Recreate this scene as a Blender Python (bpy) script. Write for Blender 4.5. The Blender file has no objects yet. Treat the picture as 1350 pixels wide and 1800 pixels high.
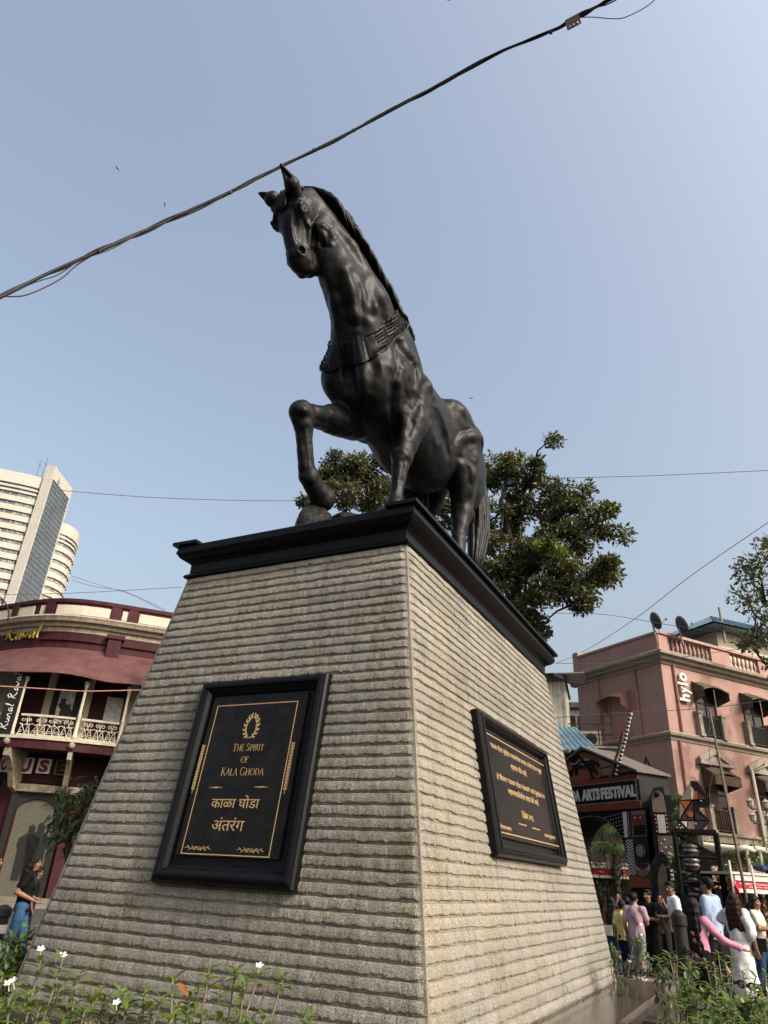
import bpy, math, random
import numpy as np
from mathutils import Vector, Matrix
random.seed(7); np.random.seed(7)
SC=bpy.context.scene; COL=SC.collection
# ------------------------------------------------------------------ camera
FPX=1234.44; PITCH=0.480437929; ROLL=0.0569179667; CAM=np.array([0,0,1.75])
_f=np.array([0,math.cos(PITCH),math.sin(PITCH)]); _r=np.array([1.,0,0]); _u=np.cross(_r,_f)
CR=math.cos(ROLL)*_r+math.sin(ROLL)*_u; CU=-math.sin(ROLL)*_r+math.cos(ROLL)*_u
cam=bpy.data.cameras.new('camera'); camo=bpy.data.objects.new('camera',cam); COL.objects.link(camo)
cam.sensor_fit='HORIZONTAL'; cam.sensor_width=36; cam.lens=FPX/1350*36; cam.clip_start=.05; cam.clip_end=3000
camo.matrix_world=Matrix(((CR[0],CU[0],-_f[0],CAM[0]),(CR[1],CU[1],-_f[1],CAM[1]),(CR[2],CU[2],-_f[2],CAM[2]),(0,0,0,1)))
SC.camera=camo
# ------------------------------------------------------------------ world, sun, exposure
SUNV=Vector((1.0,-.786,1.0)).normalized()
SUN_EL=math.asin(SUNV.z); SUN_AZ=math.atan2(SUNV.x,SUNV.y)
w=bpy.data.worlds.new('World'); SC.world=w; w.use_nodes=True
nt=w.node_tree; nt.nodes.clear()
sky=nt.nodes.new('ShaderNodeTexSky'); sky.sky_type='NISHITA'; sky.sun_disc=False
sky.sun_elevation=SUN_EL; sky.sun_rotation=SUN_AZ; sky.air_density=1.4; sky.dust_density=10; sky.ozone_density=1.0; sky.altitude=10
bg=nt.nodes.new('ShaderNodeBackground'); bg.inputs['Strength'].default_value=.15
ow=nt.nodes.new('ShaderNodeOutputWorld'); hs=nt.nodes.new('ShaderNodeHueSaturation'); hs.inputs['Saturation'].default_value=.82; nt.links.new(sky.outputs[0],hs.inputs['Color']); nt.links.new(hs.outputs[0],bg.inputs[0]); nt.links.new(bg.outputs[0],ow.inputs[0])
sl=bpy.data.lights.new('sun','SUN'); sl.energy=2.05; sl.angle=math.radians(.6); sl.color=(1,.96,.9)
so=bpy.data.objects.new('sun',sl); COL.objects.link(so); so.rotation_euler=SUNV.to_track_quat('Z','Y').to_euler(); so.location=(20,-20,30)
SC.view_settings.view_transform='Standard'; SC.view_settings.look='None'; SC.view_settings.exposure=.93; SC.view_settings.gamma=1
SC.view_settings.use_curve_mapping=False
SC.render.engine='CYCLES'; SC.cycles.max_bounces=6; SC.cycles.diffuse_bounces=3; SC.cycles.glossy_bounces=3; SC.cycles.transparent_max_bounces=6
# ------------------------------------------------------------------ helpers
ez=np.array([0,0,1.])
def V3(*a): return np.array(a,float)
def nrm(v): v=np.asarray(v,float); return v/(np.linalg.norm(v)+1e-12)
def ray(x,y):
    return nrm((x-675)/FPX*CR-(y-900)/FPX*CU+_f)
def atH(x,y,d):
    v=ray(x,y); return CAM+v*d/math.hypot(v[0],v[1])
def atZ(x,y,z):
    v=ray(x,y); return CAM+v*(z-CAM[2])/v[2]
def onpl(x,y,P,n):
    v=ray(x,y); return CAM+v*((np.asarray(P)-CAM)@n)/(v@n)
def tag(o,label=None,cat=None,group=None,kind=None):
    if label: o['label']=label
    if cat: o['category']=cat
    if group: o['group']=group
    if kind: o['kind']=kind
    return o
def thing(name,label,cat,loc,group=None,rz=0):
    o=bpy.data.objects.new(name,None); COL.objects.link(o); o.location=[float(q) for q in loc]; o.rotation_euler=(0,0,rz); o.empty_display_size=.1
    return tag(o,label,cat,group)
def org(p):
    v=np.zeros(3)
    while p is not None: v+=np.array(p.location); p=p.parent
    return v
def copy_tree(o,parent=None):
    c=o.copy(); COL.objects.link(c); c.parent=parent
    for ch in list(o.children): copy_tree(ch,c)
    return c
class MB:
    def __init__(s): s.v=[]; s.f=[]; s.m=[]
    def add(s,vs,fs,mi=0):
        n=len(s.v); s.v.extend([tuple(float(c) for c in p) for p in vs]); s.f.extend([tuple(i+n for i in f) for f in fs]); s.m.extend([mi]*len(fs)); return s
    def box(s,c,sz,ax=None,mi=0):
        c=np.asarray(c,float); A=np.eye(3) if ax is None else np.asarray(ax,float)
        vs=[c+A[0]*sz[0]/2*i+A[1]*sz[1]/2*j+A[2]*sz[2]/2*k for i in(-1,1) for j in(-1,1) for k in(-1,1)]
        return s.add(vs,[(0,1,3,2),(4,6,7,5),(0,4,5,1),(2,3,7,6),(0,2,6,4),(1,5,7,3)],mi)
    def bar(s,a,b,wd,ht,up=(0,0,1),mi=0):
        a=np.asarray(a,float); b=np.asarray(b,float); d=nrm(b-a); x=np.cross(d,up)
        if np.linalg.norm(x)<1e-4: x=np.cross(d,(1,0,0))
        x=nrm(x); y=np.cross(x,d)
        return s.box((a+b)/2,(np.linalg.norm(b-a),wd,ht),[d,x,y],mi)
    def prism(s,pts,vec,mi=0,cap=True):
        pts=[np.asarray(p,float) for p in pts]; n=len(pts); vec=np.asarray(vec,float)
        fs=[(i,(i+1)%n,(i+1)%n+n,i+n) for i in range(n)]
        if cap: fs+=[tuple(range(n-1,-1,-1)),tuple(range(n,2*n))]
        return s.add(pts+[p+vec for p in pts],fs,mi)
    def tube(s,pts,r,n=6,mi=0,cap=True,closed=False,flat=None):
        P=[np.asarray(p,float) for p in pts]; m=len(P)
        if m<2: return s
        rs=r if hasattr(r,'__len__') else [r]*m
        up=None; vs=[]
        for i in range(m):
            a=P[(i-1)%m] if (i>0 or closed) else P[i]; b=P[(i+1)%m] if (i<m-1 or closed) else P[i]
            d=nrm(b-a)
            if up is None:
                up=np.cross(d,(0,0,1)); 
                if np.linalg.norm(up)<.1: up=np.cross(d,(1,0,0))
            up=nrm(up-d*(up@d)); y=np.cross(d,up)
            for k in range(n):
                t=2*math.pi*k/n; vs.append(P[i]+up*math.cos(t)*rs[i]+y*math.sin(t)*rs[i]*(flat or 1))
        fs=[]
        for i in range(m if closed else m-1):
            j=(i+1)%m
            for k in range(n): fs.append((i*n+k,i*n+(k+1)%n,j*n+(k+1)%n,j*n+k))
        if cap and not closed: fs+=[tuple(range(n-1,-1,-1)),tuple(range((m-1)*n,m*n))]
        return s.add(vs,fs,mi)
    def lathe(s,base,prof,n=12,axis=(0,0,1),mi=0):
        base=np.asarray(base,float); az=nrm(axis); ax=np.cross(az,(0,1,0)) 
        if np.linalg.norm(ax)<.1: ax=np.cross(az,(1,0,0))
        ax=nrm(ax); ay=np.cross(az,ax); vs=[]
        for r,h in prof:
            for k in range(n):
                t=2*math.pi*k/n; vs.append(base+az*h+(ax*math.cos(t)+ay*math.sin(t))*r)
        fs=[(i*n+k,i*n+(k+1)%n,(i+1)*n+(k+1)%n,(i+1)*n+k) for i in range(len(prof)-1) for k in range(n)]
        fs+=[tuple(range(n-1,-1,-1)),tuple(range((len(prof)-1)*n,len(prof)*n))]
        return s.add(vs,fs,mi)
    def fbox(s,F,u0,u1,z0,z1,o0,o1,mi=0):
        vs=[F.p(u,z,o) for u in(u0,u1) for z in(z0,z1) for o in(o0,o1)]
        return s.add(vs,[(0,1,3,2),(4,6,7,5),(0,4,5,1),(2,3,7,6),(0,2,6,4),(1,5,7,3)],mi)
    def fpoly(s,F,pts,o0,o1,mi=0):
        n=len(pts); vs=[F.p(u,z,o0) for u,z in pts]+[F.p(u,z,o1) for u,z in pts]
        fs=[(i,(i+1)%n,(i+1)%n+n,i+n) for i in range(n)]+[tuple(range(n-1,-1,-1)),tuple(range(n,2*n))]
        return s.add(vs,fs,mi)
    def ball(s,c,r,n=8,m=5,mi=0):
        if not hasattr(r,'__len__'): r=(r,r,r)
        vs=[];fs=[]
        for i in range(m+1):
            ph=math.pi*i/m
            for k in range(n):
                t=2*math.pi*k/n; vs.append((c[0]+r[0]*math.sin(ph)*math.cos(t),c[1]+r[1]*math.sin(ph)*math.sin(t),c[2]+r[2]*math.cos(ph)))
        for i in range(m):
            for k in range(n): fs.append((i*n+k,(i+1)*n+k,(i+1)*n+(k+1)%n,i*n+(k+1)%n))
        return s.add(vs,fs,mi)
    def build(s,name,mats,parent=None,label=None,cat=None,group=None,kind=None,smooth=False,fix=True):
        if not hasattr(mats,'__len__'): mats=[mats]
        o0=org(parent); me=bpy.data.meshes.new(name)
        v=np.array(s.v,float).reshape(-1,3)-o0
        if parent is None and len(v):
            c=np.array([(v[:,0].min()+v[:,0].max())/2,(v[:,1].min()+v[:,1].max())/2,v[:,2].min()]); v=v-c
        else: c=np.zeros(3)
        me.from_pydata([tuple(p) for p in v],[],s.f)
        for m in mats: me.materials.append(m)
        if len(mats)>1: me.polygons.foreach_set('material_index',s.m)
        if smooth: me.polygons.foreach_set('use_smooth',[True]*len(me.polygons))
        me.update()
        if fix:
            import bmesh
            bm=bmesh.new(); bm.from_mesh(me); bmesh.ops.recalc_face_normals(bm,faces=bm.faces); bm.to_mesh(me); bm.free()
        o=bpy.data.objects.new(name,me); COL.objects.link(o); o.parent=parent; o.location=[float(q) for q in c]
        return tag(o,label,cat,group,kind)
def rawmesh(name,V,F,mat,parent,smooth=True,**kw):
    me=bpy.data.meshes.new(name); o0=org(parent); V=np.asarray(V,float)-o0
    F=np.asarray(F); nf,k=F.shape
    me.vertices.add(len(V)); me.vertices.foreach_set('co',V.astype(np.float32).ravel())
    me.loops.add(nf*k); me.loops.foreach_set('vertex_index',F.astype(np.int32).ravel())
    me.polygons.add(nf); me.polygons.foreach_set('loop_start',(np.arange(nf)*k).astype(np.int32)); me.polygons.foreach_set('loop_total',np.full(nf,k,np.int32))
    me.polygons.foreach_set('use_smooth',[smooth]*nf)
    me.update(calc_edges=True); me.validate(); me.materials.append(mat)
    o=bpy.data.objects.new(name,me); COL.objects.link(o); o.parent=parent
    return tag(o,**kw)
class Fr:
    """a vertical face: origin P0, run u (horizontal), z up, o outwards"""
    def __init__(s,P0,u,out=None,up=(0,0,1)):
        s.P=np.asarray(P0,float); s.u=nrm(u); s.z=np.asarray(up,float); s.n=nrm(np.cross(s.u,s.z)) if out is None else nrm(out)
    def p(s,u,z,o=0): return s.P+s.u*u+s.z*z+s.n*o
    def px(s,x,y,o=0):
        q=onpl(x,y,s.P+s.n*o,s.n)-s.P; return q@s.u,q@s.z
_tc={}
def text2d(body,bold=0.0):
    k=(body,bold)
    if k not in _tc:
        cu=bpy.data.curves.new('t','FONT'); cu.body=body; cu.size=1; cu.offset=bold; cu.resolution_u=3; cu.align_x='LEFT'
        o=bpy.data.objects.new('t',cu); COL.objects.link(o); dg=bpy.context.evaluated_depsgraph_get(); dg.update()
        me=bpy.data.meshes.new_from_object(o.evaluated_get(dg))
        vs=[tuple(v.co) for v in me.vertices]; fs=[tuple(p.vertices) for p in me.polygons]
        bpy.data.meshes.remove(me); bpy.data.objects.remove(o); bpy.data.curves.remove(cu)
        _tc[k]=(vs,fs)
    return _tc[k]
def add_text(mb,body,F,u,z,h,o,wd=None,bold=0.0,th=.004,align='c',rot=0,mi=0):
    """text on a face; h = cap height, wd = full width, (u,z) = centre or left"""
    vs,fs=text2d(body,bold)
    if not vs: return
    a=np.array(vs); x0,x1=a[:,0].min(),a[:,0].max(); y0,y1=a[:,1].min(),a[:,1].max()
    sy=h/(y1-y0); sx=sy if wd is None else wd/(x1-x0)
    X=(a[:,0]-x0)*sx; Y=(a[:,1]-y0)*sy
    if align=='c': X-= (x1-x0)*sx/2; Y-=h/2
    c,s_=math.cos(rot),math.sin(rot)
    P=[F.p(u+x*c-y*s_,z+x*s_+y*c,o+th) for x,y in zip(X,Y)]; Q=[F.p(u+x*c-y*s_,z+x*s_+y*c,o) for x,y in zip(X,Y)]
    n=len(P); ec={}
    for f in fs:
        for i in range(len(f)):
            e=(f[i],f[(i+1)%len(f)]); ec[e]=1
    side=[(a_,b_,b_+n,a_+n) for (a_,b_) in ec if (b_,a_) not in ec]
    mb.add(P+Q,list(fs)+side,mi)
# ------------------------------------------------------------------ materials
def mat(name,col,rough=.6,var=.12,scale=6,bump=0,bscale=40,metal=0,spec=.22,col2=None,streak=0,detail=6,emit=0,coat=0):
    m=bpy.data.materials.new(name); m.use_nodes=True; t=m.node_tree; N=t.nodes; L=t.links
    b=N['Principled BSDF']; b.inputs['Roughness'].default_value=rough; b.inputs['Metallic'].default_value=metal
    b.inputs['Specular IOR Level'].default_value=spec
    if coat: b.inputs['Coat Weight'].default_value=coat; b.inputs['Coat Roughness'].default_value=.15
    tc=N.new('ShaderNodeTexCoord')
    no=N.new('ShaderNodeTexNoise'); no.inputs['Scale'].default_value=scale; no.inputs['Detail'].default_value=detail; no.inputs['Roughness'].default_value=.65
    L.new(tc.outputs['Object'],no.inputs['Vector'])
    rp=N.new('ShaderNodeValToRGB'); c=np.array(col[:3]); c2=np.array(col2) if col2 is not None else c
    rp.color_ramp.elements[0].position=.32; rp.color_ramp.elements[1].position=.68
    rp.color_ramp.elements[0].color=(*np.clip(c*(1-var),0,1),1); rp.color_ramp.elements[1].color=(*np.clip(c2*(1+var),0,1),1)
    L.new(no.outputs['Fac'],rp.inputs[0]); out=rp.outputs[0]
    if streak:
        mp=N.new('ShaderNodeMapping'); mp.inputs['Scale'].default_value=(5,5,.35); L.new(tc.outputs['Object'],mp.inputs[0])
        n2=N.new('ShaderNodeTexNoise'); n2.inputs['Scale'].default_value=1.4; n2.inputs['Detail'].default_value=5; L.new(mp.outputs[0],n2.inputs['Vector'])
        r2=N.new('ShaderNodeValToRGB'); r2.color_ramp.elements[0].position=.35; r2.color_ramp.elements[1].position=.62
        r2.color_ramp.elements[0].color=(1-streak,1-streak,1-streak*1.05,1); r2.color_ramp.elements[1].color=(1,1,1,1)
        L.new(n2.outputs['Fac'],r2.inputs[0]); mx=N.new('ShaderNodeMix'); mx.data_type='RGBA'; mx.blend_type='MULTIPLY'; mx.inputs['Factor'].default_value=1
        L.new(out,mx.inputs['A']); L.new(r2.outputs[0],mx.inputs['B']); out=mx.outputs['Result']
    L.new(out,b.inputs['Base Color'])
    if bump:
        n3=N.new('ShaderNodeTexNoise'); n3.inputs['Scale'].default_value=bscale; n3.inputs['Detail'].default_value=5; L.new(tc.outputs['Object'],n3.inputs['Vector'])
        bp=N.new('ShaderNodeBump'); bp.inputs['Strength'].default_value=bump; bp.inputs['Distance'].default_value=.02; L.new(n3.outputs['Fac'],bp.inputs['Height']); L.new(bp.outputs[0],b.inputs['Normal'])
    if emit: b.inputs['Emission Color'].default_value=(*col[:3],1); b.inputs['Emission Strength'].default_value=emit
    return m
def two_sided_leaf(name,col,trans=.35,var=.35,scale=3):
    m=mat(name,col,.45,var,scale,spec=.5); t=m.node_tree; N=t.nodes; L=t.links; b=N['Principled BSDF']; o=N['Material Output']
    tr=N.new('ShaderNodeBsdfTranslucent'); tr.inputs[0].default_value=(min(1,col[0]*2.4),min(1,col[1]*2.2),col[2]*1.2,1)
    mx=N.new('ShaderNodeMixShader'); mx.inputs[0].default_value=trans; L.new(b.outputs[0],mx.inputs[1]); L.new(tr.outputs[0],mx.inputs[2]); L.new(mx.outputs[0],o.inputs[0])
    return m
def glass(name,col,rough=.08):
    return mat(name,col,rough,.2,1.5,spec=.9)
M={}
M['black_granite']=mat('polished_black_granite',(.004,.0042,.005),  .3,.4,60,spec=.13,bump=.03,bscale=30)
M['plaque']=mat('plaque_granite',(.007,.006,.006),.22,.5,9,spec=.16)
M['gold']=mat('gilt_inlay',(.33,.22,.11),.5,.2,60)
M['bronze']=mat('dark_bronze',(.004,.0045,.0055),.45,.5,5,spec=.13,bump=.4,bscale=13,col2=(.008,.008,.0085))
M['rockbronze']=mat('bronze_rock',(.008,.0078,.0078),.6,.5,8,bump=.5,bscale=14,spec=.12)
M['plinth']=mat('plinth_granite',(.04,.032,.026),.13,.35,30,spec=.5,col2=(.06,.05,.042))
M['plinth_side']=mat('plinth_side_granite',(.035,.028,.023),.3,.4,24,spec=.4,streak=.3)

# ------------------------------------------------------------------ pedestal geometry
PSI=0.484371897; e1=np.array([-math.cos(PSI),math.sin(PSI),0]); e2=np.array([math.sin(PSI),math.cos(PSI),0])
T1=.14184673; T2=.14562369; PTOP=np.array([.2021,5.3918,4.2672]); PW=2.3648; PD=4.536; PH=3.4338
ZB=PTOP[2]-PH
def stone_mat():
    m=bpy.data.materials.new('split_granite'); m.use_nodes=True; t=m.node_tree; N=t.nodes; L=t.links; b=N['Principled BSDF']
    b.inputs['Roughness'].default_value=.75; b.inputs['Specular IOR Level'].default_value=.35
    tc=N.new('ShaderNodeTexCoord'); oi=N.new('ShaderNodeObjectInfo')
    def noise(sc,det,vec=None,rough=.6):
        n=N.new('ShaderNodeTexNoise'); n.inputs['Scale'].default_value=sc; n.inputs['Detail'].default_value=det; n.inputs['Roughness'].default_value=rough
        L.new(vec or tc.outputs['Object'],n.inputs['Vector']); return n.outputs['Fac']
    def ramp(fac,els):
        r=N.new('ShaderNodeValToRGB')
        while len(r.color_ramp.elements)<len(els): r.color_ramp.elements.new(.5)
        for e,(p,c) in zip(r.color_ramp.elements,els): e.position=p; e.color=(*c,1)
        L.new(fac,r.inputs[0]); return r.outputs[0]
    def mul(a,c,f=1.,mode='MULTIPLY'):
        x=N.new('ShaderNodeMix'); x.data_type='RGBA'; x.blend_type=mode
        if hasattr(f,'links'): L.new(f,x.inputs['Factor'])
        else: x.inputs['Factor'].default_value=f
        L.new(a,x.inputs['A']); L.new(c,x.inputs['B']); return x.outputs['Result']
    sp=ramp(noise(105,3,rough=.85),[(.30,(.03,.03,.029)),(.45,(.15,.147,.138)),(.56,(.205,.2,.188)),(.70,(.44,.43,.405))])
    lo=ramp(noise(1.1,4),[(.3,(.78,.76,.72)),(.6,(1.05,1.02,.95))])
    c=mul(sp,lo)
    mp=N.new('ShaderNodeMapping'); mp.inputs['Scale'].default_value=(14,14,1.3); L.new(tc.outputs['Object'],mp.inputs[0])
    st=ramp(noise(1.0,6,mp.outputs[0],.7),[(.36,(.66,.6,.5)),(.52,(1,1,1))])
    c=mul(c,st,.75)
    mp2=N.new('ShaderNodeMapping'); mp2.inputs['Scale'].default_value=(1.6,1.6,.5); L.new(tc.outputs['Object'],mp2.inputs[0])
    ye=ramp(noise(.8,5,mp2.outputs[0]),[(.5,(1,1,1)),(.68,(1.0,.94,.8))])
    c=mul(c,ye,.8)
    rn=ramp(oi.outputs['Random'],[(0,(.88,.87,.86)),(1,(1.1,1.09,1.06))])
    c=mul(c,rn)
    L.new(c,b.inputs['Base Color'])
    bp=N.new('ShaderNodeBump'); bp.inputs['Strength'].default_value=.8; bp.inputs['Distance'].default_value=.009; L.new(noise(110,4),bp.inputs['Height']); L.new(bp.outputs[0],b.inputs['Normal'])
    return m
M['stone']=stone_mat()
M['sawn']=mat('sawn_granite',(.14,.125,.10),.7,.2,40,bump=.2,bscale=120)
pedestal=thing('stone_pedestal','tapered ribbed granite pedestal with black capstone under the horse','pedestal',(PTOP+e1*PW/2+e2*PD/2)*V3(1,1,0)+V3(0,0,ZB))
def facept(face,u,dn,o):
    if face=='front': e,bt,n,t=e1,-e2,-e2,T1
    elif face=='right': e,bt,n,t=e2,-e1,-e1,T2
    elif face=='left': e,bt,n,t=e2,e1,e1,T2
    else: e,bt,n,t=e1,e2,e2,T1
    O=PTOP if face in('front','right') else (PTOP+e1*PW if face=='left' else PTOP+e2*PD)
    nn=nrm(n+ez*t)
    return O+e*u-ez*dn+bt*t*dn+nn*o
rng=np.random.RandomState(3)
def snoise(n,step,amp,seed):
    r=np.random.RandomState(seed); k=max(2,int(n/step)+3); a=r.rand(k)*2-1; x=np.linspace(0,k-1.001,n); i=x.astype(int); f_=x-i; return amp*(a[i]*(1-f_)+a[np.minimum(i+1,k-1)]*f_)
def course_mesh(face,k,ua,ub,enda,endb,du,seed):
    """one split-faced block; enda / endb: True when the end is the corner of the pedestal"""
    ch=.08; dn0=k*ch; dn1=min((k+1)*ch,PH)
    if dn1-dn0<.02: return None
    tt=T2 if face in('front','back') else T1
    n=max(4,int((ub-ua)/du)); r=np.random.RandomState(seed)
    top=.13+snoise(n+1,3,.03,seed)+snoise(n+1,1,.06,seed+1)
    bot=.80+snoise(n+1,7,.05,seed+2)+snoise(n+1,1.2,.075,seed+3)
    dep=.014+snoise(n+1,5,.003,seed+4)+snoise(n+1,1.6,.0015,seed+5)
    rows=[]
    for i in range(n+1):
        t=i/n
        tp=1.0; d=min((ub-ua)*t+(0 if enda else 9),(ub-ua)*(1-t)+(0 if endb else 9))
        tp=min(1,max(0,(d-.012)/.035)) if d<5 else 1
        dp=dep[i]*tp
        rows.append([(0,0),(.03,.001),(top[i],dp*.72),((top[i]+bot[i])/2-.08,dp*1.0),(bot[i]-.1,dp*1.02),(bot[i],dp*.88),(bot[i]+.035,dp*.3),(.985,.0005*tp)])
    vs=[];fs=[];m=8
    for i in range(n+1):
        t=i/n
        for j,(v,o) in enumerate(rows[i]):
            dn=dn0+(dn1-dn0)*v
            a=-tt*dn if enda else ua; b_=((PW if face in('front','back') else PD)+tt*dn) if endb else ub
            jit=0 if (i in(0,n) or j in(0,1,7)) else (r.rand()-.5)*.0022
            vs.append(facept(face,a+(b_-a)*t,dn,o+jit))
    for i in range(n):
        for j in range(m-1): fs.append((i*m+j,(i+1)*m+j,(i+1)*m+j+1,i*m+j+1))
    # thin ends and back edge so that the block has thickness
    nb=len(vs)
    for i in (0,n):
        t=i/n
        for v in (0,.985):
            dn=dn0+(dn1-dn0)*v; a=-tt*dn if enda else ua; b_=((PW if face in('front','back') else PD)+tt*dn) if endb else ub
            vs.append(facept(face,a+(b_-a)*t,dn,-.028))
    fs.append(tuple(range(m))+(nb+1,nb)); fs.append(tuple(range(n*m+m-1,n*m-1,-1))+(nb+2,nb+3))
    fs.append((0,nb,nb+2,n*m)); fs.append((m-1,n*m+m-1,nb+3,nb+1))
    return vs,fs
sid=0; nblocks=0
for face,du,lmin,lmax in (('front',.016,.7,1.5),('right',.028,1.0,1.9)):
    for k in range(43):
        L_=(PW+2*T2*(k+.5)*.08) if face=='front' else (PD+2*T1*(k+.5)*.08)
        tt=T2 if face=='front' else T1
        a=-tt*(k+.5)*.08; end=a+L_; cuts=[a]
        while True:
            nx=cuts[-1]+random.uniform(lmin,lmax)
            if end-nx<.45: break
            cuts.append(nx)
        cuts.append(end)
        for i in range(len(cuts)-1):
            sid+=11; r=course_mesh(face,k,cuts[i]+(.001 if i else 0),cuts[i+1]-.001,i==0,i==len(cuts)-2,du,sid)
            if r is None: continue
            mb=MB(); mb.add(*r); o=mb.build('stone_block',M['stone'],pedestal); nblocks+=1
for face in ('left','back'):
    mb=MB()
    for k in range(43):
        sid+=11
        L_=PD if face=='left' else PW
        r=course_mesh(face,k,0,L_,True,True,.06,sid)
        if r: mb.add(*r)
    mb.build('stone_courses',M['stone'],pedestal,kind='stuff')
# core behind the blocks and the sawn corner strip
mb=MB(); a=.012
def ringpts(dn,ins): return [facept('front',-T2*dn+ins,dn,0)+e2*ins,facept('front',PW+T2*dn-ins,dn,0)+e2*ins,facept('back',PW+T2*dn-ins,dn,0)-e2*ins,facept('back',-T2*dn+ins,dn,0)-e2*ins]
mb.add(ringpts(0,.012)+ringpts(PH,.012),[(0,1,5,4),(1,2,6,5),(2,3,7,6),(3,0,4,7),(0,3,2,1),(4,5,6,7)])
mb.build('core',M['sawn'],pedestal)
mb=MB()
for i in range(1):
    q=[facept('front',0,0,.003)-e1*.001,facept('right',.028,0,.003)]
    vs=[]
    for dn in (0,PH):
        A=facept('right',-T1*dn+.0,dn,.0025); B=facept('right',-T1*dn+.03,dn,.0025); C_=facept('right',-T1*dn+.03,dn,-.01); D_=facept('right',-T1*dn+.0,dn,-.01)
        vs+=[A,B,C_,D_]
    mb.add(vs,[(0,1,5,4),(1,2,6,5),(3,0,4,7),(0,3,2,1),(4,5,6,7)])
mb.build('corner_strip',M['sawn'],pedestal)
# ---- capstone : moulded sweep with mitred corners
def rect(o,h):
    z=PTOP+ez*h
    return [z-e1*o-e2*o,z+e1*(PW+o)-e2*o,z+e1*(PW+o)+e2*(PD+o),z-e1*o+e2*(PD+o)]
def sweep(prof):
    vs=[];fs=[]
    for o,h in prof: vs+=rect(o,h)
    for i in range(len(prof)-1):
        for k in range(4): fs.append((i*4+k,i*4+(k+1)%4,(i+1)*4+(k+1)%4,(i+1)*4+k))
    return vs,fs
mb=MB(); mb.add(*sweep([(-.05,0),(.028,0),(.036,.012),(.036,.022),(.028,.034),(.004,.05),(-.004,.06),(-.004,.145),(.004,.15),(.012,.16),(.03,.172),(.06,.186),(.085,.204),(.1,.228),(.103,.236),(.112,.238),(.112,.268),(.106,.272),(.106,.31),(.1,.316),(-.3,.318)]))
mb.add(rect(-.3,.318),[(0,1,2,3)])
mb.build('cap_moulding',M['black_granite'],pedestal)
ZC=PTOP[2]+.318
for sgn in (1,-1):
    mb=MB()
    if sgn==1: c0=PTOP-e1*.147; din=e1
    else: c0=PTOP+e1*(PW+.155); din=-e1
    A=c0-e2*.142+ez*.319; B=c0+e2*(PD+.16)+ez*.319
    pr=[(0,.004),(.004,0),(.3,0),(.3,.03),(.004,.035),(0,.031)]
    mb.prism([A+din*x+ez*y for x,y in pr],B-A)
    mb.build('cap_slab',M['black_granite'],pedestal)
mb=MB(); z0=PTOP+e2*(PD+.01)
mb.prism([z0-e1*.1+ez*.06,z0-e1*.1+ez*.03+e2*.0,z0-e1*.2+ez*.03+e2*.22,z0-e1*.16+ez*.075+e2*.22],e1*(PW+.3))
mb.build('drip_ledge',M['black_granite'],pedestal)
# ---- plinth
BC=PTOP-ez*PH-e2*T1*PH-e1*T2*PH; BW=PW+2*T2*PH; BD=PD+2*T1*PH
def brect(o,z,of=None,ob=None):
    of=o if of is None else of; ob=o if ob is None else ob
    q=BC.copy(); q[2]=z
    return [q-e1*o-e2*of,q+e1*(BW+o)-e2*of,q+e1*(BW+o)+e2*(BD+ob),q-e1*o+e2*(BD+ob)]
plinth=thing('granite_plinth','polished brown granite plinth slab carrying the stone pedestal','plinth',(PTOP+e1*PW/2+e2*PD/2)*V3(1,1,0))
def ring(name,prof,m,top=True):
    mb=MB(); vs=[];fs=[]
    for o,z in prof: vs+=brect(o,z,o*.55,o*.8)
    n=len(prof)
    for i in range(n-1):
        for k in range(4): fs.append((i*4+k,i*4+(k+1)%4,(i+1)*4+(k+1)%4,(i+1)*4+k))
    if top: fs.append(tuple((n-1)*4+k for k in range(4)))
    mb.add(vs,fs); return mb.build(name,m,plinth)
ring('top_slab',[(.52,ZB-.06),(.535,ZB-.055),(.535,ZB-.006),(.53,ZB-.001)],M['plinth'])
ring('side_course',[(.5,ZB-.5),(.5,ZB-.058)],M['plinth_side'])
# moulded step blocks along the right side
def stepblock(a0,a1,dz):
    mb=MB(); q0=BC-e1*.503+e2*a0; q0[2]=0
    pr=[(0,.0),(.62,.0),(.62,.16),(.5,.18),(.5,.26),(.36,.27),(.35,.36),(.3,.41),(.27,.42),(.27,.47),(.17,.49),(.17,.53),(0,.53)]
    mb.prism([q0-e1*x+ez*(z+dz) for x,z in pr],e2*(a1-a0)); return mb.build('step_block',M['plinth_side'],plinth)
for a0,a1 in ((3.95,5.1),(5.103,6.2),(6.203,7.2)): stepblock(a0,a1,.16)
for a0,a1 in ((-1.2,.6),(.603,2.3),(2.303,3.94)): stepblock(a0,a1,-.06)
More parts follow.
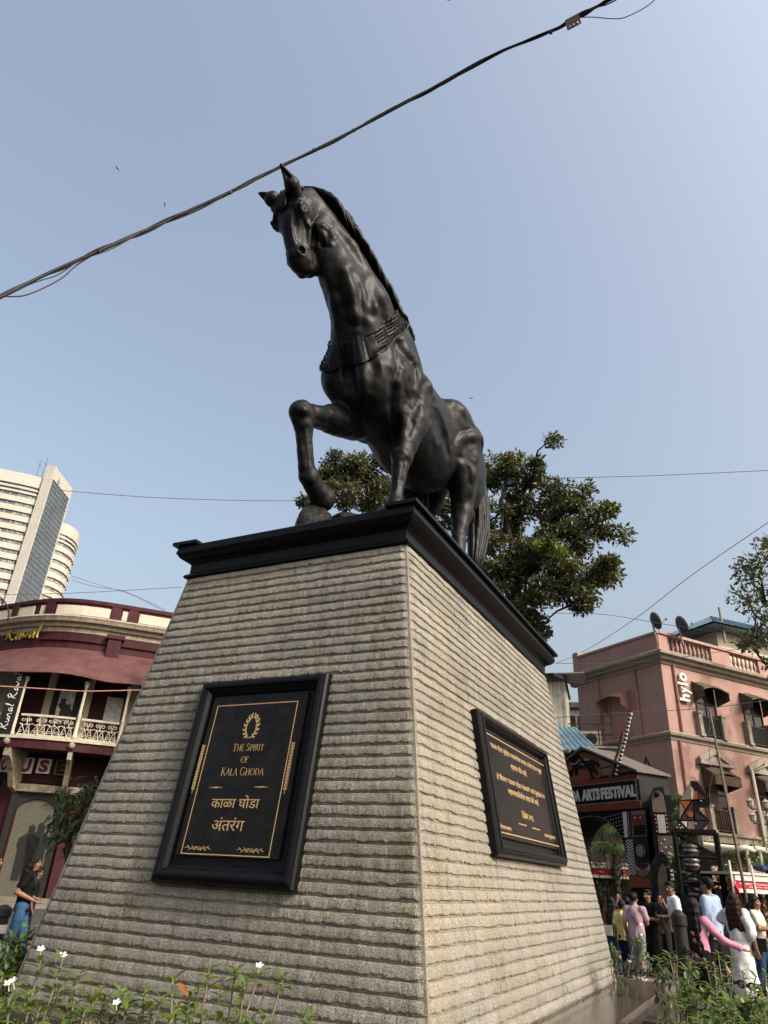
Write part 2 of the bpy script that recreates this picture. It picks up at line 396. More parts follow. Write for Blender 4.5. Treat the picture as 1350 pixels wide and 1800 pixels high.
# ------------------------------------------------------------------ plaques
class Tilt(Fr):
    """frame on a battered face: u to the viewer's right, z up the slope"""
    def __init__(s,face,u0,u1,d0,d1):
        s.face=face; uc=(u0+u1)/2; dc=(d0+d1)/2; s.P=facept(face,uc,dc,0)
        if face=='front': s.u=-e1; n=-e2; t=T1; b=-e2
        else: s.u=e2; n=-e1; t=T2; b=-e1
        s.n=nrm(n+ez*t); s.z=nrm(ez-b*t); s.W=u1-u0; s.H=(d1-d0)*math.sqrt(1+t*t)
def plaque(F,root,fw,depth):
    W,H=F.W,F.H
    prof=[(0,.0),(0,depth*.62),(.012,depth*.8),(.03,depth*.86),(.034,depth*.97),(.05,depth),(.066,depth*.97),(.07,depth*.8),(.085,depth*.72),(fw-.008,depth*.5),(fw,depth*.46),(fw,.03)]
    for side in range(4):
        mb=MB(); vs=[];fs=[]
        for x,o in prof:
            u,h=W/2-x,H/2-x
            c=[(-u,h),(u,h),(u,-h),(-u,-h)]; a,b=c[side],c[(side+1)%4]
            vs+=[F.p(*a,o),F.p(*b,o)]
        for i in range(len(prof)-1): fs.append((2*i,2*i+1,2*i+3,2*i+2))
        mb.add(vs,fs); mb.build('frame_bar',M['black_granite'],root)
    mb=MB(); mb.fbox(F,-W/2+fw-.004,W/2-fw+.004,-H/2+fw-.004,H/2-fw+.004,.0,.032); mb.build('back_panel',M['black_granite'],root)
def border(F,root,u0,u1,z0,z1,o,w_=.006):
    mb=MB(); mb.fbox(F,u0,u1,z0,z0+w_,o,o+.0012); mb.fbox(F,u0,u1,z1-w_,z1,o,o+.0012)
    mb.fbox(F,u0,u0+w_,z0+w_,z1-w_,o,o+.0012); mb.fbox(F,u1-w_,u1,z0+w_,z1-w_,o,o+.0012)
    mb.build('border_line',M['gold'],root)
# serif capitals from strokes (x0,y0,x1,y1,width) in a unit-high box
K=.085; k_=.04
def arc(cx,cy,rx,ry,a0,a1,w0,w1,n=8):
    out=[]
    for i in range(n):
        t0=math.radians(a0+(a1-a0)*i/n); t1=math.radians(a0+(a1-a0)*(i+1)/n); tm=(t0+t1)/2
        wv=w0+(w1-w0)*abs(math.cos(tm)); out.append((cx+rx*math.cos(t0),cy+ry*math.sin(t0),cx+rx*math.cos(t1),cy+ry*math.sin(t1),wv))
    return out
def sf(x,y,w_=.2): return (x-w_/2,y,x+w_/2,y,.03)
GL={'T':(.62,[(.31,0,.31,1,K),(0,.97,.62,.97,k_),(.015,.88,.015,1,.03),(.605,.88,.605,1,.03),sf(.31,.015)]),
'H':(.74,[(.12,0,.12,1,K),(.62,0,.62,1,K),(.12,.5,.62,.5,k_),sf(.12,.015),sf(.12,.985),sf(.62,.015),sf(.62,.985)]),
'E':(.52,[(.1,0,.1,1,K),(.1,.97,.48,.97,k_),(.1,.52,.42,.52,k_),(.1,.03,.5,.03,k_),(.48,.86,.48,1,.03),(.5,0,.5,.14,.03),sf(.08,.015,.16),sf(.08,.985,.16)]),
'S':(.5,arc(.25,.74,.2,.23,20,270,.05,.06)+arc(.25,.27,.21,.24,90,-160,.05,.09)),
'P':(.55,[(.12,0,.12,1,K),(.12,.97,.3,.97,k_),(.12,.45,.3,.45,k_),sf(.12,.015),sf(.1,.985,.15)]+arc(.3,.71,.2,.26,-90,90,.04,.085)),
'I':(.26,[(.13,0,.13,1,K),sf(.13,.015),sf(.13,.985)]),
'R':(.62,[(.12,0,.12,1,K),(.12,.97,.3,.97,k_),(.12,.48,.3,.48,k_),(.3,.48,.6,.02,.075),sf(.12,.015),sf(.1,.985,.15)]+arc(.3,.725,.19,.245,-90,90,.04,.085)),
'O':(.82,arc(.41,.5,.37,.48,0,360,.035,.085,18)),
'F':(.5,[(.1,0,.1,1,K),(.1,.97,.47,.97,k_),(.1,.52,.4,.52,k_),(.47,.86,.47,1,.03),sf(.1,.015),sf(.08,.985,.16)]),
'K':(.66,[(.12,0,.12,1,K),(.14,.45,.55,.98,k_),(.25,.58,.64,.02,.08),sf(.12,.015),sf(.12,.985),sf(.56,.985,.14)]),
'A':(.72,[(.04,0,.36,1,k_),(.36,1,.68,0,K),(.16,.34,.56,.34,k_),sf(.05,.015,.16),sf(.67,.015,.18)]),
'L':(.52,[(.1,0,.1,1,K),(.1,.03,.5,.03,k_),(.5,0,.5,.15,.03),sf(.08,.015,.16),sf(.1,.985)]),
'G':(.76,arc(.4,.5,.36,.48,45,330,.035,.085,16)+[(.68,.02,.68,.42,.07),sf(.66,.43,.2)]),
'D':(.76,[(.12,0,.12,1,K),(.1,.97,.32,.97,k_),(.1,.03,.32,.03,k_)]+arc(.32,.5,.38,.47,-90,90,.04,.09,10)),' ':(.34,[])}
def serif(mb,segs,F,u,z,o,sx=1.0,mi=0):
    """segs: list of (text, cap height) set on one line centred on (u,z)"""
    adv=[]; tot=0
    for tx,h in segs:
        for ch in tx: adv.append((ch,h,tot)); tot+=(GL[ch][0]+.09)*h*sx
    for ch,h,x in adv:
        for x0,y0,x1,y1,wv in GL[ch][1]:
            a=np.array([(x+x0*h*sx-tot/2)+u,y0*h+z]); b=np.array([(x+x1*h*sx-tot/2)+u,y1*h+z]); d=b-a; l=np.linalg.norm(d)+1e-9; n=np.array([-d[1],d[0]])/l*wv*h/2
            e=d/l*wv*h*.12
            mb.fpoly(F,[tuple(a-e-n),tuple(b+e-n),tuple(b+e+n),tuple(a-e+n)],o,o+.0012,mi)
def leafpoly(mb,F,u,z,ang,l,wd,o):
    c,s=math.cos(ang),math.sin(ang); pts=[(0,0),(.3*l,wd/2),(.7*l,wd/2*.8),(l,0),(.7*l,-wd/2*.8),(.3*l,-wd/2)]
    mb.fpoly(F,[(u+x*c-y*s,z+x*s+y*c) for x,y in pts],o,o+.0012)
def stroke(mb,F,pts,wd,o,th=.0012,mi=0):
    for (x0,y0),(x1,y1) in zip(pts,pts[1:]):
        d=np.array([x1-x0,y1-y0]); l=np.linalg.norm(d)+1e-9; n=np.array([-d[1],d[0]])/l*wd/2; e=d/l*wd*.3
        mb.fpoly(F,[(x0-e[0]-n[0],y0-e[1]-n[1]),(x1+e[0]-n[0],y1+e[1]-n[1]),(x1+e[0]+n[0],y1+e[1]+n[1]),(x0-e[0]+n[0],y0-e[1]+n[1])],o,o+th,mi)
F1=Tilt('front',.51,1.74,1.13,2.63)
pq=thing('inscription_plaque','black framed plaque reading The Spirit of Kala Ghoda on the grey front face','plaque',F1.P)
plaque(F1,pq,.115,.105)
pu0,pu1=-F1.W/2+.155,F1.W/2-.165; pz0,pz1=-F1.H/2+.185,F1.H/2-.14
mb=MB(); mb.fbox(F1,pu0,pu1,pz0,pz1,.033,.056); mb.build('inscription_panel',M['plaque'],pq)
OI=.0563
def f1(x,y): return F1.px(250+x/3.6486,1160+y/3.6486,.056)
bl=[f1(488,295),f1(1003,262),f1(812,1270),f1(243,1242)]
gu0=(bl[0][0]+bl[3][0])/2; gu1=(bl[1][0]+bl[2][0])/2; gz1=(bl[0][1]+bl[1][1])/2; gz0=(bl[2][1]+bl[3][1])/2
border(F1,pq,gu0,gu1,gz0,gz1,OI,.007)
mb=MB()
for (tx,(x,y0,y1)) in (([('T',1.2),('HE ',1.),('S',1.2),('PIRIT',1.)],(677,540,583)),([('OF',1.)],(654,615,660)),([('K',1.2),('ALA ',1.),('G',1.2),('HODA',1.)],(638,693,740))):
    c=f1(x,y1); h=f1(x,y0)[1]-c[1]; serif(mb,[(t,h*s*.92) for t,s in tx],F1,c[0],c[1],OI,1.0)
mb.build('english_lettering',M['gold'],pq)
mb=MB()
for body,x,y0,y1,xa,xb in (('काळा घोडा',597,868,950,440,748),('अंतरंग',550,1010,1097,446,652)):
    c=f1(x,(y0+y1)/2); h=f1(x,y0)[1]-f1(x,y1)[1]; wd=f1(xb,y1)[0]-f1(xa,y1)[0]; add_text(mb,body,F1,c[0],c[1],h,OI,wd,.0,.0012)
mb.build('devanagari_lettering',M['gold'],pq)
mb=MB(); cc=f1(702,425); Rw=abs(f1(702,352)[1]-f1(702,497)[1])/2
for s in (-1,1):
    for i in range(7):
        a=math.radians(-70+i*22); x=cc[0]+s*Rw*.62*math.cos(a); z=cc[1]+Rw*.95*math.sin(a)
        tng=a+math.pi/2
        for dv in (.55,-.55):
            ang=tng+dv; 
            if s<0: ang=math.pi-ang
            leafpoly(mb,F1,x,z,ang,Rw*.42,Rw*.17,OI)
stroke(mb,F1,[(cc[0]-Rw*.25,cc[1]-Rw*.9),(cc[0]+Rw*.2,cc[1]-Rw*1.05)],.004,OI); stroke(mb,F1,[(cc[0]+Rw*.25,cc[1]-Rw*.9),(cc[0]-Rw*.2,cc[1]-Rw*1.05)],.004,OI)
mb.build('laurel_emblem',M['gold'],pq)
for (xa,ya),(xb,yb) in (((392,562),(318,855)),((968,545),(911,858))):
    mb=MB(); A=np.array(f1(xa,ya)); B=np.array(f1(xb,yb)); n=16
    um=(A[0]+B[0])/2
    for i in range(n):
        z=A[1]+(B[1]-A[1])*i/n
        leafpoly(mb,F1,um,z,math.pi/2+.55,.028,.013,OI); leafpoly(mb,F1,um,z,math.pi/2-.55,.028,.013,OI)
    stroke(mb,F1,[(um,B[1]),(um,A[1])],.004,OI); mb.build('wheat_ornament',M['gold'],pq)
for x0,x1,y in ((432,515,818),(716,808,815)):
    mb=MB(); a=f1(x0,y); b=f1(x1,y); mb.fpoly(F1,[(a[0],a[1]-.001),((a[0]+b[0])/2,a[1]-.005),(b[0],a[1]-.001),(b[0],a[1]+.001),((a[0]+b[0])/2,a[1]+.005),(a[0],a[1]+.001)],OI,OI+.0012); mb.build('dash_ornament',M['gold'],pq)
for x0,x1,y in ((275,438,1203),(607,780,1218)):
    mb=MB(); a=f1(x0,y); b=f1(x1,y); L_=b[0]-a[0]; c=(a[0]+b[0])/2; z=a[1]
    stroke(mb,F1,[(a[0]+L_*i/10,z+.006*math.sin(i*1.7)) for i in range(11)],.004,OI)
    for s in (-1,1):
        stroke(mb,F1,[(c+s*(.01+.02*math.sin(t*.7)),z+s*.012*math.cos(t*.8)) for t in range(8)],.003,OI)
        for q in range(4): leafpoly(mb,F1,c+s*L_*(.08+.09*q),z,(.7 if q%2 else -.7) if s>0 else math.pi-(.7 if q%2 else -.7),.026,.008,OI)
    mb.build('flourish_ornament',M['gold'],pq)
F2=Tilt('right',1.05,3.30,1.17,2.32)
pr_=thing('dedication_plaque','wide black framed Marathi text plaque on the sunlit right face','plaque',F2.P)
plaque(F2,pr_,.1,.11)
mb=MB(); mb.fbox(F2,-F2.W/2+.14,F2.W/2-.13,-F2.H/2+.15,F2.H/2-.12,.033,.056); mb.build('inscription_panel',M['plaque'],pr_)
def f2(x,y): return F2.px(810+x/5.295,1220+y/5.295,.056)
b2=[f2(185,325),f2(770,665),f2(920,1425),f2(345,1280)]
border(F2,pr_,(b2[0][0]+b2[3][0])/2,(b2[1][0]+b2[2][0])/2,(b2[2][1]+b2[3][1])/2,(b2[0][1]+b2[1][1])/2,OI,.008)
mb=MB()
for body,(xa,ya),(xb,yb),h in (('\'काळा घोडा\' मुंबईचा नावाजलेला वारसा, कलेचा ठेवा व मुंबई',(275,478),(748,722),.055),('शहराचा जीव आहे.',(465,670),(612,745),.055),('हे िशलप \'काळा घोडा मंडळाने\' सारे मुंबईकर व',(335,765),(778,958),.055),('महानगरपािलकेला सादर केले आहे.',(440,893),(725,1022),.055),('िडसेंबर २०१६',(570,1118),(675,1158),.06),('िशलपकार',(365,1225),(470,1255),.03),('वासतुकार',(780,1318),(880,1350),.03)):
    a=f2(xa,ya); b=f2(xb,yb); add_text(mb,body,F2,(a[0]+b[0])/2,(a[1]+b[1])/2,h*1.25,OI,abs(b[0]-a[0]),.012,.0012)
mb.build('marathi_lettering',M['gold'],pr_)
mb=MB()
for i,(xa,xb) in enumerate(((540,612),(665,735))):
    a=f2(xa,1205 if i==0 else 1245); b=f2(xb,1225 if i==0 else 1262); mb.fbox(F2,a[0],b[0],a[1]-.004,a[1]+.004,OI,OI+.0012)
for q,(A,B) in enumerate((((195,330),(265,830)),((780,690),(850,1080)))):
    a=f2(*A); b=f2(*B); um=(b2[0][0]+b2[3][0])/2-.02 if q==0 else (b2[1][0]+b2[2][0])/2+.02
    for i in range(16):
        z=a[1]+(b[1]-a[1])*i/16; leafpoly(mb,F2,um,z,math.pi/2+.5,.03,.015,OI); leafpoly(mb,F2,um,z,math.pi/2-.5,.03,.015,OI)
mb.build('wheat_ornament',M['gold'],pr_)

# ------------------------------------------------------------------ horse
class SDF:
    def __init__(s,lo,hi,h):
        s.lo=np.array(lo,float); s.h=h
        s.n=np.ceil((np.array(hi)-s.lo)/h).astype(int)+1
        s.D=np.full(s.n,9.,np.float32)
    def _win(s,lo,hi):
        a=np.clip(np.floor((np.array(lo)-s.lo)/s.h).astype(int),0,s.n); b=np.clip(np.ceil((np.array(hi)-s.lo)/s.h).astype(int)+1,0,s.n)
        ax=[(s.lo[i]+s.h*np.arange(a[i],b[i])).astype(np.float32) for i in range(3)]
        return tuple(slice(a[i],b[i]) for i in range(3)),np.meshgrid(*ax,indexing='ij',sparse=True)
    def _comb(s,sl,d,k,sub):
        A=s.D[sl]
        if A.size==0: return
        if not sub:
            h=np.clip(.5+.5*(A-d)/k,0,1); s.D[sl]=A*(1-h)+d*h-k*h*(1-h)
        else:
            d=-d; h=np.clip(.5-.5*(A-d)/k,0,1); s.D[sl]=A*(1-h)+d*h+k*h*(1-h)
    def cone(s,a,b,r1,r2,k=.06,sub=False,flat=None):
        a=np.array(a,float); b=np.array(b,float); m=max(r1,r2)+k*1.5+.12
        sl,(X,Y,Z)=s._win(np.minimum(a,b)-m,np.maximum(a,b)+m)
        ab=b-a; L2=ab@ab+1e-9
        px,py,pz=X-a[0],Y-a[1],Z-a[2]
        t=np.clip((px*ab[0]+py*ab[1]+pz*ab[2])/L2,0,1)
        d=np.sqrt((px-t*ab[0])**2+(py-t*ab[1])**2+(pz-t*ab[2])**2)-(r1+(r2-r1)*t)
        s._comb(sl,d.astype(np.float32),k,sub)
    def ell(s,c,r,ax=None,k=.06,sub=False):
        """ellipsoid, ax = 3 row axes (local x,y,z) in world"""
        c=np.array(c,float); r=np.array(r,float); Rm=np.eye(3) if ax is None else np.array(ax,float)
        m=r.max()+k*1.5+.12
        sl,(X,Y,Z)=s._win(c-m,c+m); px,py,pz=X-c[0],Y-c[1],Z-c[2]
        q=[(px*Rm[i,0]+py*Rm[i,1]+pz*Rm[i,2]) for i in range(3)]
        k0=np.sqrt((q[0]/r[0])**2+(q[1]/r[1])**2+(q[2]/r[2])**2); k1=np.sqrt((q[0]/r[0]**2)**2+(q[1]/r[1]**2)**2+(q[2]/r[2]**2)**2)
        d=k0*(k0-1)/np.maximum(k1,1e-6)
        s._comb(sl,d.astype(np.float32),k,sub)
    def group(s,pts,k=.06,kin=.02,sub=False):
        a=np.array([p[:3] for p in pts],float); m=max(p[3] for p in pts)+k*1.5+.12
        sl,(X,Y,Z)=s._win(a.min(0)-m,a.max(0)+m); d=None
        for p,q in zip(pts,pts[1:]):
            A=np.array(p[:3],float); ab=np.array(q[:3],float)-A; L2=ab@ab+1e-9
            px,py,pz=X-A[0],Y-A[1],Z-A[2]
            t=np.clip((px*ab[0]+py*ab[1]+pz*ab[2])/L2,0,1)
            e=np.sqrt((px-t*ab[0])**2+(py-t*ab[1])**2+(pz-t*ab[2])**2)-(p[3]+(q[3]-p[3])*t)
            if d is None: d=e
            else:
                h=np.clip(.5+.5*(d-e)/kin,0,1); d=d*(1-h)+e*h-kin*h*(1-h)
        s._comb(sl,d.astype(np.float32),k,sub)
    def chain(s,pts,k=.06,sub=False):
        for i in range(len(pts)-1): s.cone(pts[i][:3],pts[i+1][:3],pts[i][3],pts[i+1][3],k,sub)
    def mesh(s):
        D=s.D; ins=D<0; n=D.shape
        c=[ins[i:n[0]-1+i,j:n[1]-1+j,k:n[2]-1+k] for i in(0,1) for j in(0,1) for k in(0,1)]
        cnt=sum(x.astype(np.int8) for x in c); act=(cnt>0)&(cnt<8)
        I=np.argwhere(act); idx=np.full(act.shape,-1,np.int64); idx[act]=np.arange(len(I))
        v=np.stack([D[I[:,0]+i,I[:,1]+j,I[:,2]+k] for i in(0,1) for j in(0,1) for k in(0,1)],1)
        off=np.array([(i,j,k) for i in(0,1) for j in(0,1) for k in(0,1)],float)
        acc=np.zeros((len(I),3)); w=np.zeros(len(I))
        for a in range(8):
            for b in range(a+1,8):
                if bin(a^b).count('1')!=1: continue
                cr=(v[:,a]<0)!=(v[:,b]<0); t=v[:,a]/np.where(cr,v[:,a]-v[:,b],1)
                acc[cr]+=(off[a]+(off[b]-off[a])*t[:,None])[cr]; w+=cr
        V=s.lo+s.h*(I+acc/w[:,None])
        F=[]
        for ax in range(3):
            a1,a2=[(1,2),(2,0),(0,1)][ax]
            S0=[slice(None)]*3; S1=[slice(None)]*3; S0[ax]=slice(0,-1); S1[ax]=slice(1,None)
            x=ins[tuple(S0)]; y=ins[tuple(S1)]
            for fl in (0,1):
                E=np.argwhere((x&~y) if fl==0 else (~x&y))
                E=E[(E[:,a1]>0)&(E[:,a2]>0)&(E[:,a1]<n[a1]-1)&(E[:,a2]<n[a2]-1)]
                def q(d1,d2):
                    e=E.copy(); e[:,a1]-=d1; e[:,a2]-=d2; return idx[e[:,0],e[:,1],e[:,2]]
                f=np.stack([q(0,0),q(1,0),q(1,1),q(0,1)],1)
                if fl==1: f=f[:,::-1]
                F.append(f)
        F=np.concatenate(F); F=F[(F>=0).all(1)]
        return V,F
HPRIM=[
['e',[-.15,0,2.72],[1.15,.56,.66],[[.997,0,.08],[0,1,0],[-.08,0,.997]],.1,0],
['e',[.55,0,2.75],[.75,.5,.72],[[.878,0,.479],[0,1,0],[-.479,0,.878]],.15,0],
['e',[1,0,2.62],[.52,.46,.62],[[.955,0,.296],[0,1,0],[-.296,0,.955]],.15,0],
['e',[-1.35,0,2.95],[.75,.5,.55],[[.98,0,-.199],[0,1,0],[.199,0,.98]],.15,0],
['e',[-.2,0,2.45],[.95,.47,.5],[[.993,0,.12],[0,1,0],[-.12,0,.993]],.12,0],
['c',[.75,0,3.35],[.1,0,3.3],.3,.26,.12,0],
['c',[.1,0,3.28],[-1.2,0,3.32],.24,.3,.12,0],
['e',[1.28,.2,2.5],[.3,.24,.42],[[.98,0,.199],[0,1,0],[-.199,0,.98]],.08,0],
['e',[1.25,-.25,2.68],[.3,.27,.46],[[.98,0,.199],[0,1,0],[-.199,0,.98]],.1,0],
['c',[1.56,0,2.7],[1.45,0,2.2],.03,.03,.1,1],
['e',[.72,.36,2.85],[.36,.17,.72],[[.9,0,-.435],[0,1,0],[.435,0,.9]],.08,0],
['e',[1.05,.36,2.62],[.3,.16,.3],0,.06,0],
['c',[.4,.5,3.1],[.5,.56,2.5],.03,.035,.09,1],
['c',[.95,.5,3.05],[.72,.55,2.6],.02,.025,.05,1],
['e',[.72,-.36,2.85],[.36,.17,.72],[[.9,0,-.435],[0,1,0],[.435,0,.9]],.08,0],
['e',[1.05,-.36,2.62],[.3,.16,.3],0,.06,0],
['c',[.4,-.5,3.1],[.5,-.56,2.5],.03,.035,.09,1],
['c',[.95,-.5,3.05],[.72,-.55,2.6],.02,.025,.05,1],
['e',[-1.2,.34,2.95],[.62,.24,.62],[[.955,0,-.296],[0,1,0],[.296,0,.955]],.1,0],
['e',[-1.58,.33,2.7],[.46,.25,.66],[[.995,0,.1],[0,1,0],[-.1,0,.995]],.12,0],
['e',[-.85,.36,3.25],[.3,.16,.2],[[.955,0,-.296],[0,1,0],[.296,0,.955]],.3,0],
['c',[-.35,.55,3.1],[-.75,.52,2.5],.05,.04,.12,1],
['e',[-1.2,-.34,2.95],[.62,.24,.62],[[.955,0,-.296],[0,1,0],[.296,0,.955]],.1,0],
['e',[-1.58,-.33,2.7],[.46,.25,.66],[[.995,0,.1],[0,1,0],[-.1,0,.995]],.12,0],
['e',[-.85,-.36,3.25],[.3,.16,.2],[[.955,0,-.296],[0,1,0],[.296,0,.955]],.3,0],
['c',[-.35,-.55,3.1],[-.75,-.52,2.5],.05,.04,.12,1],
['g',[[.62,.04,3.4,.28],[1.15,.06,3.66,.21],[1.75,.02,3.98,.165],[2.2,-.12,4.28,.15],[2.45,-.24,4.47,.14]],.1,.015,0],
['g',[[1.25,-0,2.9,.42],[1.62,.06,3.2,.3],[1.95,0,3.55,.24],[2.12,-.12,3.9,.2],[2.2,-.26,4.15,.17]],.06,.015,0],
['g',[[1,.06,3.2,.4],[1.45,.08,3.5,.33],[1.95,0,3.9,.24],[2.25,-.2,4.25,.18]],.08,.015,0],
['g',[[1.3,.36,3.02,.03],[1.65,.35,3.4,.02],[1.98,.26,3.74,.02],[2.2,.12,4,.015]],.12,.015,1],
['g',[[1,.41,3.3,.025],[1.42,.42,3.58,.015],[1.85,.31,3.9,.01]],.1,.015,1],
['g',[[1.3,-.28,3.02,.03],[1.65,-.22,3.4,.03],[1.98,-.24,3.74,.025]],.09,.015,1],
['g',[[.566,.38,2.689,.26],[.524,.36,2.262,.215],[.635,.34,1.859,.15],[.691,.33,1.632,.122]],.08,.015,0],
['g',[[.691,.33,1.632,.122],[.726,.33,1.484,.1],[.746,.32,1.257,.078],[.787,.32,1.038,.085],[.807,.32,.939,.1]],.05,.015,0],
['e',[.706,.33,1.641],[.11,.125,.13],0,.03,0],
['c',[.807,.32,.939],[.887,.32,.72],.1,.11,.04,0],
['c',[.907,.32,.74],[.927,.32,.6],.14,.18,.03,0],
['e',[.572,.42,2.276],[.17,.12,.26],0,.12,0],
['g',[[.591,-.3,2.455,.3],[1.138,-.3,2.08,.205],[1.565,-.3,1.817,.14],[1.911,-.3,1.628,.12]],.08,.015,0],
['e',[1.947,-.3,1.628],[.15,.13,.14],0,.03,0],
['g',[[.824,-.3,2.129,.13],[1.375,-.3,1.852,.09]],.08,.015,0],
['g',[[1.945,-.3,1.621,.125],[1.896,-.3,1.487,.1],[1.813,-.3,1.241,.082],[1.741,-.3,1.05,.09],[1.681,-.3,.983,.108],[1.575,-.3,.919,.1]],.05,.015,0],
['g',[[1.575,-.3,.919,.1],[1.471,-.3,.881,.12],[1.392,-.3,.85,.155]],.03,.015,0],
['g',[[-1.204,.38,2.984,.33],[-1.183,.37,2.478,.225],[-1.332,.34,2.085,.165],[-1.334,.33,1.854,.15]],.1,.015,0],
['g',[[-1.334,.33,1.854,.15],[-1.266,.33,1.639,.115],[-1.199,.33,1.385,.095]],.05,.015,0],
['g',[[-1.199,.33,1.385,.095],[-1.139,.33,.95,.11],[-.999,.33,.78,.11],[-.959,.33,.62,.17]],.05,.015,0],
['c',[-1.455,.33,1.981],[-1.355,.33,2.201],.07,.09,.06,0],
['g',[[-1.084,-.38,2.984,.33],[-1.063,-.37,2.478,.225],[-1.212,-.34,2.085,.165],[-1.214,-.33,1.854,.15]],.1,.015,0],
['g',[[-1.214,-.33,1.854,.15],[-1.146,-.33,1.639,.115],[-1.079,-.33,1.385,.095]],.05,.015,0],
['g',[[-1.079,-.33,1.385,.095],[-1.019,-.33,.95,.11],[-.879,-.33,.78,.11],[-.839,-.33,.62,.17]],.05,.015,0],
['e',[2.49,-.333,4.213],[.292,.22,.224],[[-.22,.045,-.974],[.955,-.194,-.225],[.199,.98,0]],.08,0],
['e',[2.562,-.348,4.041],[.238,.132,.195],[[-.22,.045,-.974],[.955,-.194,-.225],[.199,.98,0]],.06,0],
['e',[2.409,-.317,4.343],[.216,.22,.201],[[-.22,.045,-.974],[.955,-.194,-.225],[.199,.98,0]],.1,0],
['c',[2.59,-.353,3.968],[2.427,-.32,3.54],.12,.1,.06,0],
['c',[2.438,-.323,3.981],[2.322,-.299,3.565],.15,.11,.06,0],
['e',[2.343,-.303,3.56],[.167,.165,.142],[[-.22,.045,-.974],[.955,-.194,-.225],[.199,.98,0]],.05,0],
['c',[2.178,-.27,3.909],[2.175,-.269,3.6],.11,.075,.06,0],
['e',[2.183,-.271,3.564],[.097,.066,.088],[[-.22,.045,-.974],[.955,-.194,-.225],[.199,.98,0]],.03,0],
['e',[2.111,-.048,4.068],[.292,.319,.112],[[-.22,.045,-.974],[.955,-.194,-.225],[.199,.98,0]],.015,0],
['c',[2.388,-.068,3.893],[2.181,-.087,3.762],.015,.03,.05,1],
['e',[2.637,-.179,4.065],[.108,.094,.059],[[-.22,.045,-.974],[.955,-.194,-.225],[.199,.98,0]],.05,0],
['e',[2.655,-.128,4.052],[.067,.057,.053],[[-.22,.045,-.974],[.955,-.194,-.225],[.199,.98,0]],.015,1],
['e',[2.65,-.155,4.052],[.05,.044,.042],[[-.22,.045,-.974],[.955,-.194,-.225],[.199,.98,0]],.006,0],
['g',[[2.653,-.133,4.119,.014],[2.697,-.14,4.092,.018],[2.712,-.145,4.038,.02],[2.679,-.145,3.996,.016],[2.634,-.136,3.99,.013],[2.6,-.123,4.031,.013],[2.609,-.125,4.096,.013],[2.653,-.133,4.119,.014]],.012,.015,0],
['g',[[2.711,-.145,4.105,.008],[2.745,-.171,4.029,.008],[2.698,-.167,3.974,.008]],.03,.015,1],
['c',[2.489,-.149,4],[2.384,-.189,3.733],.022,.016,.04,0],
['c',[2.34,-.131,3.79],[2.278,-.156,3.648],.012,.012,.03,1],
['c',[2.547,-.137,3.943],[2.462,-.187,3.672],.015,.01,.06,1],
['e',[2.452,-.234,3.572],[.092,.072,.065],[[-.22,.045,-.974],[.955,-.194,-.225],[.199,.98,0]],.03,0],
['e',[2.48,-.203,3.567],[.054,.04,.053],[[-.22,.045,-.974],[.955,-.194,-.225],[.199,.98,0]],.012,1],
['c',[2.295,-.153,3.667],[2.229,-.207,3.457],.014,.014,.012,1],
['e',[2.266,-.239,3.47],[.054,.055,.071],[[-.22,.045,-.974],[.955,-.194,-.225],[.199,.98,0]],.03,0],
['c',[2.683,-.238,4.262],[2.812,-.227,4.311],.075,.088,.03,0],
['c',[2.812,-.227,4.311],[3.007,-.267,4.442],.088,.016,.02,0],
['c',[2.916,-.211,4.324],[2.99,-.263,4.402],.035,.012,.012,1],
['e',[2.03,-.448,4.068],[.292,.319,.112],[[-.22,.045,-.974],[.955,-.194,-.225],[.199,.98,0]],.015,0],
['c',[2.293,-.538,3.893],[2.109,-.44,3.762],.015,.03,.05,1],
['e',[2.565,-.532,4.065],[.108,.094,.059],[[-.22,.045,-.974],[.955,-.194,-.225],[.199,.98,0]],.05,0],
['e',[2.562,-.587,4.052],[.067,.057,.053],[[-.22,.045,-.974],[.955,-.194,-.225],[.199,.98,0]],.015,1],
['e',[2.568,-.56,4.052],[.05,.044,.042],[[-.22,.045,-.974],[.955,-.194,-.225],[.199,.98,0]],.006,0],
['g',[[2.562,-.58,4.119,.014],[2.605,-.592,4.092,.018],[2.621,-.592,4.038,.02],[2.591,-.58,3.996,.016],[2.545,-.571,3.99,.013],[2.509,-.57,4.031,.013],[2.518,-.571,4.096,.013],[2.562,-.58,4.119,.014]],.012,.015,0],
['g',[[2.62,-.592,4.105,.008],[2.662,-.582,4.029,.008],[2.617,-.567,3.974,.008]],.03,.015,1],
['c',[2.418,-.502,4],[2.336,-.424,3.733],.022,.016,.04,0],
['c',[2.273,-.461,3.79],[2.226,-.414,3.648],.012,.012,.03,1],
['c',[2.466,-.536,3.943],[2.407,-.457,3.672],.015,.01,.06,1],
['e',[2.416,-.41,3.572],[.092,.072,.065],[[-.22,.045,-.974],[.955,-.194,-.225],[.199,.98,0]],.03,0],
['e',[2.43,-.45,3.567],[.054,.04,.053],[[-.22,.045,-.974],[.955,-.194,-.225],[.199,.98,0]],.012,1],
['c',[2.24,-.423,3.667],[2.2,-.348,3.457],.014,.014,.012,1],
['e',[2.246,-.333,3.47],[.054,.055,.071],[[-.22,.045,-.974],[.955,-.194,-.225],[.199,.98,0]],.03,0],
['c',[2.63,-.496,4.262],[2.745,-.556,4.311],.075,.088,.03,0],
['c',[2.745,-.556,4.311],[2.827,-.695,4.386],.088,.016,.02,0],
['c',[2.812,-.631,4.312],[2.838,-.667,4.36],.035,.012,.012,1],
['g',[[1.105,.525,2.73,.025],[1.233,.49,2.488,.025]],.057,.015,1],
['g',[[1.233,.49,2.488,.025],[1.189,.429,2.316,.025]],.057,.015,1],
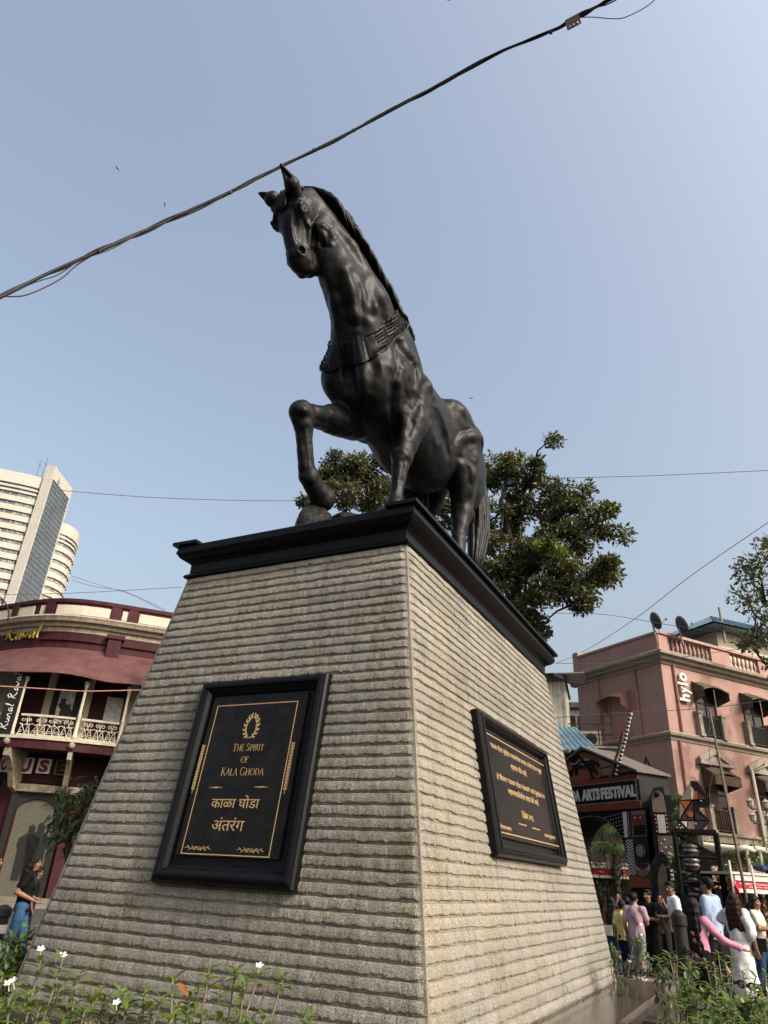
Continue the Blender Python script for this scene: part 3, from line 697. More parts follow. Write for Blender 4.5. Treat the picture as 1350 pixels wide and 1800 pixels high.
['g',[[1.189,.429,2.316,.025],[1.072,.348,2.189,.025]],.057,.015,1],
['g',[[1.072,.348,2.189,.025],[.84,.25,2.103,.025]],.057,.015,1],
['g',[[1.106,.527,2.73,.02],[.856,.538,2.968,.02]],.057,.015,1],
['g',[[.856,.538,2.968,.02],[.552,.529,3.094,.02]],.057,.015,1],
['g',[[.764,.561,2.84,.025],[.716,.611,2.665,.025]],.057,.015,1],
['g',[[.716,.611,2.665,.025],[.711,.567,2.425,.025]],.057,.015,1],
['g',[[.711,.567,2.425,.025],[.74,.538,2.331,.025]],.057,.015,1],
['g',[[.74,.538,2.331,.025],[.751,.504,2.2,.025]],.057,.015,1],
['g',[[.962,.53,2.537,.018],[.95,.487,2.4,.018]],.057,.015,1],
['g',[[.95,.487,2.4,.018],[.857,.461,2.374,.018]],.057,.015,1],
['g',[[.768,.488,2.259,.016],[.753,.468,2.093,.016]],.057,.015,1],
['g',[[.753,.468,2.093,.016],[.773,.436,1.899,.016]],.057,.015,1],
['g',[[.876,.364,2.219,.016],[.757,.254,2.077,.016]],.057,.015,1],
['g',[[.757,.254,2.077,.016],[.796,.27,1.795,.016]],.057,.015,1],
['g',[[1.149,.469,2.587,.05],[1.136,.429,2.424,.05]],.06,.015,0],
['g',[[1.136,.429,2.424,.05],[1.033,.373,2.33,.05]],.06,.015,0],
['g',[[1.033,.373,2.33,.05],[.879,.315,2.253,.05]],.06,.015,0],
['g',[[.797,.484,2.896,.045],[.742,.526,2.72,.045]],.06,.015,0],
['g',[[.742,.526,2.72,.045],[.756,.481,2.53,.045]],.06,.015,0],
['g',[[.787,.37,2.282,.035],[.731,.373,2.036,.035]],.06,.015,0],
['g',[[.731,.373,2.036,.035],[.76,.363,1.76,.035]],.06,.015,0],
['g',[[1.184,.427,3.017,.03],[1.311,.455,2.741,.03]],.081,.015,1],
['g',[[1.311,.455,2.741,.03],[1.28,.493,2.628,.03]],.081,.015,1],
['g',[[1.215,.332,3.057,.05],[1.341,.359,2.727,.05]],.096,.015,0],
['g',[[1.341,.359,2.727,.05],[1.324,.398,2.507,.05]],.096,.015,0],
['g',[[1.086,.426,3.095,.05],[1,.447,2.979,.05]],.096,.015,0],
['g',[[1,.447,2.979,.05],[.821,.484,2.967,.05]],.096,.015,0],
['g',[[2.041,.237,3.434,.03],[1.916,.271,3.254,.03]],.103,.015,1],
['g',[[1.916,.271,3.254,.03],[1.836,.275,3.078,.03]],.103,.015,1],
['g',[[1.836,.275,3.078,.03],[1.723,.237,2.907,.03]],.103,.015,1],
['g',[[2.037,.047,3.22,.025],[1.924,.088,3.064,.025]],.103,.015,1],
['g',[[1.924,.088,3.064,.025],[1.797,.109,2.92,.025]],.103,.015,1],
['g',[[1.789,.288,3.547,.025],[1.73,.363,3.288,.025]],.115,.015,1],
['g',[[1.73,.363,3.288,.025],[1.72,.352,3.074,.025]],.115,.015,1],
['g',[[1.857,.197,3.622,.05],[1.674,.255,3.479,.05]],.096,.015,0],
['g',[[1.674,.255,3.479,.05],[1.647,.323,3.195,.05]],.096,.015,0],
['g',[[2.066,.135,3.453,.045],[1.924,.168,3.252,.045]],.096,.015,0],
['g',[[1.924,.168,3.252,.045],[1.782,.16,3.017,.045]],.096,.015,0],
['g',[[2.077,-.03,3.386,.04],[1.916,-.037,3.183,.04]],.096,.015,0],
['g',[[1.916,-.037,3.183,.04],[1.745,-.083,2.998,.04]],.096,.015,0],
['g',[[.061,.555,2.547,.04],[-.209,.543,2.434,.04]],.103,.015,1],
['g',[[-.209,.543,2.434,.04],[-.44,.5,2.331,.04]],.103,.015,1],
['g',[[-.475,.532,2.473,.02],[-.751,.538,2.852,.02]],.057,.015,1],
['g',[[-.751,.538,2.852,.02],[-.905,.613,2.99,.02]],.057,.015,1],
['g',[[-.874,.489,2.52,.025],[-1.021,.546,2.41,.025]],.057,.015,1],
['g',[[-1.021,.546,2.41,.025],[-1.156,.532,2.226,.025]],.057,.015,1],
['g',[[-1.138,.639,3.278,.025],[-1.106,.716,2.995,.025]],.057,.015,1],
['g',[[-1.106,.716,2.995,.025],[-1.261,.698,2.849,.025]],.057,.015,1],
['g',[[-.723,.407,2.56,.05],[-.832,.487,2.824,.05]],.084,.015,0],
['g',[[-.832,.487,2.824,.05],[-1.007,.585,2.924,.05]],.084,.015,0],
['g',[[-1.007,.585,2.924,.05],[-1.149,.662,2.977,.05]],.084,.015,0],
['g',[[-.976,.447,2.47,.05],[-1.081,.397,2.289,.05]],.084,.015,0],
['g',[[-1.081,.397,2.289,.05],[-1.208,.369,2.06,.05]],.084,.015,0],
['g',[[-1.148,.59,2.651,.05],[-1.187,.538,2.392,.05]],.084,.015,0],
['g',[[-1.187,.538,2.392,.05],[-1.238,.46,2.137,.05]],.084,.015,0],
['g',[[-.586,.43,3.268,.05],[-.736,.526,3.242,.05]],.096,.015,0],
['g',[[-.736,.526,3.242,.05],[-.977,.572,3.153,.05]],.096,.015,0],
['g',[[1.984,-.269,1.41,.014],[1.898,-.25,1.219,.014]],.034,.015,1],
['g',[[1.898,-.25,1.219,.014],[1.816,-.233,1.01,.014]],.034,.015,1],
['g',[[1.935,-.202,1.433,.014],[1.841,-.202,1.269,.014]],.034,.015,1],
['g',[[1.841,-.202,1.269,.014],[1.752,-.193,1.067,.014]],.034,.015,1],
['g',[[2.086,-.301,1.537,.014],[2.043,-.245,1.505,.014]],.034,.015,1],
['g',[[2.043,-.245,1.505,.014],[2.026,-.195,1.534,.014]],.034,.015,1],
['g',[[1.564,-.283,2.062,.025],[1.577,-.147,1.879,.025]],.057,.015,1],
['g',[[1.577,-.147,1.879,.025],[1.577,-.173,1.708,.025]],.057,.015,1],
['g',[[2.056,-.271,1.596,.05],[2.029,-.228,1.59,.05]],.036,.015,0],
['g',[[1.991,-.335,1.518,.04],[1.96,-.28,1.464,.04]],.036,.015,0],
['g',[[1.96,-.28,1.464,.04],[1.941,-.238,1.496,.04]],.036,.015,0],
['g',[[1.736,-.303,.936,.045],[1.692,-.252,.928,.045]],.036,.015,0],
['g',[[1.797,-.225,1.736,.05],[1.571,-.2,1.833,.05]],.072,.015,0],
['g',[[1.571,-.2,1.833,.05],[1.278,-.169,1.945,.05]],.072,.015,0],
['g',[[1.819,-.175,1.599,.016],[1.439,-.218,1.725,.016]],.046,.015,1],
['g',[[1.439,-.218,1.725,.016],[1.103,-.21,1.856,.016]],.046,.015,1],
['g',[[.829,.301,1.497,.012],[.83,.299,1.271,.012]],.029,.015,1],
['g',[[.83,.299,1.271,.012],[.889,.33,1.03,.012]],.029,.015,1],
['g',[[.802,.406,1.489,.012],[.8,.387,1.268,.012]],.029,.015,1],
['g',[[.8,.387,1.268,.012],[.852,.394,1.035,.012]],.029,.015,1],
['g',[[.774,.272,1.628,.045],[.784,.345,1.567,.045]],.036,.015,0],
['g',[[.784,.345,1.567,.045],[.753,.408,1.607,.045]],.036,.015,0],
['g',[[.782,.296,1.668,.05],[.781,.373,1.654,.05]],.036,.015,0],
['g',[[1.56,-.039,2.591,.03],[1.507,-.032,2.47,.03]],.092,.015,1],
['g',[[1.507,-.032,2.47,.03],[1.463,-.061,2.274,.03]],.092,.015,1],
['g',[[1.575,.27,2.598,.03],[1.547,.338,2.358,.03]],.115,.015,1],
['g',[[1.547,.338,2.358,.03],[1.478,.284,2.154,.03]],.115,.015,1],
['g',[[2.619,-.135,3.972,.012],[2.528,-.169,3.96,.012]],.023,.015,1],
['g',[[2.528,-.169,3.96,.012],[2.407,-.161,3.992,.012]],.023,.015,1],
['g',[[2.648,-.143,3.984,.018],[2.57,-.168,3.972,.018]],.024,.015,0],
['g',[[2.57,-.168,3.972,.018],[2.486,-.16,3.941,.018]],.024,.015,0],
['g',[[2.486,-.16,3.941,.018],[2.401,-.161,4.018,.018]],.024,.015,0],
['g',[[2.471,-.149,3.934,.016],[2.361,-.191,3.903,.016]],.024,.015,0],
['g',[[2.361,-.191,3.903,.016],[2.307,-.195,3.81,.016]],.024,.015,0],
['g',[[2.426,-.124,3.985,.016],[2.352,-.146,3.894,.016]],.034,.015,1],
['g',[[2.352,-.146,3.894,.016],[2.324,-.152,3.825,.016]],.034,.015,1],
['g',[[2.404,-.117,4.021,.03],[2.363,-.046,4.011,.03]],.036,.015,0],
['g',[[2.363,-.046,4.011,.03],[2.27,.008,3.991,.03]],.036,.015,0],
['g',[[2.27,.008,3.991,.03],[2.233,.039,3.883,.03]],.036,.015,0],
['g',[[2.233,.039,3.883,.03],[2.241,.01,3.777,.03]],.036,.015,0],
['g',[[2.29,-.088,3.826,.02],[2.289,-.035,3.758,.02]],.034,.015,1],
['g',[[2.289,-.035,3.758,.02],[2.264,.024,3.746,.02]],.034,.015,1],
['g',[[2.687,-.278,3.961,.02],[2.623,-.285,3.812,.02]],.036,.015,0],
['g',[[2.623,-.285,3.812,.02],[2.549,-.279,3.632,.02]],.036,.015,0],
['g',[[2.696,-.208,3.965,.018],[2.616,-.22,3.841,.018]],.046,.015,1],
['g',[[2.616,-.22,3.841,.018],[2.547,-.223,3.7,.018]],.046,.015,1],
['g',[[.663,.649,2.717,.03],[.685,.601,2.471,.03]],.103,.015,1],
['g',[[.564,.658,2.615,.03],[.59,.624,2.373,.03]],.103,.015,1],
['g',[[.246,.565,2.709,.03],[.234,.526,2.475,.03]],.103,.015,1],
['g',[[.134,.564,2.622,.03],[.091,.523,2.41,.03]],.103,.015,1],
['g',[[.021,.562,2.536,.03],[-.061,.518,2.347,.03]],.103,.015,1]]
HE0=[2.672, -0.37, 4.0368]; HAX=[[-0.2205, 0.0447, -0.9744], [0.9549, -0.1936, -0.225], [0.1987, 0.9801, 0.0]]
HO=PTOP+e1*PW/2+e2*PD/2; HO[2]=4.6
HX=-e2; HY=-e1
def hw(p): p=np.asarray(p,float); return HO+np.outer(p[...,0].ravel(),HX)+np.outer(p[...,1].ravel(),HY)+np.outer(p[...,2].ravel(),ez)
def hw1(p): return HO+HX*p[0]+HY*p[1]+ez*p[2]
HS=SDF((-2.5,-1.,.5),(3.25,1.,4.95),.0135)
for p in HPRIM:
    if p[0]=='g': HS.group(p[1],p[2],p[3],p[4])
    elif p[0]=='c': HS.cone(*p[1:])
    else: HS.ell(p[1],p[2],p[3] or None,p[4],p[5])
# veins and small surface modulation of the cast
_r=np.random.RandomState(2); _ax=[(HS.lo[i]+HS.h*np.arange(HS.n[i])).astype(np.float32) for i in range(3)]
_X,_Y,_Z=np.meshgrid(*_ax,indexing='ij',sparse=True)
for sc,am in ((8,.0016),(18,.0013),(40,.0009)):
    for _ in range(7):
        _w=_r.randn(3); _w=_w/np.linalg.norm(_w)*sc*_r.uniform(.7,1.3); HS.D+=(am*np.sin(_X*_w[0]+_Y*_w[1]+_Z*_w[2]+_r.uniform(0,6))).astype(np.float32)
HV,HF=HS.mesh()
horse=thing('horse_statue','black bronze horse statue with raised foreleg standing on the tall stone pedestal','statue',HO)
rawmesh('body',hw(HV),HF,M['bronze'],horse)
def samp(p):
    q=(np.asarray(p,float)-HS.lo)/HS.h; i=np.clip(np.floor(q).astype(int),0,HS.n-2); f_=q-i; D=HS.D; r=0
    for a in(0,1):
        for b in(0,1):
            for c in(0,1):
                r+=D[i[0]+a,i[1]+b,i[2]+c]*(f_[0] if a else 1-f_[0])*(f_[1] if b else 1-f_[1])*(f_[2] if c else 1-f_[2])
    return r
def grad(p):
    e=.02; return nrm([samp(p+V3(e,0,0))-samp(p-V3(e,0,0)),samp(p+V3(0,e,0))-samp(p-V3(0,e,0)),samp(p+V3(0,0,e))-samp(p-V3(0,0,e))])
def snap(p,d,it=6):
    p=np.array(p,float)
    for _ in range(it):
        s=samp(p)
        if s>1: break
        p=p-(s-d)*grad(p)*.8
    return p
# ---- breast collar
c0=V3(1.22,.03,3.26); cn=nrm(V3(1.08,0,.685)); ca=nrm(V3(.685,0,-1.08)); cb=V3(0,1,0)
NT=120
def hit(th,off):
    d=ca*math.cos(th)+cb*math.sin(th); o=c0+cn*off
    r=1.1
    while r>.1 and samp(o+d*r)>0.0: r-=.012
    return o+d*r,d
def band(w0,w1,o,t0=-math.pi,t1=math.pi,n=NT,rows=3):
    P=[[None]*(rows) for _ in range(n)]
    for i in range(n):
        th=t0+(t1-t0)*i/(n-1)
        for j in range(rows):
            p,d=hit(th,w0+(w1-w0)*j/(rows-1)); P[i][j]=p+d*o
    return P
mb=MB(); WB=.115
A=band(-WB,WB,.03,rows=4); B=band(-WB,WB,-.03,rows=4); n=NT
vs=[hw1(A[i][j]) for i in range(n) for j in range(4)]+[hw1(B[i][j]) for i in range(n) for j in (0,3)]
fs=[(i*4+j,i*4+j+1,i*4+4+j+1,i*4+4+j) for i in range(n-1) for j in range(3)]
q=n*4
for i in range(n-1): fs+=[(i*4,i*4+4,q+(i+1)*2,q+i*2),(i*4+3,q+i*2+1,q+(i+1)*2+1,i*4+7)]
mb.add(vs,fs); mb.build('breast_collar',M['bronze'],horse,smooth=True)
mb=MB()
for row in (-.09,-.054,-.018,.018,.054,.09):
    for i in range(150):
        th=-2.9+5.8*i/149
        if abs(th)<.52 : continue
        p,d=hit(th+(.01 if int(row*1000)%2 else 0),row); pp=hw1(p+d*.034); mb.ball(pp,(.015,.015,.012),5,3)
for row in (-.11,.11):
    mb.tube([hw1(hit(-2.9+5.8*i/119,row)[0]+hit(-2.9+5.8*i/119,row)[1]*.034) for i in range(120)],.013,5)
mb.build('collar_links',M['bronze'],horse,kind='stuff')
# medallions in front
for tc,wd,hh,arch in ((.2,.13,.12,1),(-.22,.13,.12,1),(0.0,.045,.12,0)):
    mb=MB(); 
    nn=7; P=[]
    for i in range(nn):
        th=tc+(i/(nn-1)-.5)*wd*1.9
        top=hh*(1+.22*math.cos((i/(nn-1)-.5)*math.pi)) if arch else hh
        a,d=hit(th,-hh); b,d2=hit(th,top); P+=[hw1(a+d*.03),hw1(a+d*.05),hw1(b+d2*.075),hw1(b+d2*.03)]
    mb.add(P,[(i*4+j,i*4+4+j,i*4+5+j,i*4+1+j) for i in range(nn-1) for j in range(3)]+[(0,1,2,3),tuple((nn-1)*4+k for k in(3,2,1,0))])
    for i in range(6):
        for s in (-1,1):
            a,d=hit(tc+s*.03,-hh*.75+hh*1.5*i/5); b,d2=hit(tc+s*(.1 if arch else .045),-hh*.6+hh*1.5*i/5); mb.tube([hw1(a+d*.06),hw1(b+d2*.066)],.009,4)
    for th in (tc-wd*.95,tc+wd*.95):
        mb.tube([hw1(hit(th,-hh+2*hh*i/5)[0]+hit(th,-hh+2*hh*i/5)[1]*.055) for i in range(6)],.016,5)
    mb.build('collar_medallion',M['bronze'],horse)
mb=MB()
for k in range(3):
    th=2.62+.05*k; a,d=hit(th,-.17); b,d2=hit(th,.16); mb.tube([hw1(a+d*.05),hw1(b+d2*.05)],.03,6)
mb.build('collar_buckle',M['bronze'],horse,smooth=True)
# ---- mane and forelock : tapered locks laid on the neck
CRP=[V3(2.5,-.27,4.62),V3(2.2,-.12,4.5),V3(1.75,.03,4.22),V3(1.3,.08,4.0),V3(.85,.07,3.78)]
def crest(t):
    x=t*(len(CRP)-1); i=min(int(x),len(CRP)-2); return CRP[i]*(1-x+i)+CRP[i+1]*(x-i)
r=np.random.RandomState(5); mb=MB()
for i in range(120):
    t=(i+.5)/120; p0=crest(t)+V3(0,r.uniform(-.05,.05),.0); p0=snap(p0,.0); L=r.uniform(.4,.7)
    side=1 if r.rand()<.8 else -1
    dirv=nrm(V3(-.75+r.uniform(-.2,.2),(.62 if side>0 else .35)*side,-.5+r.uniform(-.25,.15))); pts=[]; ph=r.uniform(0,6); am=r.uniform(.03,.07)
    for k in range(8):
        q=p0+dirv*L*k/7+V3(.6,0,.8)*am*math.sin(ph+k*1.3)*(k/7); pts.append(hw1(snap(q,.03+.055*math.sin(math.pi*(k+.6)/8)+r.uniform(0,.03))))
    mb.tube(pts,[.03,.055,.062,.058,.05,.038,.025,.007],6,flat=.7)
mb.build('mane',M['bronze'],horse,smooth=True)
mb=MB(); H0=np.array(HE0); HA_=np.array(HAX)
def hd(n_,f_,l): return H0+HA_[0]*n_*1.08+HA_[1]*f_*1.1+HA_[2]*l*1.2
for i in range(26):
    a=hd(-.3+r.uniform(-.04,.04),-.16+r.uniform(-.05,.05),r.uniform(-.1,.1)); b=hd(-.02+r.uniform(-.1,.06),.0,a[1]*0+r.uniform(-.15,.02)); pts=[]
    for k in range(7):
        q=a+(b-a)*k/6+HA_[1]*.09*math.sin(math.pi*k/6)*(.6+.4*r.rand())+HA_[2]*.02*math.sin(k*1.4+i); pts.append(hw1(snap(q,.01+.035*math.sin(math.pi*(k+1)/8)) ))
    mb.tube(pts,[.018,.03,.032,.028,.022,.015,.004],6)
mb.build('forelock',M['bronze'],horse,smooth=True)
# ---- tail
mb=MB(); TP=[V3(-1.95,.05,3.25),V3(-2.12,.14,3.12),V3(-2.18,.22,2.8),V3(-2.1,.31,2.35),V3(-1.96,.36,1.9),V3(-1.82,.37,1.5),V3(-1.7,.36,1.12)]
TR=[.09,.13,.17,.16,.14,.1,.03]
mb.tube([hw1(p) for p in TP],[x*.8 for x in TR],10)
for i in range(44):
    a=2*math.pi*i/44; pts=[]; w0=r.uniform(-.3,.3); off=r.uniform(.75,1.05)
    for k,(p,R_) in enumerate(zip(TP,TR)):
        an=a+w0*math.sin(k*.9+i); pts.append(hw1(p+V3(math.cos(an)*R_*off,math.sin(an)*R_*off,-.03*r.rand()*k)))
    mb.tube(pts,[.02,.03,.034,.034,.03,.024,.006],5)
mb.build('tail',M['bronze'],horse,smooth=True)
# ---- bronze ground with boulders
def rock(c,R,seed,name='boulder'):
    import bmesh
    bm=bmesh.new(); bmesh.ops.create_icosphere(bm,subdivisions=4,radius=1); rr=np.random.RandomState(seed)
    pl=[(nrm(rr.randn(3)),rr.uniform(.62,.95)) for _ in range(16)]
    mb=MB(); vs=[]
    for v in bm.verts:
        d=np.array(v.co); s=1.0
        for n_,h in pl:
            c_=d@n_
            if c_*s>h: s=h/c_
        s+=.03*math.sin(d[0]*9+seed)*math.sin(d[1]*8)*math.sin(d[2]*11)+rr.uniform(-.006,.006)
        vs.append(hw1(V3(c[0]+d[0]*R[0]*s,c[1]+d[1]*R[1]*s,c[2]+d[2]*R[2]*s)))
    mb.add(vs,[tuple(v.index for v in f.verts) for f in bm.faces]); bm.free()
    return mb.build(name,M['rockbronze'],horse,smooth=False)
rock((1.40,-.36,.44),(.27,.26,.36),3); rock((1.12,-.08,.42),(.36,.3,.30),8); rock((.7,-.32,.3),(.55,.4,.4),12)
mb=MB(); vs=[];pr=[(1.0,0),(1.02,.2),(.97,.4),(.9,.56),(.75,.62)]
n=28; rr=np.random.RandomState(4)
for s,z in pr:
    for k in range(n):
        t=2*math.pi*k/n; j=1+.05*math.sin(3*t+z*5)+.03*rr.rand(); cx=abs(math.cos(t))**.6*(1 if math.cos(t)>0 else -1); cy=abs(math.sin(t))**.6*(1 if math.sin(t)>0 else -1)
        vs.append(hw1(V3(-.35+1.75*s*j*cx,.75*s*j*cy,z)))
fs=[(i*n+k,i*n+(k+1)%n,(i+1)*n+(k+1)%n,(i+1)*n+k) for i in range(len(pr)-1) for k in range(n)]+[tuple((len(pr)-1)*n+k for k in range(n))]
mb.add(vs,fs); mb.build('ground_mound',M['rockbronze'],horse,smooth=True)

# ------------------------------------------------------------------ ground
M['asphalt']=mat('asphalt',(.04,.039,.037),.85,.3,3,bump=.3,bscale=60)
M['paving']=mat('paving',(.12,.105,.085),.8,.25,2,bump=.2,bscale=30)
M['soil']=mat('soil',(.045,.03,.02),.95,.5,6,bump=.8,bscale=12)
M['kerb']=mat('kerb_stone',(.2,.19,.17),.8,.25,5,bump=.3,bscale=30)
mb=MB(); mb.add([(-1200,-1200,-.012),(1200,-1200,-.012),(1200,1200,-.012),(-1200,1200,-.012)],[(0,1,2,3)]); mb.build('ground',M['asphalt'],kind='structure')
mb=MB(); q=[BC-e1*9-e2*1.8,BC+e1*12-e2*1.8,BC+e1*12+e2*16,BC-e1*9+e2*16]
mb.add([(*p[:2],-.004) for p in q],[(0,1,2,3)]); mb.build('plaza_paving',M['paving'],kind='structure')
def bedrect(o,z): return brect(o,z)
mb=MB(); mb.add(brect(2.3,.16,1.9),[(0,1,2,3)]); mb.build('planting_bed',M['soil'],kind='structure')
mb=MB(); A=brect(2.3,0,1.9); B=brect(2.45,0,2.05)
for k in range(4):
    a,b,c,d=A[k],A[(k+1)%4],B[(k+1)%4],B[k]; up=V3(0,0,.2)
    mb.add([a,b,c,d,a+up,b+up,c+up,d+up],[(0,1,5,4),(2,3,7,6),(4,5,6,7),(0,4,7,3),(1,2,6,5)])
mb.build('kerb',M['kerb'],kind='structure')
# ------------------------------------------------------------------ far tower (two curved wings and a glass fin)
M['twhite']=mat('tower_white_concrete',(.36,.345,.31),.8,.06,.3,streak=.12)
M['tglass']=mat('tower_window_glass',(.06,.07,.078),.25,.35,.8,spec=.7)
M['tfin']=mat('tower_fin_glass',(.07,.085,.095),.2,.3,.12,spec=.9)
M['tmull']=mat('tower_mullion',(.11,.12,.13),.5,.1)
DT=300.
tower=thing('curved_office_tower','distant white office tower with curved ribbon windows and glass fin beyond the maroon building','tower',atH(75,900,DT)*V3(1,1,0))
def hpt(x,d,yref=1000):
    p=atH(x,yref,d); return p
def wing(pts,ztop,nf,fh,name):
    """pts plan polyline (left to right), bands of spandrel and glass from the top down"""
    P=[np.array([p[0],p[1],0]) for p in pts]
    def strip(mb,z0,z1,off,mi=0):
        vs=[];n=len(P)
        for i in range(n):
            a=P[max(i-1,0)]; b=P[min(i+1,n-1)]; d=nrm(b-a); no=np.cross(d,ez)
            for z in (z0,z1):
                vs.append(P[i]+no*off+ez*z); vs.append(P[i]-no*9+ez*z)
        fs=[]
        for i in range(n-1):
            o=i*4; q=o+4; fs+=[(o,q,q+2,o+2),(o+2,q+2,q+3,o+3),(o,o+1,q+1,q)]
        fs+=[(0,2,3,1),((n-1)*4,(n-1)*4+1,(n-1)*4+3,(n-1)*4+2)]
        mb.add(vs,fs,mi)
    mb=MB(); strip(mb,ztop-5.2,ztop,.9); mb.build('parapet',M['twhite'],tower)
    z=ztop-5.2
    for k in range(2):
        mb=MB(); strip(mb,z-1.0,z,.3); mb.build('window_band',M['tglass'],tower)
        mb=MB(); strip(mb,z-1.9,z-1.0,.9); mb.build('spandrel',M['twhite'],tower); z-=1.9
    for k in range(nf):
        mb=MB(); strip(mb,z-1.8,z,.2); fr=mb.build('window_band',M['tglass'],tower)
        mb=MB(); r=np.random.RandomState(k)
        for i in range(len(P)-1):
            for t in (0,.33,.66):
                p=P[i]+(P[i+1]-P[i])*t; no=np.cross(nrm(P[i+1]-P[i]),ez); mb.box(p+no*.3+ez*(z-.78),(.16,.25,1.5))
                if r.rand()<.3: mb.box(p+no*.45+ez*(z-1.15)+nrm(P[i+1]-P[i])*.7,(.9,.5,.7))
        mb.build('mullions',M['twhite'],fr,kind='stuff')
        mb=MB(); strip(mb,z-fh,z-1.8,.9); mb.build('spandrel',M['twhite'],tower); z-=fh
ZT=atH(65,834,300)[2]
lw=[hpt(x,d) for x,d in ((-220,322),(-160,312),(-110,306),(-60,301.5),(-10,299.5),(20,299),(38,300))]
zl=atH(20,826,299)[2]; wing(lw,zl,24,4.15,'left')
rw=[hpt(x,d) for x,d in ((66,318),(84,318),(98,319),(108,321),(116,324),(121,328),(123,333))]
zr=atH(96,918,319)[2]; wing(rw,zr,20,4.15,'right')
a=hpt(42,296,1000); b=hpt(84,312,1000)
FT=Fr(V3(a[0],a[1],0),V3(b[0]-a[0],b[1]-a[1],0)); WT=np.linalg.norm((b-a)[:2]); zt=ZT+3
mb=MB(); mb.fbox(FT,-.8,0,0,zt+1,-3.2,.5); mb.fbox(FT,WT-.0,WT+.7,0,zt-1,-3.2,.4); mb.fbox(FT,0,WT,zt-5,zt+.6,-3.2,.4); mb.fbox(FT,0,WT,0,zt-5,-3.2,-2.7); mb.build('fin_frame',M['twhite'],tower)
mb=MB(); mb.fbox(FT,0,WT,0,zt-5,-2.6,.1); fin=mb.build('fin_glazing',M['tfin'],tower)
mb=MB()
for i in range(1,9): mb.fbox(FT,WT*i/9-.06,WT*i/9+.06,0,zt-5,.1,.3)
for k in range(40): mb.fbox(FT,0,WT,zt-7-k*2.1-.06,zt-7-k*2.1+.06,.1,.28)
mb.build('glazing_bars',M['tmull'],fin,kind='stuff')
mb=MB()
for x,y,h in ((66,830,6),(75,833,8),(98,852,7),(101,856,4)):
    p=atH(x,y,300); mb.bar(p-ez*3,p+ez*h,.18,.18)
    mb.bar(p+ez*h*.6-FT.u*1.5,p+ez*h*.6+FT.u*1.5,.12,.12)
mb.build('roof_mast',M['tmull'],tower)
# ------------------------------------------------------------------ maroon corner building
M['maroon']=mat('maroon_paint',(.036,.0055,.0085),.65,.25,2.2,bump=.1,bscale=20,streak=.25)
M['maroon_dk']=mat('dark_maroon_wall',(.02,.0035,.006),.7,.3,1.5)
M['cream']=mat('cream_paint',(.27,.235,.185),.7,.12,3,streak=.3)
M['awning']=mat('dusty_red_awning_sheet',(.065,.026,.025),.75,.22,.9,col2=(.085,.038,.036),streak=.12,bump=.15,bscale=6)
M['darkroom']=mat('dark_interior',(.012,.01,.01),.8,.3)
M['panelcream']=mat('pale_parapet_panel',(.40,.37,.305),.7,.08,3,streak=.1)
M['offwhite']=mat('off_white_ironwork',(.33,.30,.24),.6,.15,5)
M['goldpaint']=mat('gold_sign_lettering',(.3,.23,.06),.35,.15,6,metal=.5)
M['blackpaint']=mat('black_paint',(.012,.012,.012),.5,.2)
M['white']=mat('white_paint',(.45,.44,.42),.6,.08)
M['redletter']=mat('red_sign_paint',(.12,.012,.018),.5,.15)
M['yellowsign']=mat('ochre_sign_panel',(.16,.09,.015),.6,.2)
M['woodgrey']=mat('weathered_timber',(.2,.17,.13),.85,.35,6,bump=.4,bscale=30)
M['photo']=mat('grey_photo_print',(.3,.3,.3),.5,.4,4)
PTS=[(-27,39.2),(-24,37.5),(-21.5,36.1),(-19.5,35.05),(-18.2,34.35),(-17.1,33.8),(-16,33.42),(-15.2,33.3),(-14.5,33.33),(-13.7,33.5),(-12.9,33.78),(-10.5,34.65),(-7,35.95),(-3,37.45)]
PTS=[np.array([x,y,0]) for x,y in PTS]
SS=np.concatenate([[0],np.cumsum([np.linalg.norm(PTS[i+1]-PTS[i]) for i in range(len(PTS)-1)])])
def lnorm(s):
    def d(t):
        i=min(max(np.searchsorted(SS,t)-1,0),len(PTS)-2); return nrm(PTS[i+1]-PTS[i])
    v=nrm(d(s-.5)+d(s)+d(s+.5)); return np.cross(v,ez)
def LP(s,z,o=0):
    i=min(max(np.searchsorted(SS,s)-1,0),len(PTS)-2); t=(s-SS[i])/(SS[i+1]-SS[i]); return PTS[i]*(1-t)+PTS[i+1]*t+lnorm(s)*o+ez*z
def LB(x,y,o=0):
    v=ray(x,y); best=None
    for s in np.linspace(SS[0]+.1,SS[-1]-.1,420):
        p=LP(s,0,o)-CAM*V3(1,1,0); c=p[0]*v[1]-p[1]*v[0]
        if best is None or abs(c)<best[0]: best=(abs(c),s,p)
    s,p=best[1],best[2]; return s,CAM[2]+v[2]*np.hypot(p[0],p[1])/np.hypot(v[0],v[1])
def lbox(mb,s0,s1,z0,z1,o0,o1,step=.6,mi=0):
    n=max(1,int((s1-s0)/step)); vs=[]
    for i in range(n+1):
        s=s0+(s1-s0)*i/n
        vs+=[LP(s,z0,o0),LP(s,z0,o1),LP(s,z1,o1),LP(s,z1,o0)]
    fs=[(i*4+k,i*4+(k+1)%4,i*4+4+(k+1)%4,i*4+4+k) for i in range(n) for k in range(4)]+[(0,1,2,3),(n*4+3,n*4+2,n*4+1,n*4)]
    mb.add(vs,fs,mi); return mb
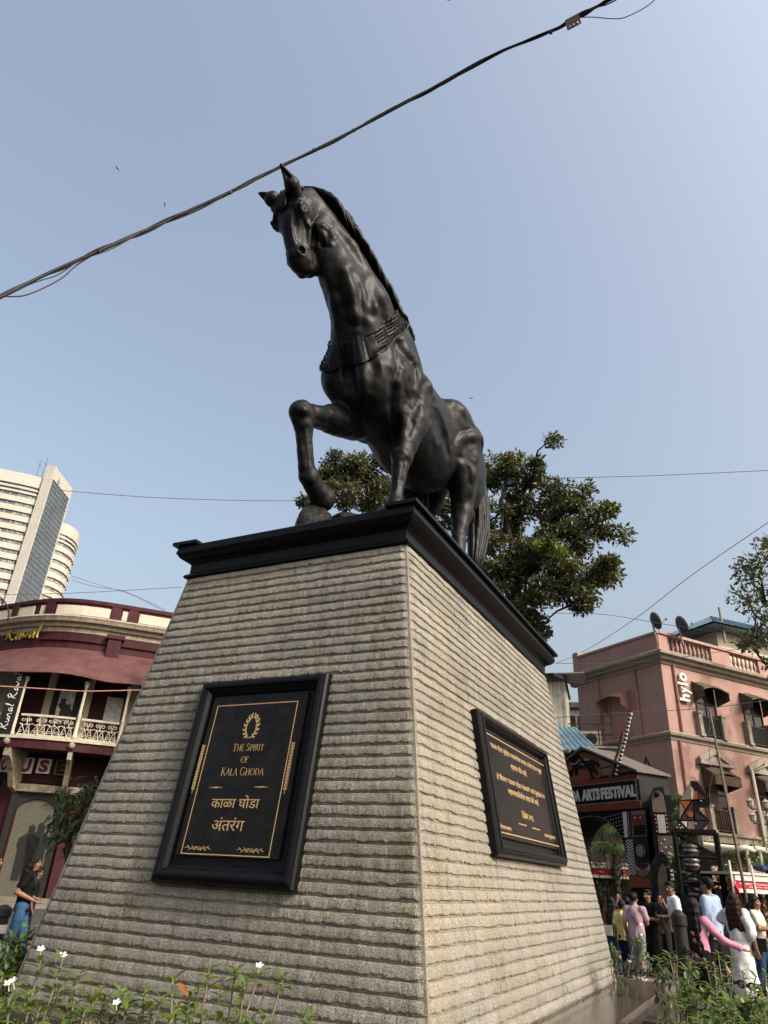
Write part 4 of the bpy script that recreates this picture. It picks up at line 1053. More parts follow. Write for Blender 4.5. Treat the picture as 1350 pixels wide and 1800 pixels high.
def lprof(mb,s0,s1,prof,step=.6,mi=0):
    n=max(1,int((s1-s0)/step)); m=len(prof); vs=[]
    for i in range(n+1):
        s=s0+(s1-s0)*i/n; vs+=[LP(s,z,o) for o,z in prof]
    fs=[(i*m+k,i*m+(k+1)%m,i*m+m+(k+1)%m,i*m+m+k) for i in range(n) for k in range(m)]+[tuple(range(m)),tuple(range((n+1)*m-1,n*m-1,-1))]
    mb.add(vs,fs,mi); return mb
S0,S1=SS[0]+.2,SS[-1]-.2
mbld=thing('maroon_building','old maroon and cream corner building with cast iron balcony and sheet awning','building',LP(12,0,0))
b_=lambda mb,n,m,p=mbld,**k: mb.build(n,M[m],p,**k)
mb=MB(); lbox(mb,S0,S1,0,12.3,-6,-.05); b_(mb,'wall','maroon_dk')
mb=MB(); lprof(mb,S0,S1,[(-.4,12.2),(.12,12.2),(.12,13.02),(.2,13.04),(.2,13.2),(.1,13.26),(-.4,13.26)]); b_(mb,'parapet','maroon')
for x0,x1,y0,y1 in ((-60,-8,1085,1100),(-4,60,1069,1087),(71,82,1065,1079),(99,196,1067,1085),(214,227,1076,1090),(245,303,1083,1098)):
    s0,za=LB(x0,(y0+y1)/2,.12); s1,zb=LB(x1,(y0+y1)/2,.12); zm=LB((x0+x1)/2,y0,.12)[1]; zn=LB((x0+x1)/2,y1,.12)[1]
    mb=MB(); lbox(mb,s0,s1,12.42,12.9,.11,.15,.4); p=b_(mb,'parapet_panel','panelcream')
for x in (30,88,207,236,150):
    s=LB(x,1070,.12)[0]
    if x==150: continue
    mb=MB(); lbox(mb,s-.22,s+.22,12.2,13.02,.1,.22,.2); b_(mb,'parapet_pier','maroon')
mb=MB(); lprof(mb,S0,S1,[(-.2,11.55),(.12,11.55),(.15,11.75),(.28,11.8),(.3,11.95),(.5,12.0),(.55,12.12),(.6,12.2),(.55,12.28),(-.2,12.3)]); b_(mb,'cornice','cream')
mb=MB(); lbox(mb,S0,S1,10.6,11.55,-.3,.1); b_(mb,'frieze','maroon')
mb=MB(); lprof(mb,LB(75,1110,.12)[0],S1,[(.09,11.1),(.2,11.12),(.2,11.2),(.1,11.24)]); b_(mb,'frieze_band','maroon')
mb=MB(); s=LB(204,1125,.3)[0]; lbox(mb,s-.3,s+.3,10.4,11.5,.05,.42,.3); lbox(mb,s-.42,s+.42,11.38,11.56,.05,.5,.3); b_(mb,'bracket','maroon')
# awning : slightly wavy folded sheets
mb=MB(); n=70; vs=[]; zA=LB(145,1140,.12)[1]; 
for i in range(n+1):
    s=S0+(S1-S0)*i/n
    for k in range(7):
        t=k/6; o=.12+2.2*t; z=10.75-1.75*t**.92+.04*math.sin(s*2.3)*t+.05*math.sin(s*.9+2)*t; vs.append(LP(s,z,o))
fs=[(i*7+k,(i+1)*7+k,(i+1)*7+k+1,i*7+k+1) for i in range(n) for k in range(6)]
nv=len(vs); vs=vs+[tuple(np.array(v)-ez*.03) for v in vs]; fs=fs+[tuple(q+nv for q in f[::-1]) for f in fs]+[(i*7+6,(i+1)*7+6,(i+1)*7+6+nv,i*7+6+nv) for i in range(n)]
mb.add(vs,fs); b_(mb,'awning','awning')
ZF=LB(130,1303,1.9)[1]; ZR=LB(130,1262,1.9)[1]; ZA=LB(130,1194,1.9)[1]
mb=MB(); lbox(mb,S0,S1,ZF-.42,ZF-.05,0,1.9); b_(mb,'balcony_beam','maroon')
mb=MB(); lbox(mb,S0,S1,ZF-.05,ZF+.08,-.02,1.98); b_(mb,'balcony_floor','offwhite')
cols=[LB(x,1285,1.85)[0] for x in (21,133,213)]; sp=(cols[1]-cols[0]); cols=[cols[0]-sp,cols[0],cols[1],cols[2],cols[2]+sp*.8,cols[2]+1.7*sp]
for s in cols:
    mb=MB(); c=LP(s,ZF+.08,1.8); mb.lathe(c,[(.13,0),(.13,.12),(.085,.16),(.085,ZR-ZF),(.1,ZR-ZF+.04),(.07,ZR-ZF+.1),(.06,ZA-ZF-.4),(.1,ZA-ZF-.3),(.13,ZA-ZF-.1)],10); b_(mb,'column','offwhite',smooth=True)
    # timber bracket and pendant under the balcony
    mb=MB(); pts=[(1.85,ZF-.42),(1.85,ZF-.75),(1.5,ZF-.95),(1.15,ZF-1.3),(.8,ZF-1.9),(.2,ZF-2.15),(.1,ZF-2.1),(.1,ZF-.42)]
    A=[LP(s-.09,z,o) for o,z in pts]; B=[LP(s+.09,z,o) for o,z in pts]; m=len(pts)
    mb.add(A+B,[tuple(range(m)),tuple(range(2*m-1,m-1,-1))]+[(i,(i+1)%m,(i+1)%m+m,i+m) for i in range(m)]); mb.ball(LP(s,ZF-.2,1.98),.14,8,6); b_(mb,'bracket','woodgrey')
# cast iron railing panels
def scroll(c,r,a0,turns,n=10): return [(c[0]+r*(1-.62*i/n)*math.cos(a0+turns*2*math.pi*i/n),c[1]+r*(1-.62*i/n)*math.sin(a0+turns*2*math.pi*i/n)) for i in range(n+1)]
for ci in range(len(cols)-1):
    sa,sb=cols[ci]+.12,cols[ci+1]-.12; h=ZR-ZF; 
    mb=MB(); lbox(mb,sa,sb,ZR-.06,ZR+.03,1.74,1.86,.4); lbox(mb,sa,sb,ZF+.1,ZF+.16,1.77,1.83,.4); rail=b_(mb,'railing','offwhite')
    nm=max(2,int(round((sb-sa)/.46))); w_=(sb-sa)/nm; mb=MB(); r_=.017
    def path(pts,r=r_): mb.tube([LP(u,ZF+z,1.8) for u,z in pts],r,4,cap=False)
    for i in range(nm):
        c=sa+(i+.5)*w_
        for sg in (-1,1):
            path([(c+sg*p[0],p[1]) for p in scroll((w_*.22,h*.76),w_*.17,math.pi*.5,-1.2)])
            path([(c+sg*p[0],p[1]) for p in scroll((w_*.26,h*.27),w_*.16,-math.pi*.5,1.2)])
            path([(c,h*.2),(c+sg*w_*.15,h*.48),(c+sg*w_*.5,h*.62)]); path([(c+sg*w_*.5,h*.12),(c+sg*w_*.3,h*.45),(c,h*.62),(c+sg*w_*.12,h*.92)])
        for k in range(3): mb.ball(LP(c+(k-1)*w_*.25,ZF+h*.56,1.8),.05,5,3)
        mb.ball(LP(c,ZF+h*.16,1.8),.06,5,3)
    mb.build('iron_filigree',M['offwhite'],rail,kind='stuff')
# upper back wall details
for x0,x1 in ((-14,14),(80,92),(150,160),(226,240)):
    s0=LB(x0,1230,.1)[0]; s1=LB(x1,1230,.1)[0]; mb=MB(); lbox(mb,s0,s1,ZF,10.4,-.05,.16,.3); b_(mb,'pilaster','cream')
s0=LB(98,1235,.05)[0]; s1=LB(133,1235,.05)[0]; z0=LB(115,1268,.05)[1]; z1=LB(115,1212,.05)[1]
mb=MB(); lbox(mb,s0-.2,s1+.2,ZF,z1+.35,-.04,.06,.3); dr=b_(mb,'doorway','darkroom')
mb=MB(); lbox(mb,s0+.1,s1-.1,z0,z1,.05,.09,.3); ph=mb.build('poster',M['photo'],dr)
mb=MB()
sm=(s0+s1)/2
for ds,hh in ((.25,1.0),(.75,.75)):
    c=s0+.2+ds*(s1-s0-.4)
    pts=[(c-.3,z0+.05),(c-.28,z0+hh*.6),(c-.12,z0+hh*.8),(c-.12,z0+hh),(c+.12,z0+hh),(c+.12,z0+hh*.8),(c+.28,z0+hh*.6),(c+.3,z0+.05)]
    A=[LP(u,z,.092) for u,z in pts]; mb.add(A,[tuple(range(len(A)))])
mb.build('poster_figures',M['blackpaint'],dr)
s0=LB(186,1245,.05)[0]; s1=LB(214,1245,.05)[0]; mb=MB(); lbox(mb,s0,s1,LB(200,1272,.05)[1],LB(200,1226,.05)[1],-.02,.07,.3); b_(mb,'shutter_panel','photo')
# hand written shop banner and sign
def SFr(s,o,z=0): n=lnorm(s); return Fr(LP(s,z,o),np.cross(ez,n),n)
CURS={'K':[[(.1,0),(.22,1)],[(.62,.95),(.15,.45),(.7,0)]],'u':[[(0,.5),(.05,.1),(.25,.02),(.4,.5),(.42,.05),(.5,.1)]],'n':[[(0,0),(.08,.5),(.1,.3),(.28,.5),(.36,.05),(.45,.05)]],
'a':[[(.36,.42),(.2,.5),(.05,.25),(.12,.03),(.3,.15),(.38,.5),(.4,.05),(.5,.08)]],'l':[[(.02,.1),(.2,.6),(.22,1.05),(.1,.9),(.1,.1),(.25,.02)]],'R':[[(.12,0),(.2,1.0)],[(.0,.75),(.3,1.05),(.55,.85),(.3,.55),(.18,.5),(.5,.12),(.8,.05)]],'w':[[(0,.45),(.06,.06),(.2,.3),(.28,.05),(.42,.5),(.5,.45)]],' ':[[]]}
def cursive(tx,F,u,z,h,o,wd,rot=0,mb=None,slant=.2,sq=1.0):
    x=0; c,s=math.cos(rot),math.sin(rot); mb=mb or MB()
    for ch in tx:
        for st in CURS[ch]:
            if len(st)<2: continue
            P=[]
            for i in range(len(st)-1):
                for t in (0,.33,.66):
                    P.append((st[i][0]+(st[i+1][0]-st[i][0])*t,st[i][1]+(st[i+1][1]-st[i][1])*t))
            P.append(st[-1]); P2=[]
            for i in range(len(P)):
                q=[P[max(i-1,0)],P[i],P[min(i+1,len(P)-1)]]; P2.append((sum(a[0] for a in q)/3,sum(a[1] for a in q)/3))
            pts=[]
            for a,b in P2:
                X=(x+(a+b*slant)*sq)*h; Y=b*h; pts.append(F.p(u+X*c-Y*s,z+X*s+Y*c,o))
            mb.tube(pts,wd,5)
        x+=(max([p[0] for st in CURS[ch] for p in st]) if ch!=' ' else .4)*sq+.06
    return mb
s=LB(-2,1122,.14)[0]; F=SFr(LB(30,1122,.14)[0],.16); ua,za=F.px(6,1129,0); ub,zb=F.px(70,1122,0)
sg=thing('shop_name_sign','gold handwritten Kunal Rawal lettering on the maroon frieze','sign',F.p(ua,za))
mb=cursive('Rawal',F,ua,za,.86,0,.06,0,None,.2,(ub-ua)/.86/3.0); mb.build('surname_lettering',M['goldpaint'],sg,smooth=True)
mb=cursive('Kunal',F,ua-3.1,za-.0,.86,0,.06,0,None,.2,1.0); mb.build('first_name_lettering',M['goldpaint'],sg,smooth=True)
sA=LB(14,1240,1.95)[0]; F=SFr(sA,1.96); u0,z1=F.px(31,1190,0); u1,z0=F.px(8,1290,0); uc,_=F.px(20,1240)
bn=thing('banner','black vertical banner with white Kunal Rawal handwriting on the balcony','banner',F.p(uc,z0))
mb=MB(); mb.fbox(F,uc-.33,uc+.33,z0,z1,0,.03); mb.build('cloth',M['blackpaint'],bn)
L_=z1-z0; mb=cursive('Kunal Rawal',F,uc+.14,z0+.15,.42,.034,.022,math.pi/2,None,.15,(L_-.4)/.42/5.0); mb.build('handwriting',M['white'],bn,smooth=True)
# ground floor
for (ch,x0,x1,y0,y1,tm,lm) in (('O',1,20,1332,1357,'white','redletter'),('U',34,61,1332,1360,'white','redletter'),('S',65,92,1334,1360,'white','redletter'),('E',96,121,1336,1363,'yellowsign','maroon')):
    sA=LB((x0+x1)/2,1347,.3)[0]; F=SFr(sA,.3); a=F.px(x0+1,(y0+y1)/2); b=F.px(x1-2,(y0+y1)/2); zc=a[1]*.5+b[1]*.5; hh=(F.px((x0+x1)/2,y0)[1]-F.px((x0+x1)/2,y1)[1])/2
    lt=thing('sign_tile',{'O':'white sign tile with a red letter O beside the carved bracket','U':'white sign tile with a red letter U right of the bracket','S':'white sign tile with a red letter S next to the ochre tile','E':'ochre sign tile with a dark letter E, last of the row'}[ch],'sign',F.p((a[0]+b[0])/2,zc-hh),'letter tiles under the balcony')
    mb=MB(); mb.fbox(F,a[0],b[0],zc-hh,zc+hh,0,.08); mb.build('panel',M[tm],lt)
    mb=MB(); add_text(mb,ch,F,(a[0]+b[0])/2,zc,hh*1.7,.085,(b[0]-a[0])*.72,.05,.02); mb.build('letter',M[lm],lt)
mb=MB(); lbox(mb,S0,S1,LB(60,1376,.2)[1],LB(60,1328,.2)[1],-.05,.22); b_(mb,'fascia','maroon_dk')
mb=MB(); zl=LB(70,1379,.5)[1]; lprof(mb,LB(27,1380,.4)[0],LB(150,1385,.4)[0],[(.1,zl-.35),(.5,zl-.3),(.55,zl-.1),(.5,zl),(.1,zl)]); b_(mb,'shop_lintel','woodgrey')
M['grille']=None
def grille_mat():
    m=bpy.data.materials.new('perforated_shutter'); m.use_nodes=True; t=m.node_tree; N=t.nodes; L=t.links; b=N['Principled BSDF']; b.inputs['Roughness'].default_value=.5; b.inputs['Metallic'].default_value=.3
    tc=N.new('ShaderNodeTexCoord'); mp=N.new('ShaderNodeMapping'); mp.inputs['Rotation'].default_value=(math.pi/2,0,0); L.new(tc.outputs['Object'],mp.inputs[0])
    br=N.new('ShaderNodeTexBrick'); br.inputs['Scale'].default_value=4.2; br.inputs['Color1'].default_value=(.11,.10,.075,1); br.inputs['Color2'].default_value=(.09,.082,.06,1); br.inputs['Mortar'].default_value=(.03,.028,.022,1); br.inputs['Mortar Size'].default_value=.03; br.inputs['Brick Width'].default_value=.5; br.inputs['Row Height'].default_value=.3
    L.new(mp.outputs[0],br.inputs['Vector']); L.new(br.outputs['Color'],b.inputs['Base Color'])
    bp=N.new('ShaderNodeBump'); bp.inputs['Strength'].default_value=.5; L.new(br.outputs['Fac'],bp.inputs['Height']); L.new(bp.outputs[0],b.inputs['Normal']); return m
M['grille']=grille_mat()
sA=LB(58,1490,.1)[0]; F=SFr(sA,.12); 
def q(x,y): return F.px(x,y)
pts=[q(2,1576),q(14,1480),q(24,1432),q(34,1420),q(50,1413),q(66,1411),q(80,1414),q(92,1424),q(80,1500),q(66,1578)]
u0=min(p[0] for p in pts); u1=max(p[0] for p in pts); zb=.3
top=[((u0+u1)/2-(u1-u0)/2*math.cos(t),3.1+.95*math.sin(t)**.7) for t in np.linspace(0,math.pi,15)]
sh=None
mb=MB(); mb.fpoly(F,[(u0,zb),(u1,zb)]+top[::-1],-.04,0); sh=mb.build('roller_shutter',M['grille'],mbld)
mb=MB(); mb.fbox(F,u0-.25,u0,0,4.5,-.02,.14); mb.fbox(F,u1,u1+.2,0,4.5,-.02,.14); mb.fpoly(F,[(u0,3.1),(u0,4.55),(u1,4.55),(u1,3.1)]+[(a,b) for a,b in top[::-1]],-.02,.1); mb.build('shop_surround',M['blackpaint'],mbld)
# painted silhouettes on the shutter
mb=MB()
for cx,s_ in ((q(40,1520)[0],1.0),(q(56,1520)[0],1.05)):
    zz=.9; P=[(-.35,0),(-.38,1.2),(-.45,1.25),(-.42,1.6),(-.2,1.75),(-.12,1.8),(-.14,2.05),(0,2.15),(.14,2.05),(.12,1.8),(.2,1.75),(.42,1.6),(.45,1.2),(.36,1.2),(.34,0),(.05,0),(0,.9),(-.05,0)]
    mb.fpoly(F,[(cx+a*s_,zz+b*s_) for a,b in P],0,.006)
mb.build('stencil_figures',M['blackpaint'],sh)
for x0,x1,y0,nme in ((-20,10,1377,'pier'),(97,124,1440,'pier')):
    a=LB(x0 if x0>0 else -30,1500,.2)[0]; b=LB(x1,1500,.2)[0]; mb=MB(); lbox(mb,a,b,0,LB(60,1376,.2)[1],-.05,.26,.4); b_(mb,nme,'maroon')
a=LB(128,1520,.2)[0]; mb=MB(); lbox(mb,a,a+1.6,0,4.6,-.05,.12,.4); b_(mb,'graffiti_bay','blackpaint')
mb=MB(); rr=np.random.RandomState(2)
F=SFr(a+.5,.125)
for i in range(7):
    u=-.35+rr.rand()*.5; z=1.0+i*.42; stroke(mb,F,[(u,z),(u+.25,z+.1),(u+.1,z+.3),(u+.4,z+.35)],.06,0,.006)
mb.build('graffiti_marks',M['white'],mbld)
mb=MB(); lbox(mb,S0,S1,0,.16,0,1.6,.8); lbox(mb,S0,S1,.16,.32,0,.9,.8); b_(mb,'entrance_steps','paving')

# ------------------------------------------------------------------ pink building
M['pink']=mat('pink_plaster',(.30,.185,.158),.8,.1,1.1,streak=.12,bump=.12,bscale=14)
M['stucco']=mat('greyish_stucco_trim',(.25,.215,.175),.8,.12,4,streak=.2)
M['rusthood']=mat('weathered_hood',(.075,.058,.042),.85,.4,4,bump=.3,bscale=20)
M['darkglass']=mat('dark_window_glass',(.012,.012,.013),.2,.4,2,spec=.4)
M['ironrail']=mat('black_iron',(.012,.011,.01),.5,.3)
M['timber']=mat('dark_brown_timber',(.035,.018,.012),.7,.3,5)
M['pinkpipe']=mat('pink_painted_pipe',(.26,.125,.1),.6,.1)
M['bluesheet']=mat('blue_roof_sheet',(.10,.17,.215),.5,.18,2,streak=.15)
M['offgrey']=mat('grey_metal',(.16,.16,.155),.5,.15)
M['creamwall']=mat('pale_cream_wall',(.36,.35,.28),.8,.08,1)
M['oldwhite']=mat('weathered_whitewash',(.33,.31,.26),.85,.3,1.2,streak=.5)
KP=V3(15.3,36.8,0); dl=nrm(V3(-.455,.89,0)); dr=nrm(V3(.888,.46,0)); LLEN=6.45
FL=Fr(KP+dl*LLEN,-dl); FR=Fr(KP,dr)
pk=thing('pink_building','salmon pink stucco building with balustraded parapet and hooded windows','building',KP)
p_=lambda mb,n,m,p=pk,**k: mb.build(n,M[m],p,**k)
def zr(y,x=1178): return FR.px(x,y)[1]
ZTOP=14.55; ZCOR=13.15; ZMID=9.15
mb=MB(); Q=[KP,KP+dr*26,KP+dr*26+dl*LLEN,KP+dl*LLEN]; mb.prism(Q,ez*13.0); p_(mb,'wall','pink')
def around(prof,nm,m,e=0.):
    """profile (o,z) run along both street faces with a mitred corner"""
    vs=[];n=len(prof)
    for base,dirs in ((KP+dl*(LLEN+e),[FL.n]),(KP,[FL.n,FR.n]),(KP+dr*26,[FR.n])):
        for o,z in prof: vs.append(base+sum(d*o for d in dirs)+ez*z)
    fs=[(i*n+k,i*n+(k+1)%n,(i+1)*n+(k+1)%n,(i+1)*n+k) for i in range(2) for k in range(n)]+[tuple(range(n)),tuple(range(3*n-1,2*n-1,-1))]
    mb=MB(); mb.add(vs,fs); return p_(mb,nm,m)
around([(-.3,12.75),(.06,12.75),(.1,12.9),(.3,12.95),(.34,13.08),(.55,13.15),(.58,13.3),(.5,13.36),(-.3,13.36)],'cornice','stucco',.5)
around([(-.2,8.8),(.05,8.8),(.08,8.95),(.22,9.0),(.26,9.12),(.18,9.2),(-.2,9.2)],'string_course','stucco')
# parapet: solid on the left face, balustrade on the right
mb=MB(); mb.fbox(FL,0,LLEN-.0,13.3,14.4,-.3,.05); mb.fbox(FL,-.05,LLEN+.1,14.4,14.52,-.35,.12); mb.fbox(FL,-.1,.35,13.3,14.75,-.4,.12); p_(mb,'parapet_wall','pink')
def ux(x,y=1150): return FR.px(x,y)[0]
sol=[(0,ux(1172,1125)),(ux(1247,1140),ux(1280,1150)),(ux(1330,1160),ux(1345,1165)),(ux(1400,1190),26)]
mb=MB()
for a,b in sol: mb.fbox(FR,a,b,13.3,14.4,-.3,.05)
mb.fbox(FR,.05,26,14.4,14.55,-.35,.14); mb.fbox(FR,.0,26,13.3,13.55,-.28,.02); p_(mb,'parapet_rail','pink')
nb=0
for (a,b) in ((sol[0][1],sol[1][0]),(sol[1][1],sol[2][0]),(sol[2][1],sol[3][0])):
    n=max(3,int((b-a)/.33))
    for i in range(n):
        mb=MB(); mb.lathe(FR.p(a+(i+.5)*(b-a)/n,13.55,-.12),[(.09,0),(.09,.08),(.05,.14),(.11,.32),(.06,.6),(.05,.7),(.09,.78),(.09,.85)],8); p_(mb,'baluster','pink',smooth=True)
# pipes
for F,x,y0,y1 in ((FL,1051,1183,1250),(FL,1115,1166,1270),(FR,1178,1150,1278),(FR,1192,1300,1390)):
    u=F.px(x,(y0+y1)/2)[0] ; mb=MB()
    uu=F.px((x),y0)[0]; mb.tube([F.p(uu,12.8 if y0<1200 else 8.8,.1),F.p(uu,9.2 if y0<1200 else 0,.1)],.065,6); p_(mb,'drain_pipe','pinkpipe')
# windows on the right face
def hood(F,uc,w_,z,kind):
    mb=MB(); n=10; A=[];B=[]
    for i in range(n+1):
        t=i/n*2-1; zz=z+.32*math.cos(t*1.25)-.05
        A.append(F.p(uc+t*w_*.5,zz,.02)); B.append(F.p(uc+t*w_*.56,zz-.42,.85))
    vs=A+B+[np.array(q)-ez*.06 for q in A]+[np.array(q)-ez*.06 for q in B]; m=n+1
    fs=[(i,i+1,m+i+1,m+i) for i in range(n)]+[(2*m+i,3*m+i,3*m+i+1,2*m+i+1) for i in range(n)]+[(m+i,m+i+1,3*m+i+1,3*m+i) for i in range(n)]+[(0,m,3*m,2*m),(n,2*m+n,3*m+n,m+n)]
    mb.add(vs,fs)
    for s in (-1,1):
        mb.add([F.p(uc+s*w_*.5,z+.2,.02),F.p(uc+s*w_*.55,z-.3,.84),F.p(uc+s*w_*.55,z-.75,.84),F.p(uc+s*w_*.5,z-1.0,.02)],[(0,1,2,3)])
    if kind: mb.add([F.p(uc-w_*.55,z-.32,.84),F.p(uc+w_*.55,z-.32,.84),F.p(uc+w_*.55,z-.78,.84),F.p(uc-w_*.55,z-.78,.84)],[(0,1,2,3)])
    return mb
def window(uc,zb,zt,w_,upper):
    mb=MB(); mb.fbox(FR,uc-w_/2,uc+w_/2,zb,zt-.15,-.02,.012); mb.fpoly(FR,[(uc+w_/2*math.cos(t),zt-.16+.3*math.sin(t)) for t in np.linspace(0,math.pi,9)],-.02,.012)
    wd=p_(mb,'window','darkglass')
    mb=MB(); mb.fbox(FR,uc-w_/2-.06,uc-w_/2,zb,zt,-.01,.06); mb.fbox(FR,uc+w_/2,uc+w_/2+.06,zb,zt,-.01,.06); mb.fbox(FR,uc-.04,uc+.04,zb,zt,.012,.05); mb.fbox(FR,uc-w_/2,uc+w_/2,zb+1.75,zb+1.83,.012,.05); mb.build('window_frame',M['timber'],wd)
    mb=hood(FR,uc,w_+.35,zt-.05,not upper); mb.build('window_hood',M['rusthood'],wd)
    if not upper:
        mb=MB(); mb.fbox(FR,uc-w_/2+.04,uc+.0,zb+1.0,zt-.3,.05,.09); mb.build('shutter_leaf',M['timber'],wd)
    for s in (-1,1):
        mb=MB(); c=uc+s*(w_/2+.16); mb.fbox(FR,c-.13,c+.13,zb,zb+1.15,0,.3); mb.fbox(FR,c-.17,c+.17,zb+1.15,zb+1.27,-.0,.34); mb.fbox(FR,c-.17,c+.17,zb-.02,zb+.1,0,.34); p_(mb,'window_post','stucco')
    mb=MB(); mb.fbox(FR,uc-w_/2,uc+w_/2,zb+1.02,zb+1.1,.12,.2); mb.fbox(FR,uc-w_/2,uc+w_/2,zb+.08,zb+.14,.13,.19)
    n=int(w_/.13)
    for i in range(n): c=uc-w_/2+(i+.5)*w_/n; mb.fbox(FR,c-.025,c+.025,zb+.14,zb+1.02,.14,.18)
    p_(mb,'window_railing','ironrail' if upper else 'timber')
for xa,xb,y0,y1,up in ((1224,1258,1208,1288,1),(1309,1340,1228,1305,1),(1243,1275,1350,1440,0),(1331,1362,1360,1455,0)):
    ua,z_t=FR.px(xa,y0); ub,_=FR.px(xb,y0); u0,zb=FR.px((xa+xb)/2+ (y1-y0)*.12,y1)
    uc=(ua+ub)/2; w_=1.45
    zt_=12.0 if up else 7.6; zb_=9.22 if up else 4.6
    window(FR.px((xa+xb)/2,(y0+y1)/2)[0],zb_,zt_,w_,up)
for i in range(2):
    pass
for k in (2,3,4,5):
    uc=FR.px(1241,1250)[0]+ (FR.px(1326,1268)[0]-FR.px(1241,1250)[0])*k
    if uc<25: window(uc,9.22,12.0,1.45,1); window(uc,4.6,7.6,1.45,0)
def pediment(x,y,w_):
    uc,zc=FR.px(x,y); mb=MB(); h=w_*.17
    mb.fpoly(FR,[(uc-w_/2,zc-.12),(uc+w_/2,zc-.12),(uc+w_/2,zc+.06),(uc,zc+h+.15),(uc-w_/2,zc+.06)],0,.14)
    for s in (-1,1): mb.bar(FR.p(uc+s*w_/2,zc+.06,.2),FR.p(uc,zc+h+.17,.2),.3,.12,FR.n)
    mb.fbox(FR,uc-w_/2-.08,uc+w_/2+.08,zc-.16,zc,0,.32); p_(mb,'pediment','stucco')
pediment(1254,1342,2.5); pediment(1338,1358,2.5)
mb=MB(); z=4.6; mb.fbox(FR,0,26,z-.45,z-.12,0,.2); mb.fbox(FR,0,26,z-.12,z,0,.3); p_(mb,'string_course','stucco')
# ground floor openings
for k in range(6):
    u=2.2+k*4.0; mb=MB(); mb.fbox(FR,u,u+2.4,0,3.4,-.02,.015); p_(mb,'shop_opening','timber')
# hylo sign
hs=thing('hotel_sign','white rotated hylo letters running up the pink wall','sign',FR.p(*FR.px(1200,1225)))
a=FR.px(1201,1233,.12); b=FR.px(1197,1182,.12); Ls=b[1]-a[1]
for ch,f0,f1,hh in (('h',0,.27,1.0),('y',.27,.52,1.0),('l',.55,.64,1.0),('o',.68,1.0,.72)):
    mb=MB(); base=FR.px(1208,1208,.12)[0]
    zc=a[1]+Ls*(f0+f1)/2; off={'h':.0,'y':-.3,'l':.0,'o':.0}[ch]; cap={'h':.8,'y':.8,'l':.8,'o':.58}[ch]
    add_text(mb,ch,FR,base+.0-cap/2+.0+(.22 if ch=='y' else 0),zc,cap,.1,Ls*(f1-f0)*.92,.035,.1,'c',math.pi/2)
    mb.build('letter',M['white'],hs)
# left face: blind window with hood
uc,zt=FL.px(1085,1209); mb=hood(FL,uc,1.7,11.6,False); p_(mb,'window_hood','pinkpipe')
mb=MB(); mb.fbox(FL,uc-.75,uc-.68,9.3,11.5,0,.1); mb.fbox(FL,uc+.68,uc+.75,9.3,11.5,0,.1); mb.fbox(FL,uc-.68,uc+.68,9.3,11.5,0,.02); p_(mb,'blind_window','pink')
mb=MB(); u1=FL.px(1140,1330)[0]
mb.tube([FL.p(u1-.6,4,.05),FL.p(u1-.5,7.2,.05),FL.p(u1-.15,8.1,.05),FL.p(u1+.2,7.3,.05),FL.p(u1+.4,4,.05)],.04,5); p_(mb,'conduit','timber')
# satellite dishes on the roof
M['dishgrey']=mat('dark_grey_dish',(.06,.06,.06),.6,.2,spec=.1)
def dish(x,y,d,r_,lab):
    c=atH(x,y,d); t=thing('satellite_dish',lab,'satellite dish',c-ez*1.1,'satellite dishes on the pink parapet')
    ax=nrm(V3(.85,.05,.35)); prof=[(.02,0),(r_*.4,.03),(r_*.75,.1),(r_,.2),(r_*.97,.22),(r_*.7,.12),(.02,.03)]
    mb=MB(); mb.lathe(c-ax*.1,prof,18,ax); mb.build('reflector',M['dishgrey'],t,smooth=True)
    mb=MB(); mb.tube([c-ez*1.1,c-ez*.1-ax*.12],.05,6); mb.build('mast',M['offgrey'],t)
    mb=MB(); e=c+ax*.75-ez*.1; mb.tube([c-ez*r_*.75+ax*.1,e],.025,5); mb.ball(e,.08,6,4); mb.build('feed_arm',M['offgrey'],t)
dish(1150,1092,39,.5,'grey satellite dish, the left one, on the pink parapet corner'); dish(1196,1100,40.5,.55,'grey satellite dish, the right one, behind the pink balusters')
# ---- building behind with a hipped blue roof
c0=atH(1262,1118,58); ch=thing('cream_building','pale cream building with blue sheet hipped roof behind the pink building','building',c0*V3(1,1,0))
dirc=nrm(V3(.93,.36,0)); Fc=Fr(c0*V3(1,1,0),dirc); zt=c0[2]+.75
mb=MB(); mb.fbox(Fc,.3,16,0,zt-.2,-9,-.4); mb.build('wall',M['creamwall'],ch)
mb=MB(); R0=[Fc.p(-1.2,zt,.9),Fc.p(18,zt,.9),Fc.p(18,zt,-10.5),Fc.p(-1.2,zt,-10.5)]; R1=[Fc.p(4.5,zt+3.0,-4.5),Fc.p(14,zt+3.0,-4.5)]
mb.add(R0+R1+[p-ez*.15 for p in R0],[(0,1,5,4),(1,2,5),(2,3,4,5),(3,0,4),(6,7,8,9)]); rf=mb.build('roof',M['bluesheet'],ch)
mb=MB()
for i in range(28):
    u=-.8+i*.66; t=min(1,max(0,(u+1.2)/5.7)) if u<4.5 else 1
    a=Fc.p(u,zt+.04,.85); b=Fc.p(u,zt+.04+3.0*t,.85-5.35*t); mb.bar(a,b,.09,.06)
mb.build('roof_ribs',M['bluesheet'],rf,kind='stuff')
mb=MB(); a=atH(1273,1118,58); mb.tube([a-ez*.5,a+ez*2.2],.1,8); mb.ball(a+ez*2.25,.13,6,4); mb.build('vent_pipe',M['offgrey'],ch)
mb=MB(); mb.fbox(Fc,11.5,13.5,zt-2.4,zt-.8,-.4,-.3); mb.build('window',M['darkglass'],ch)
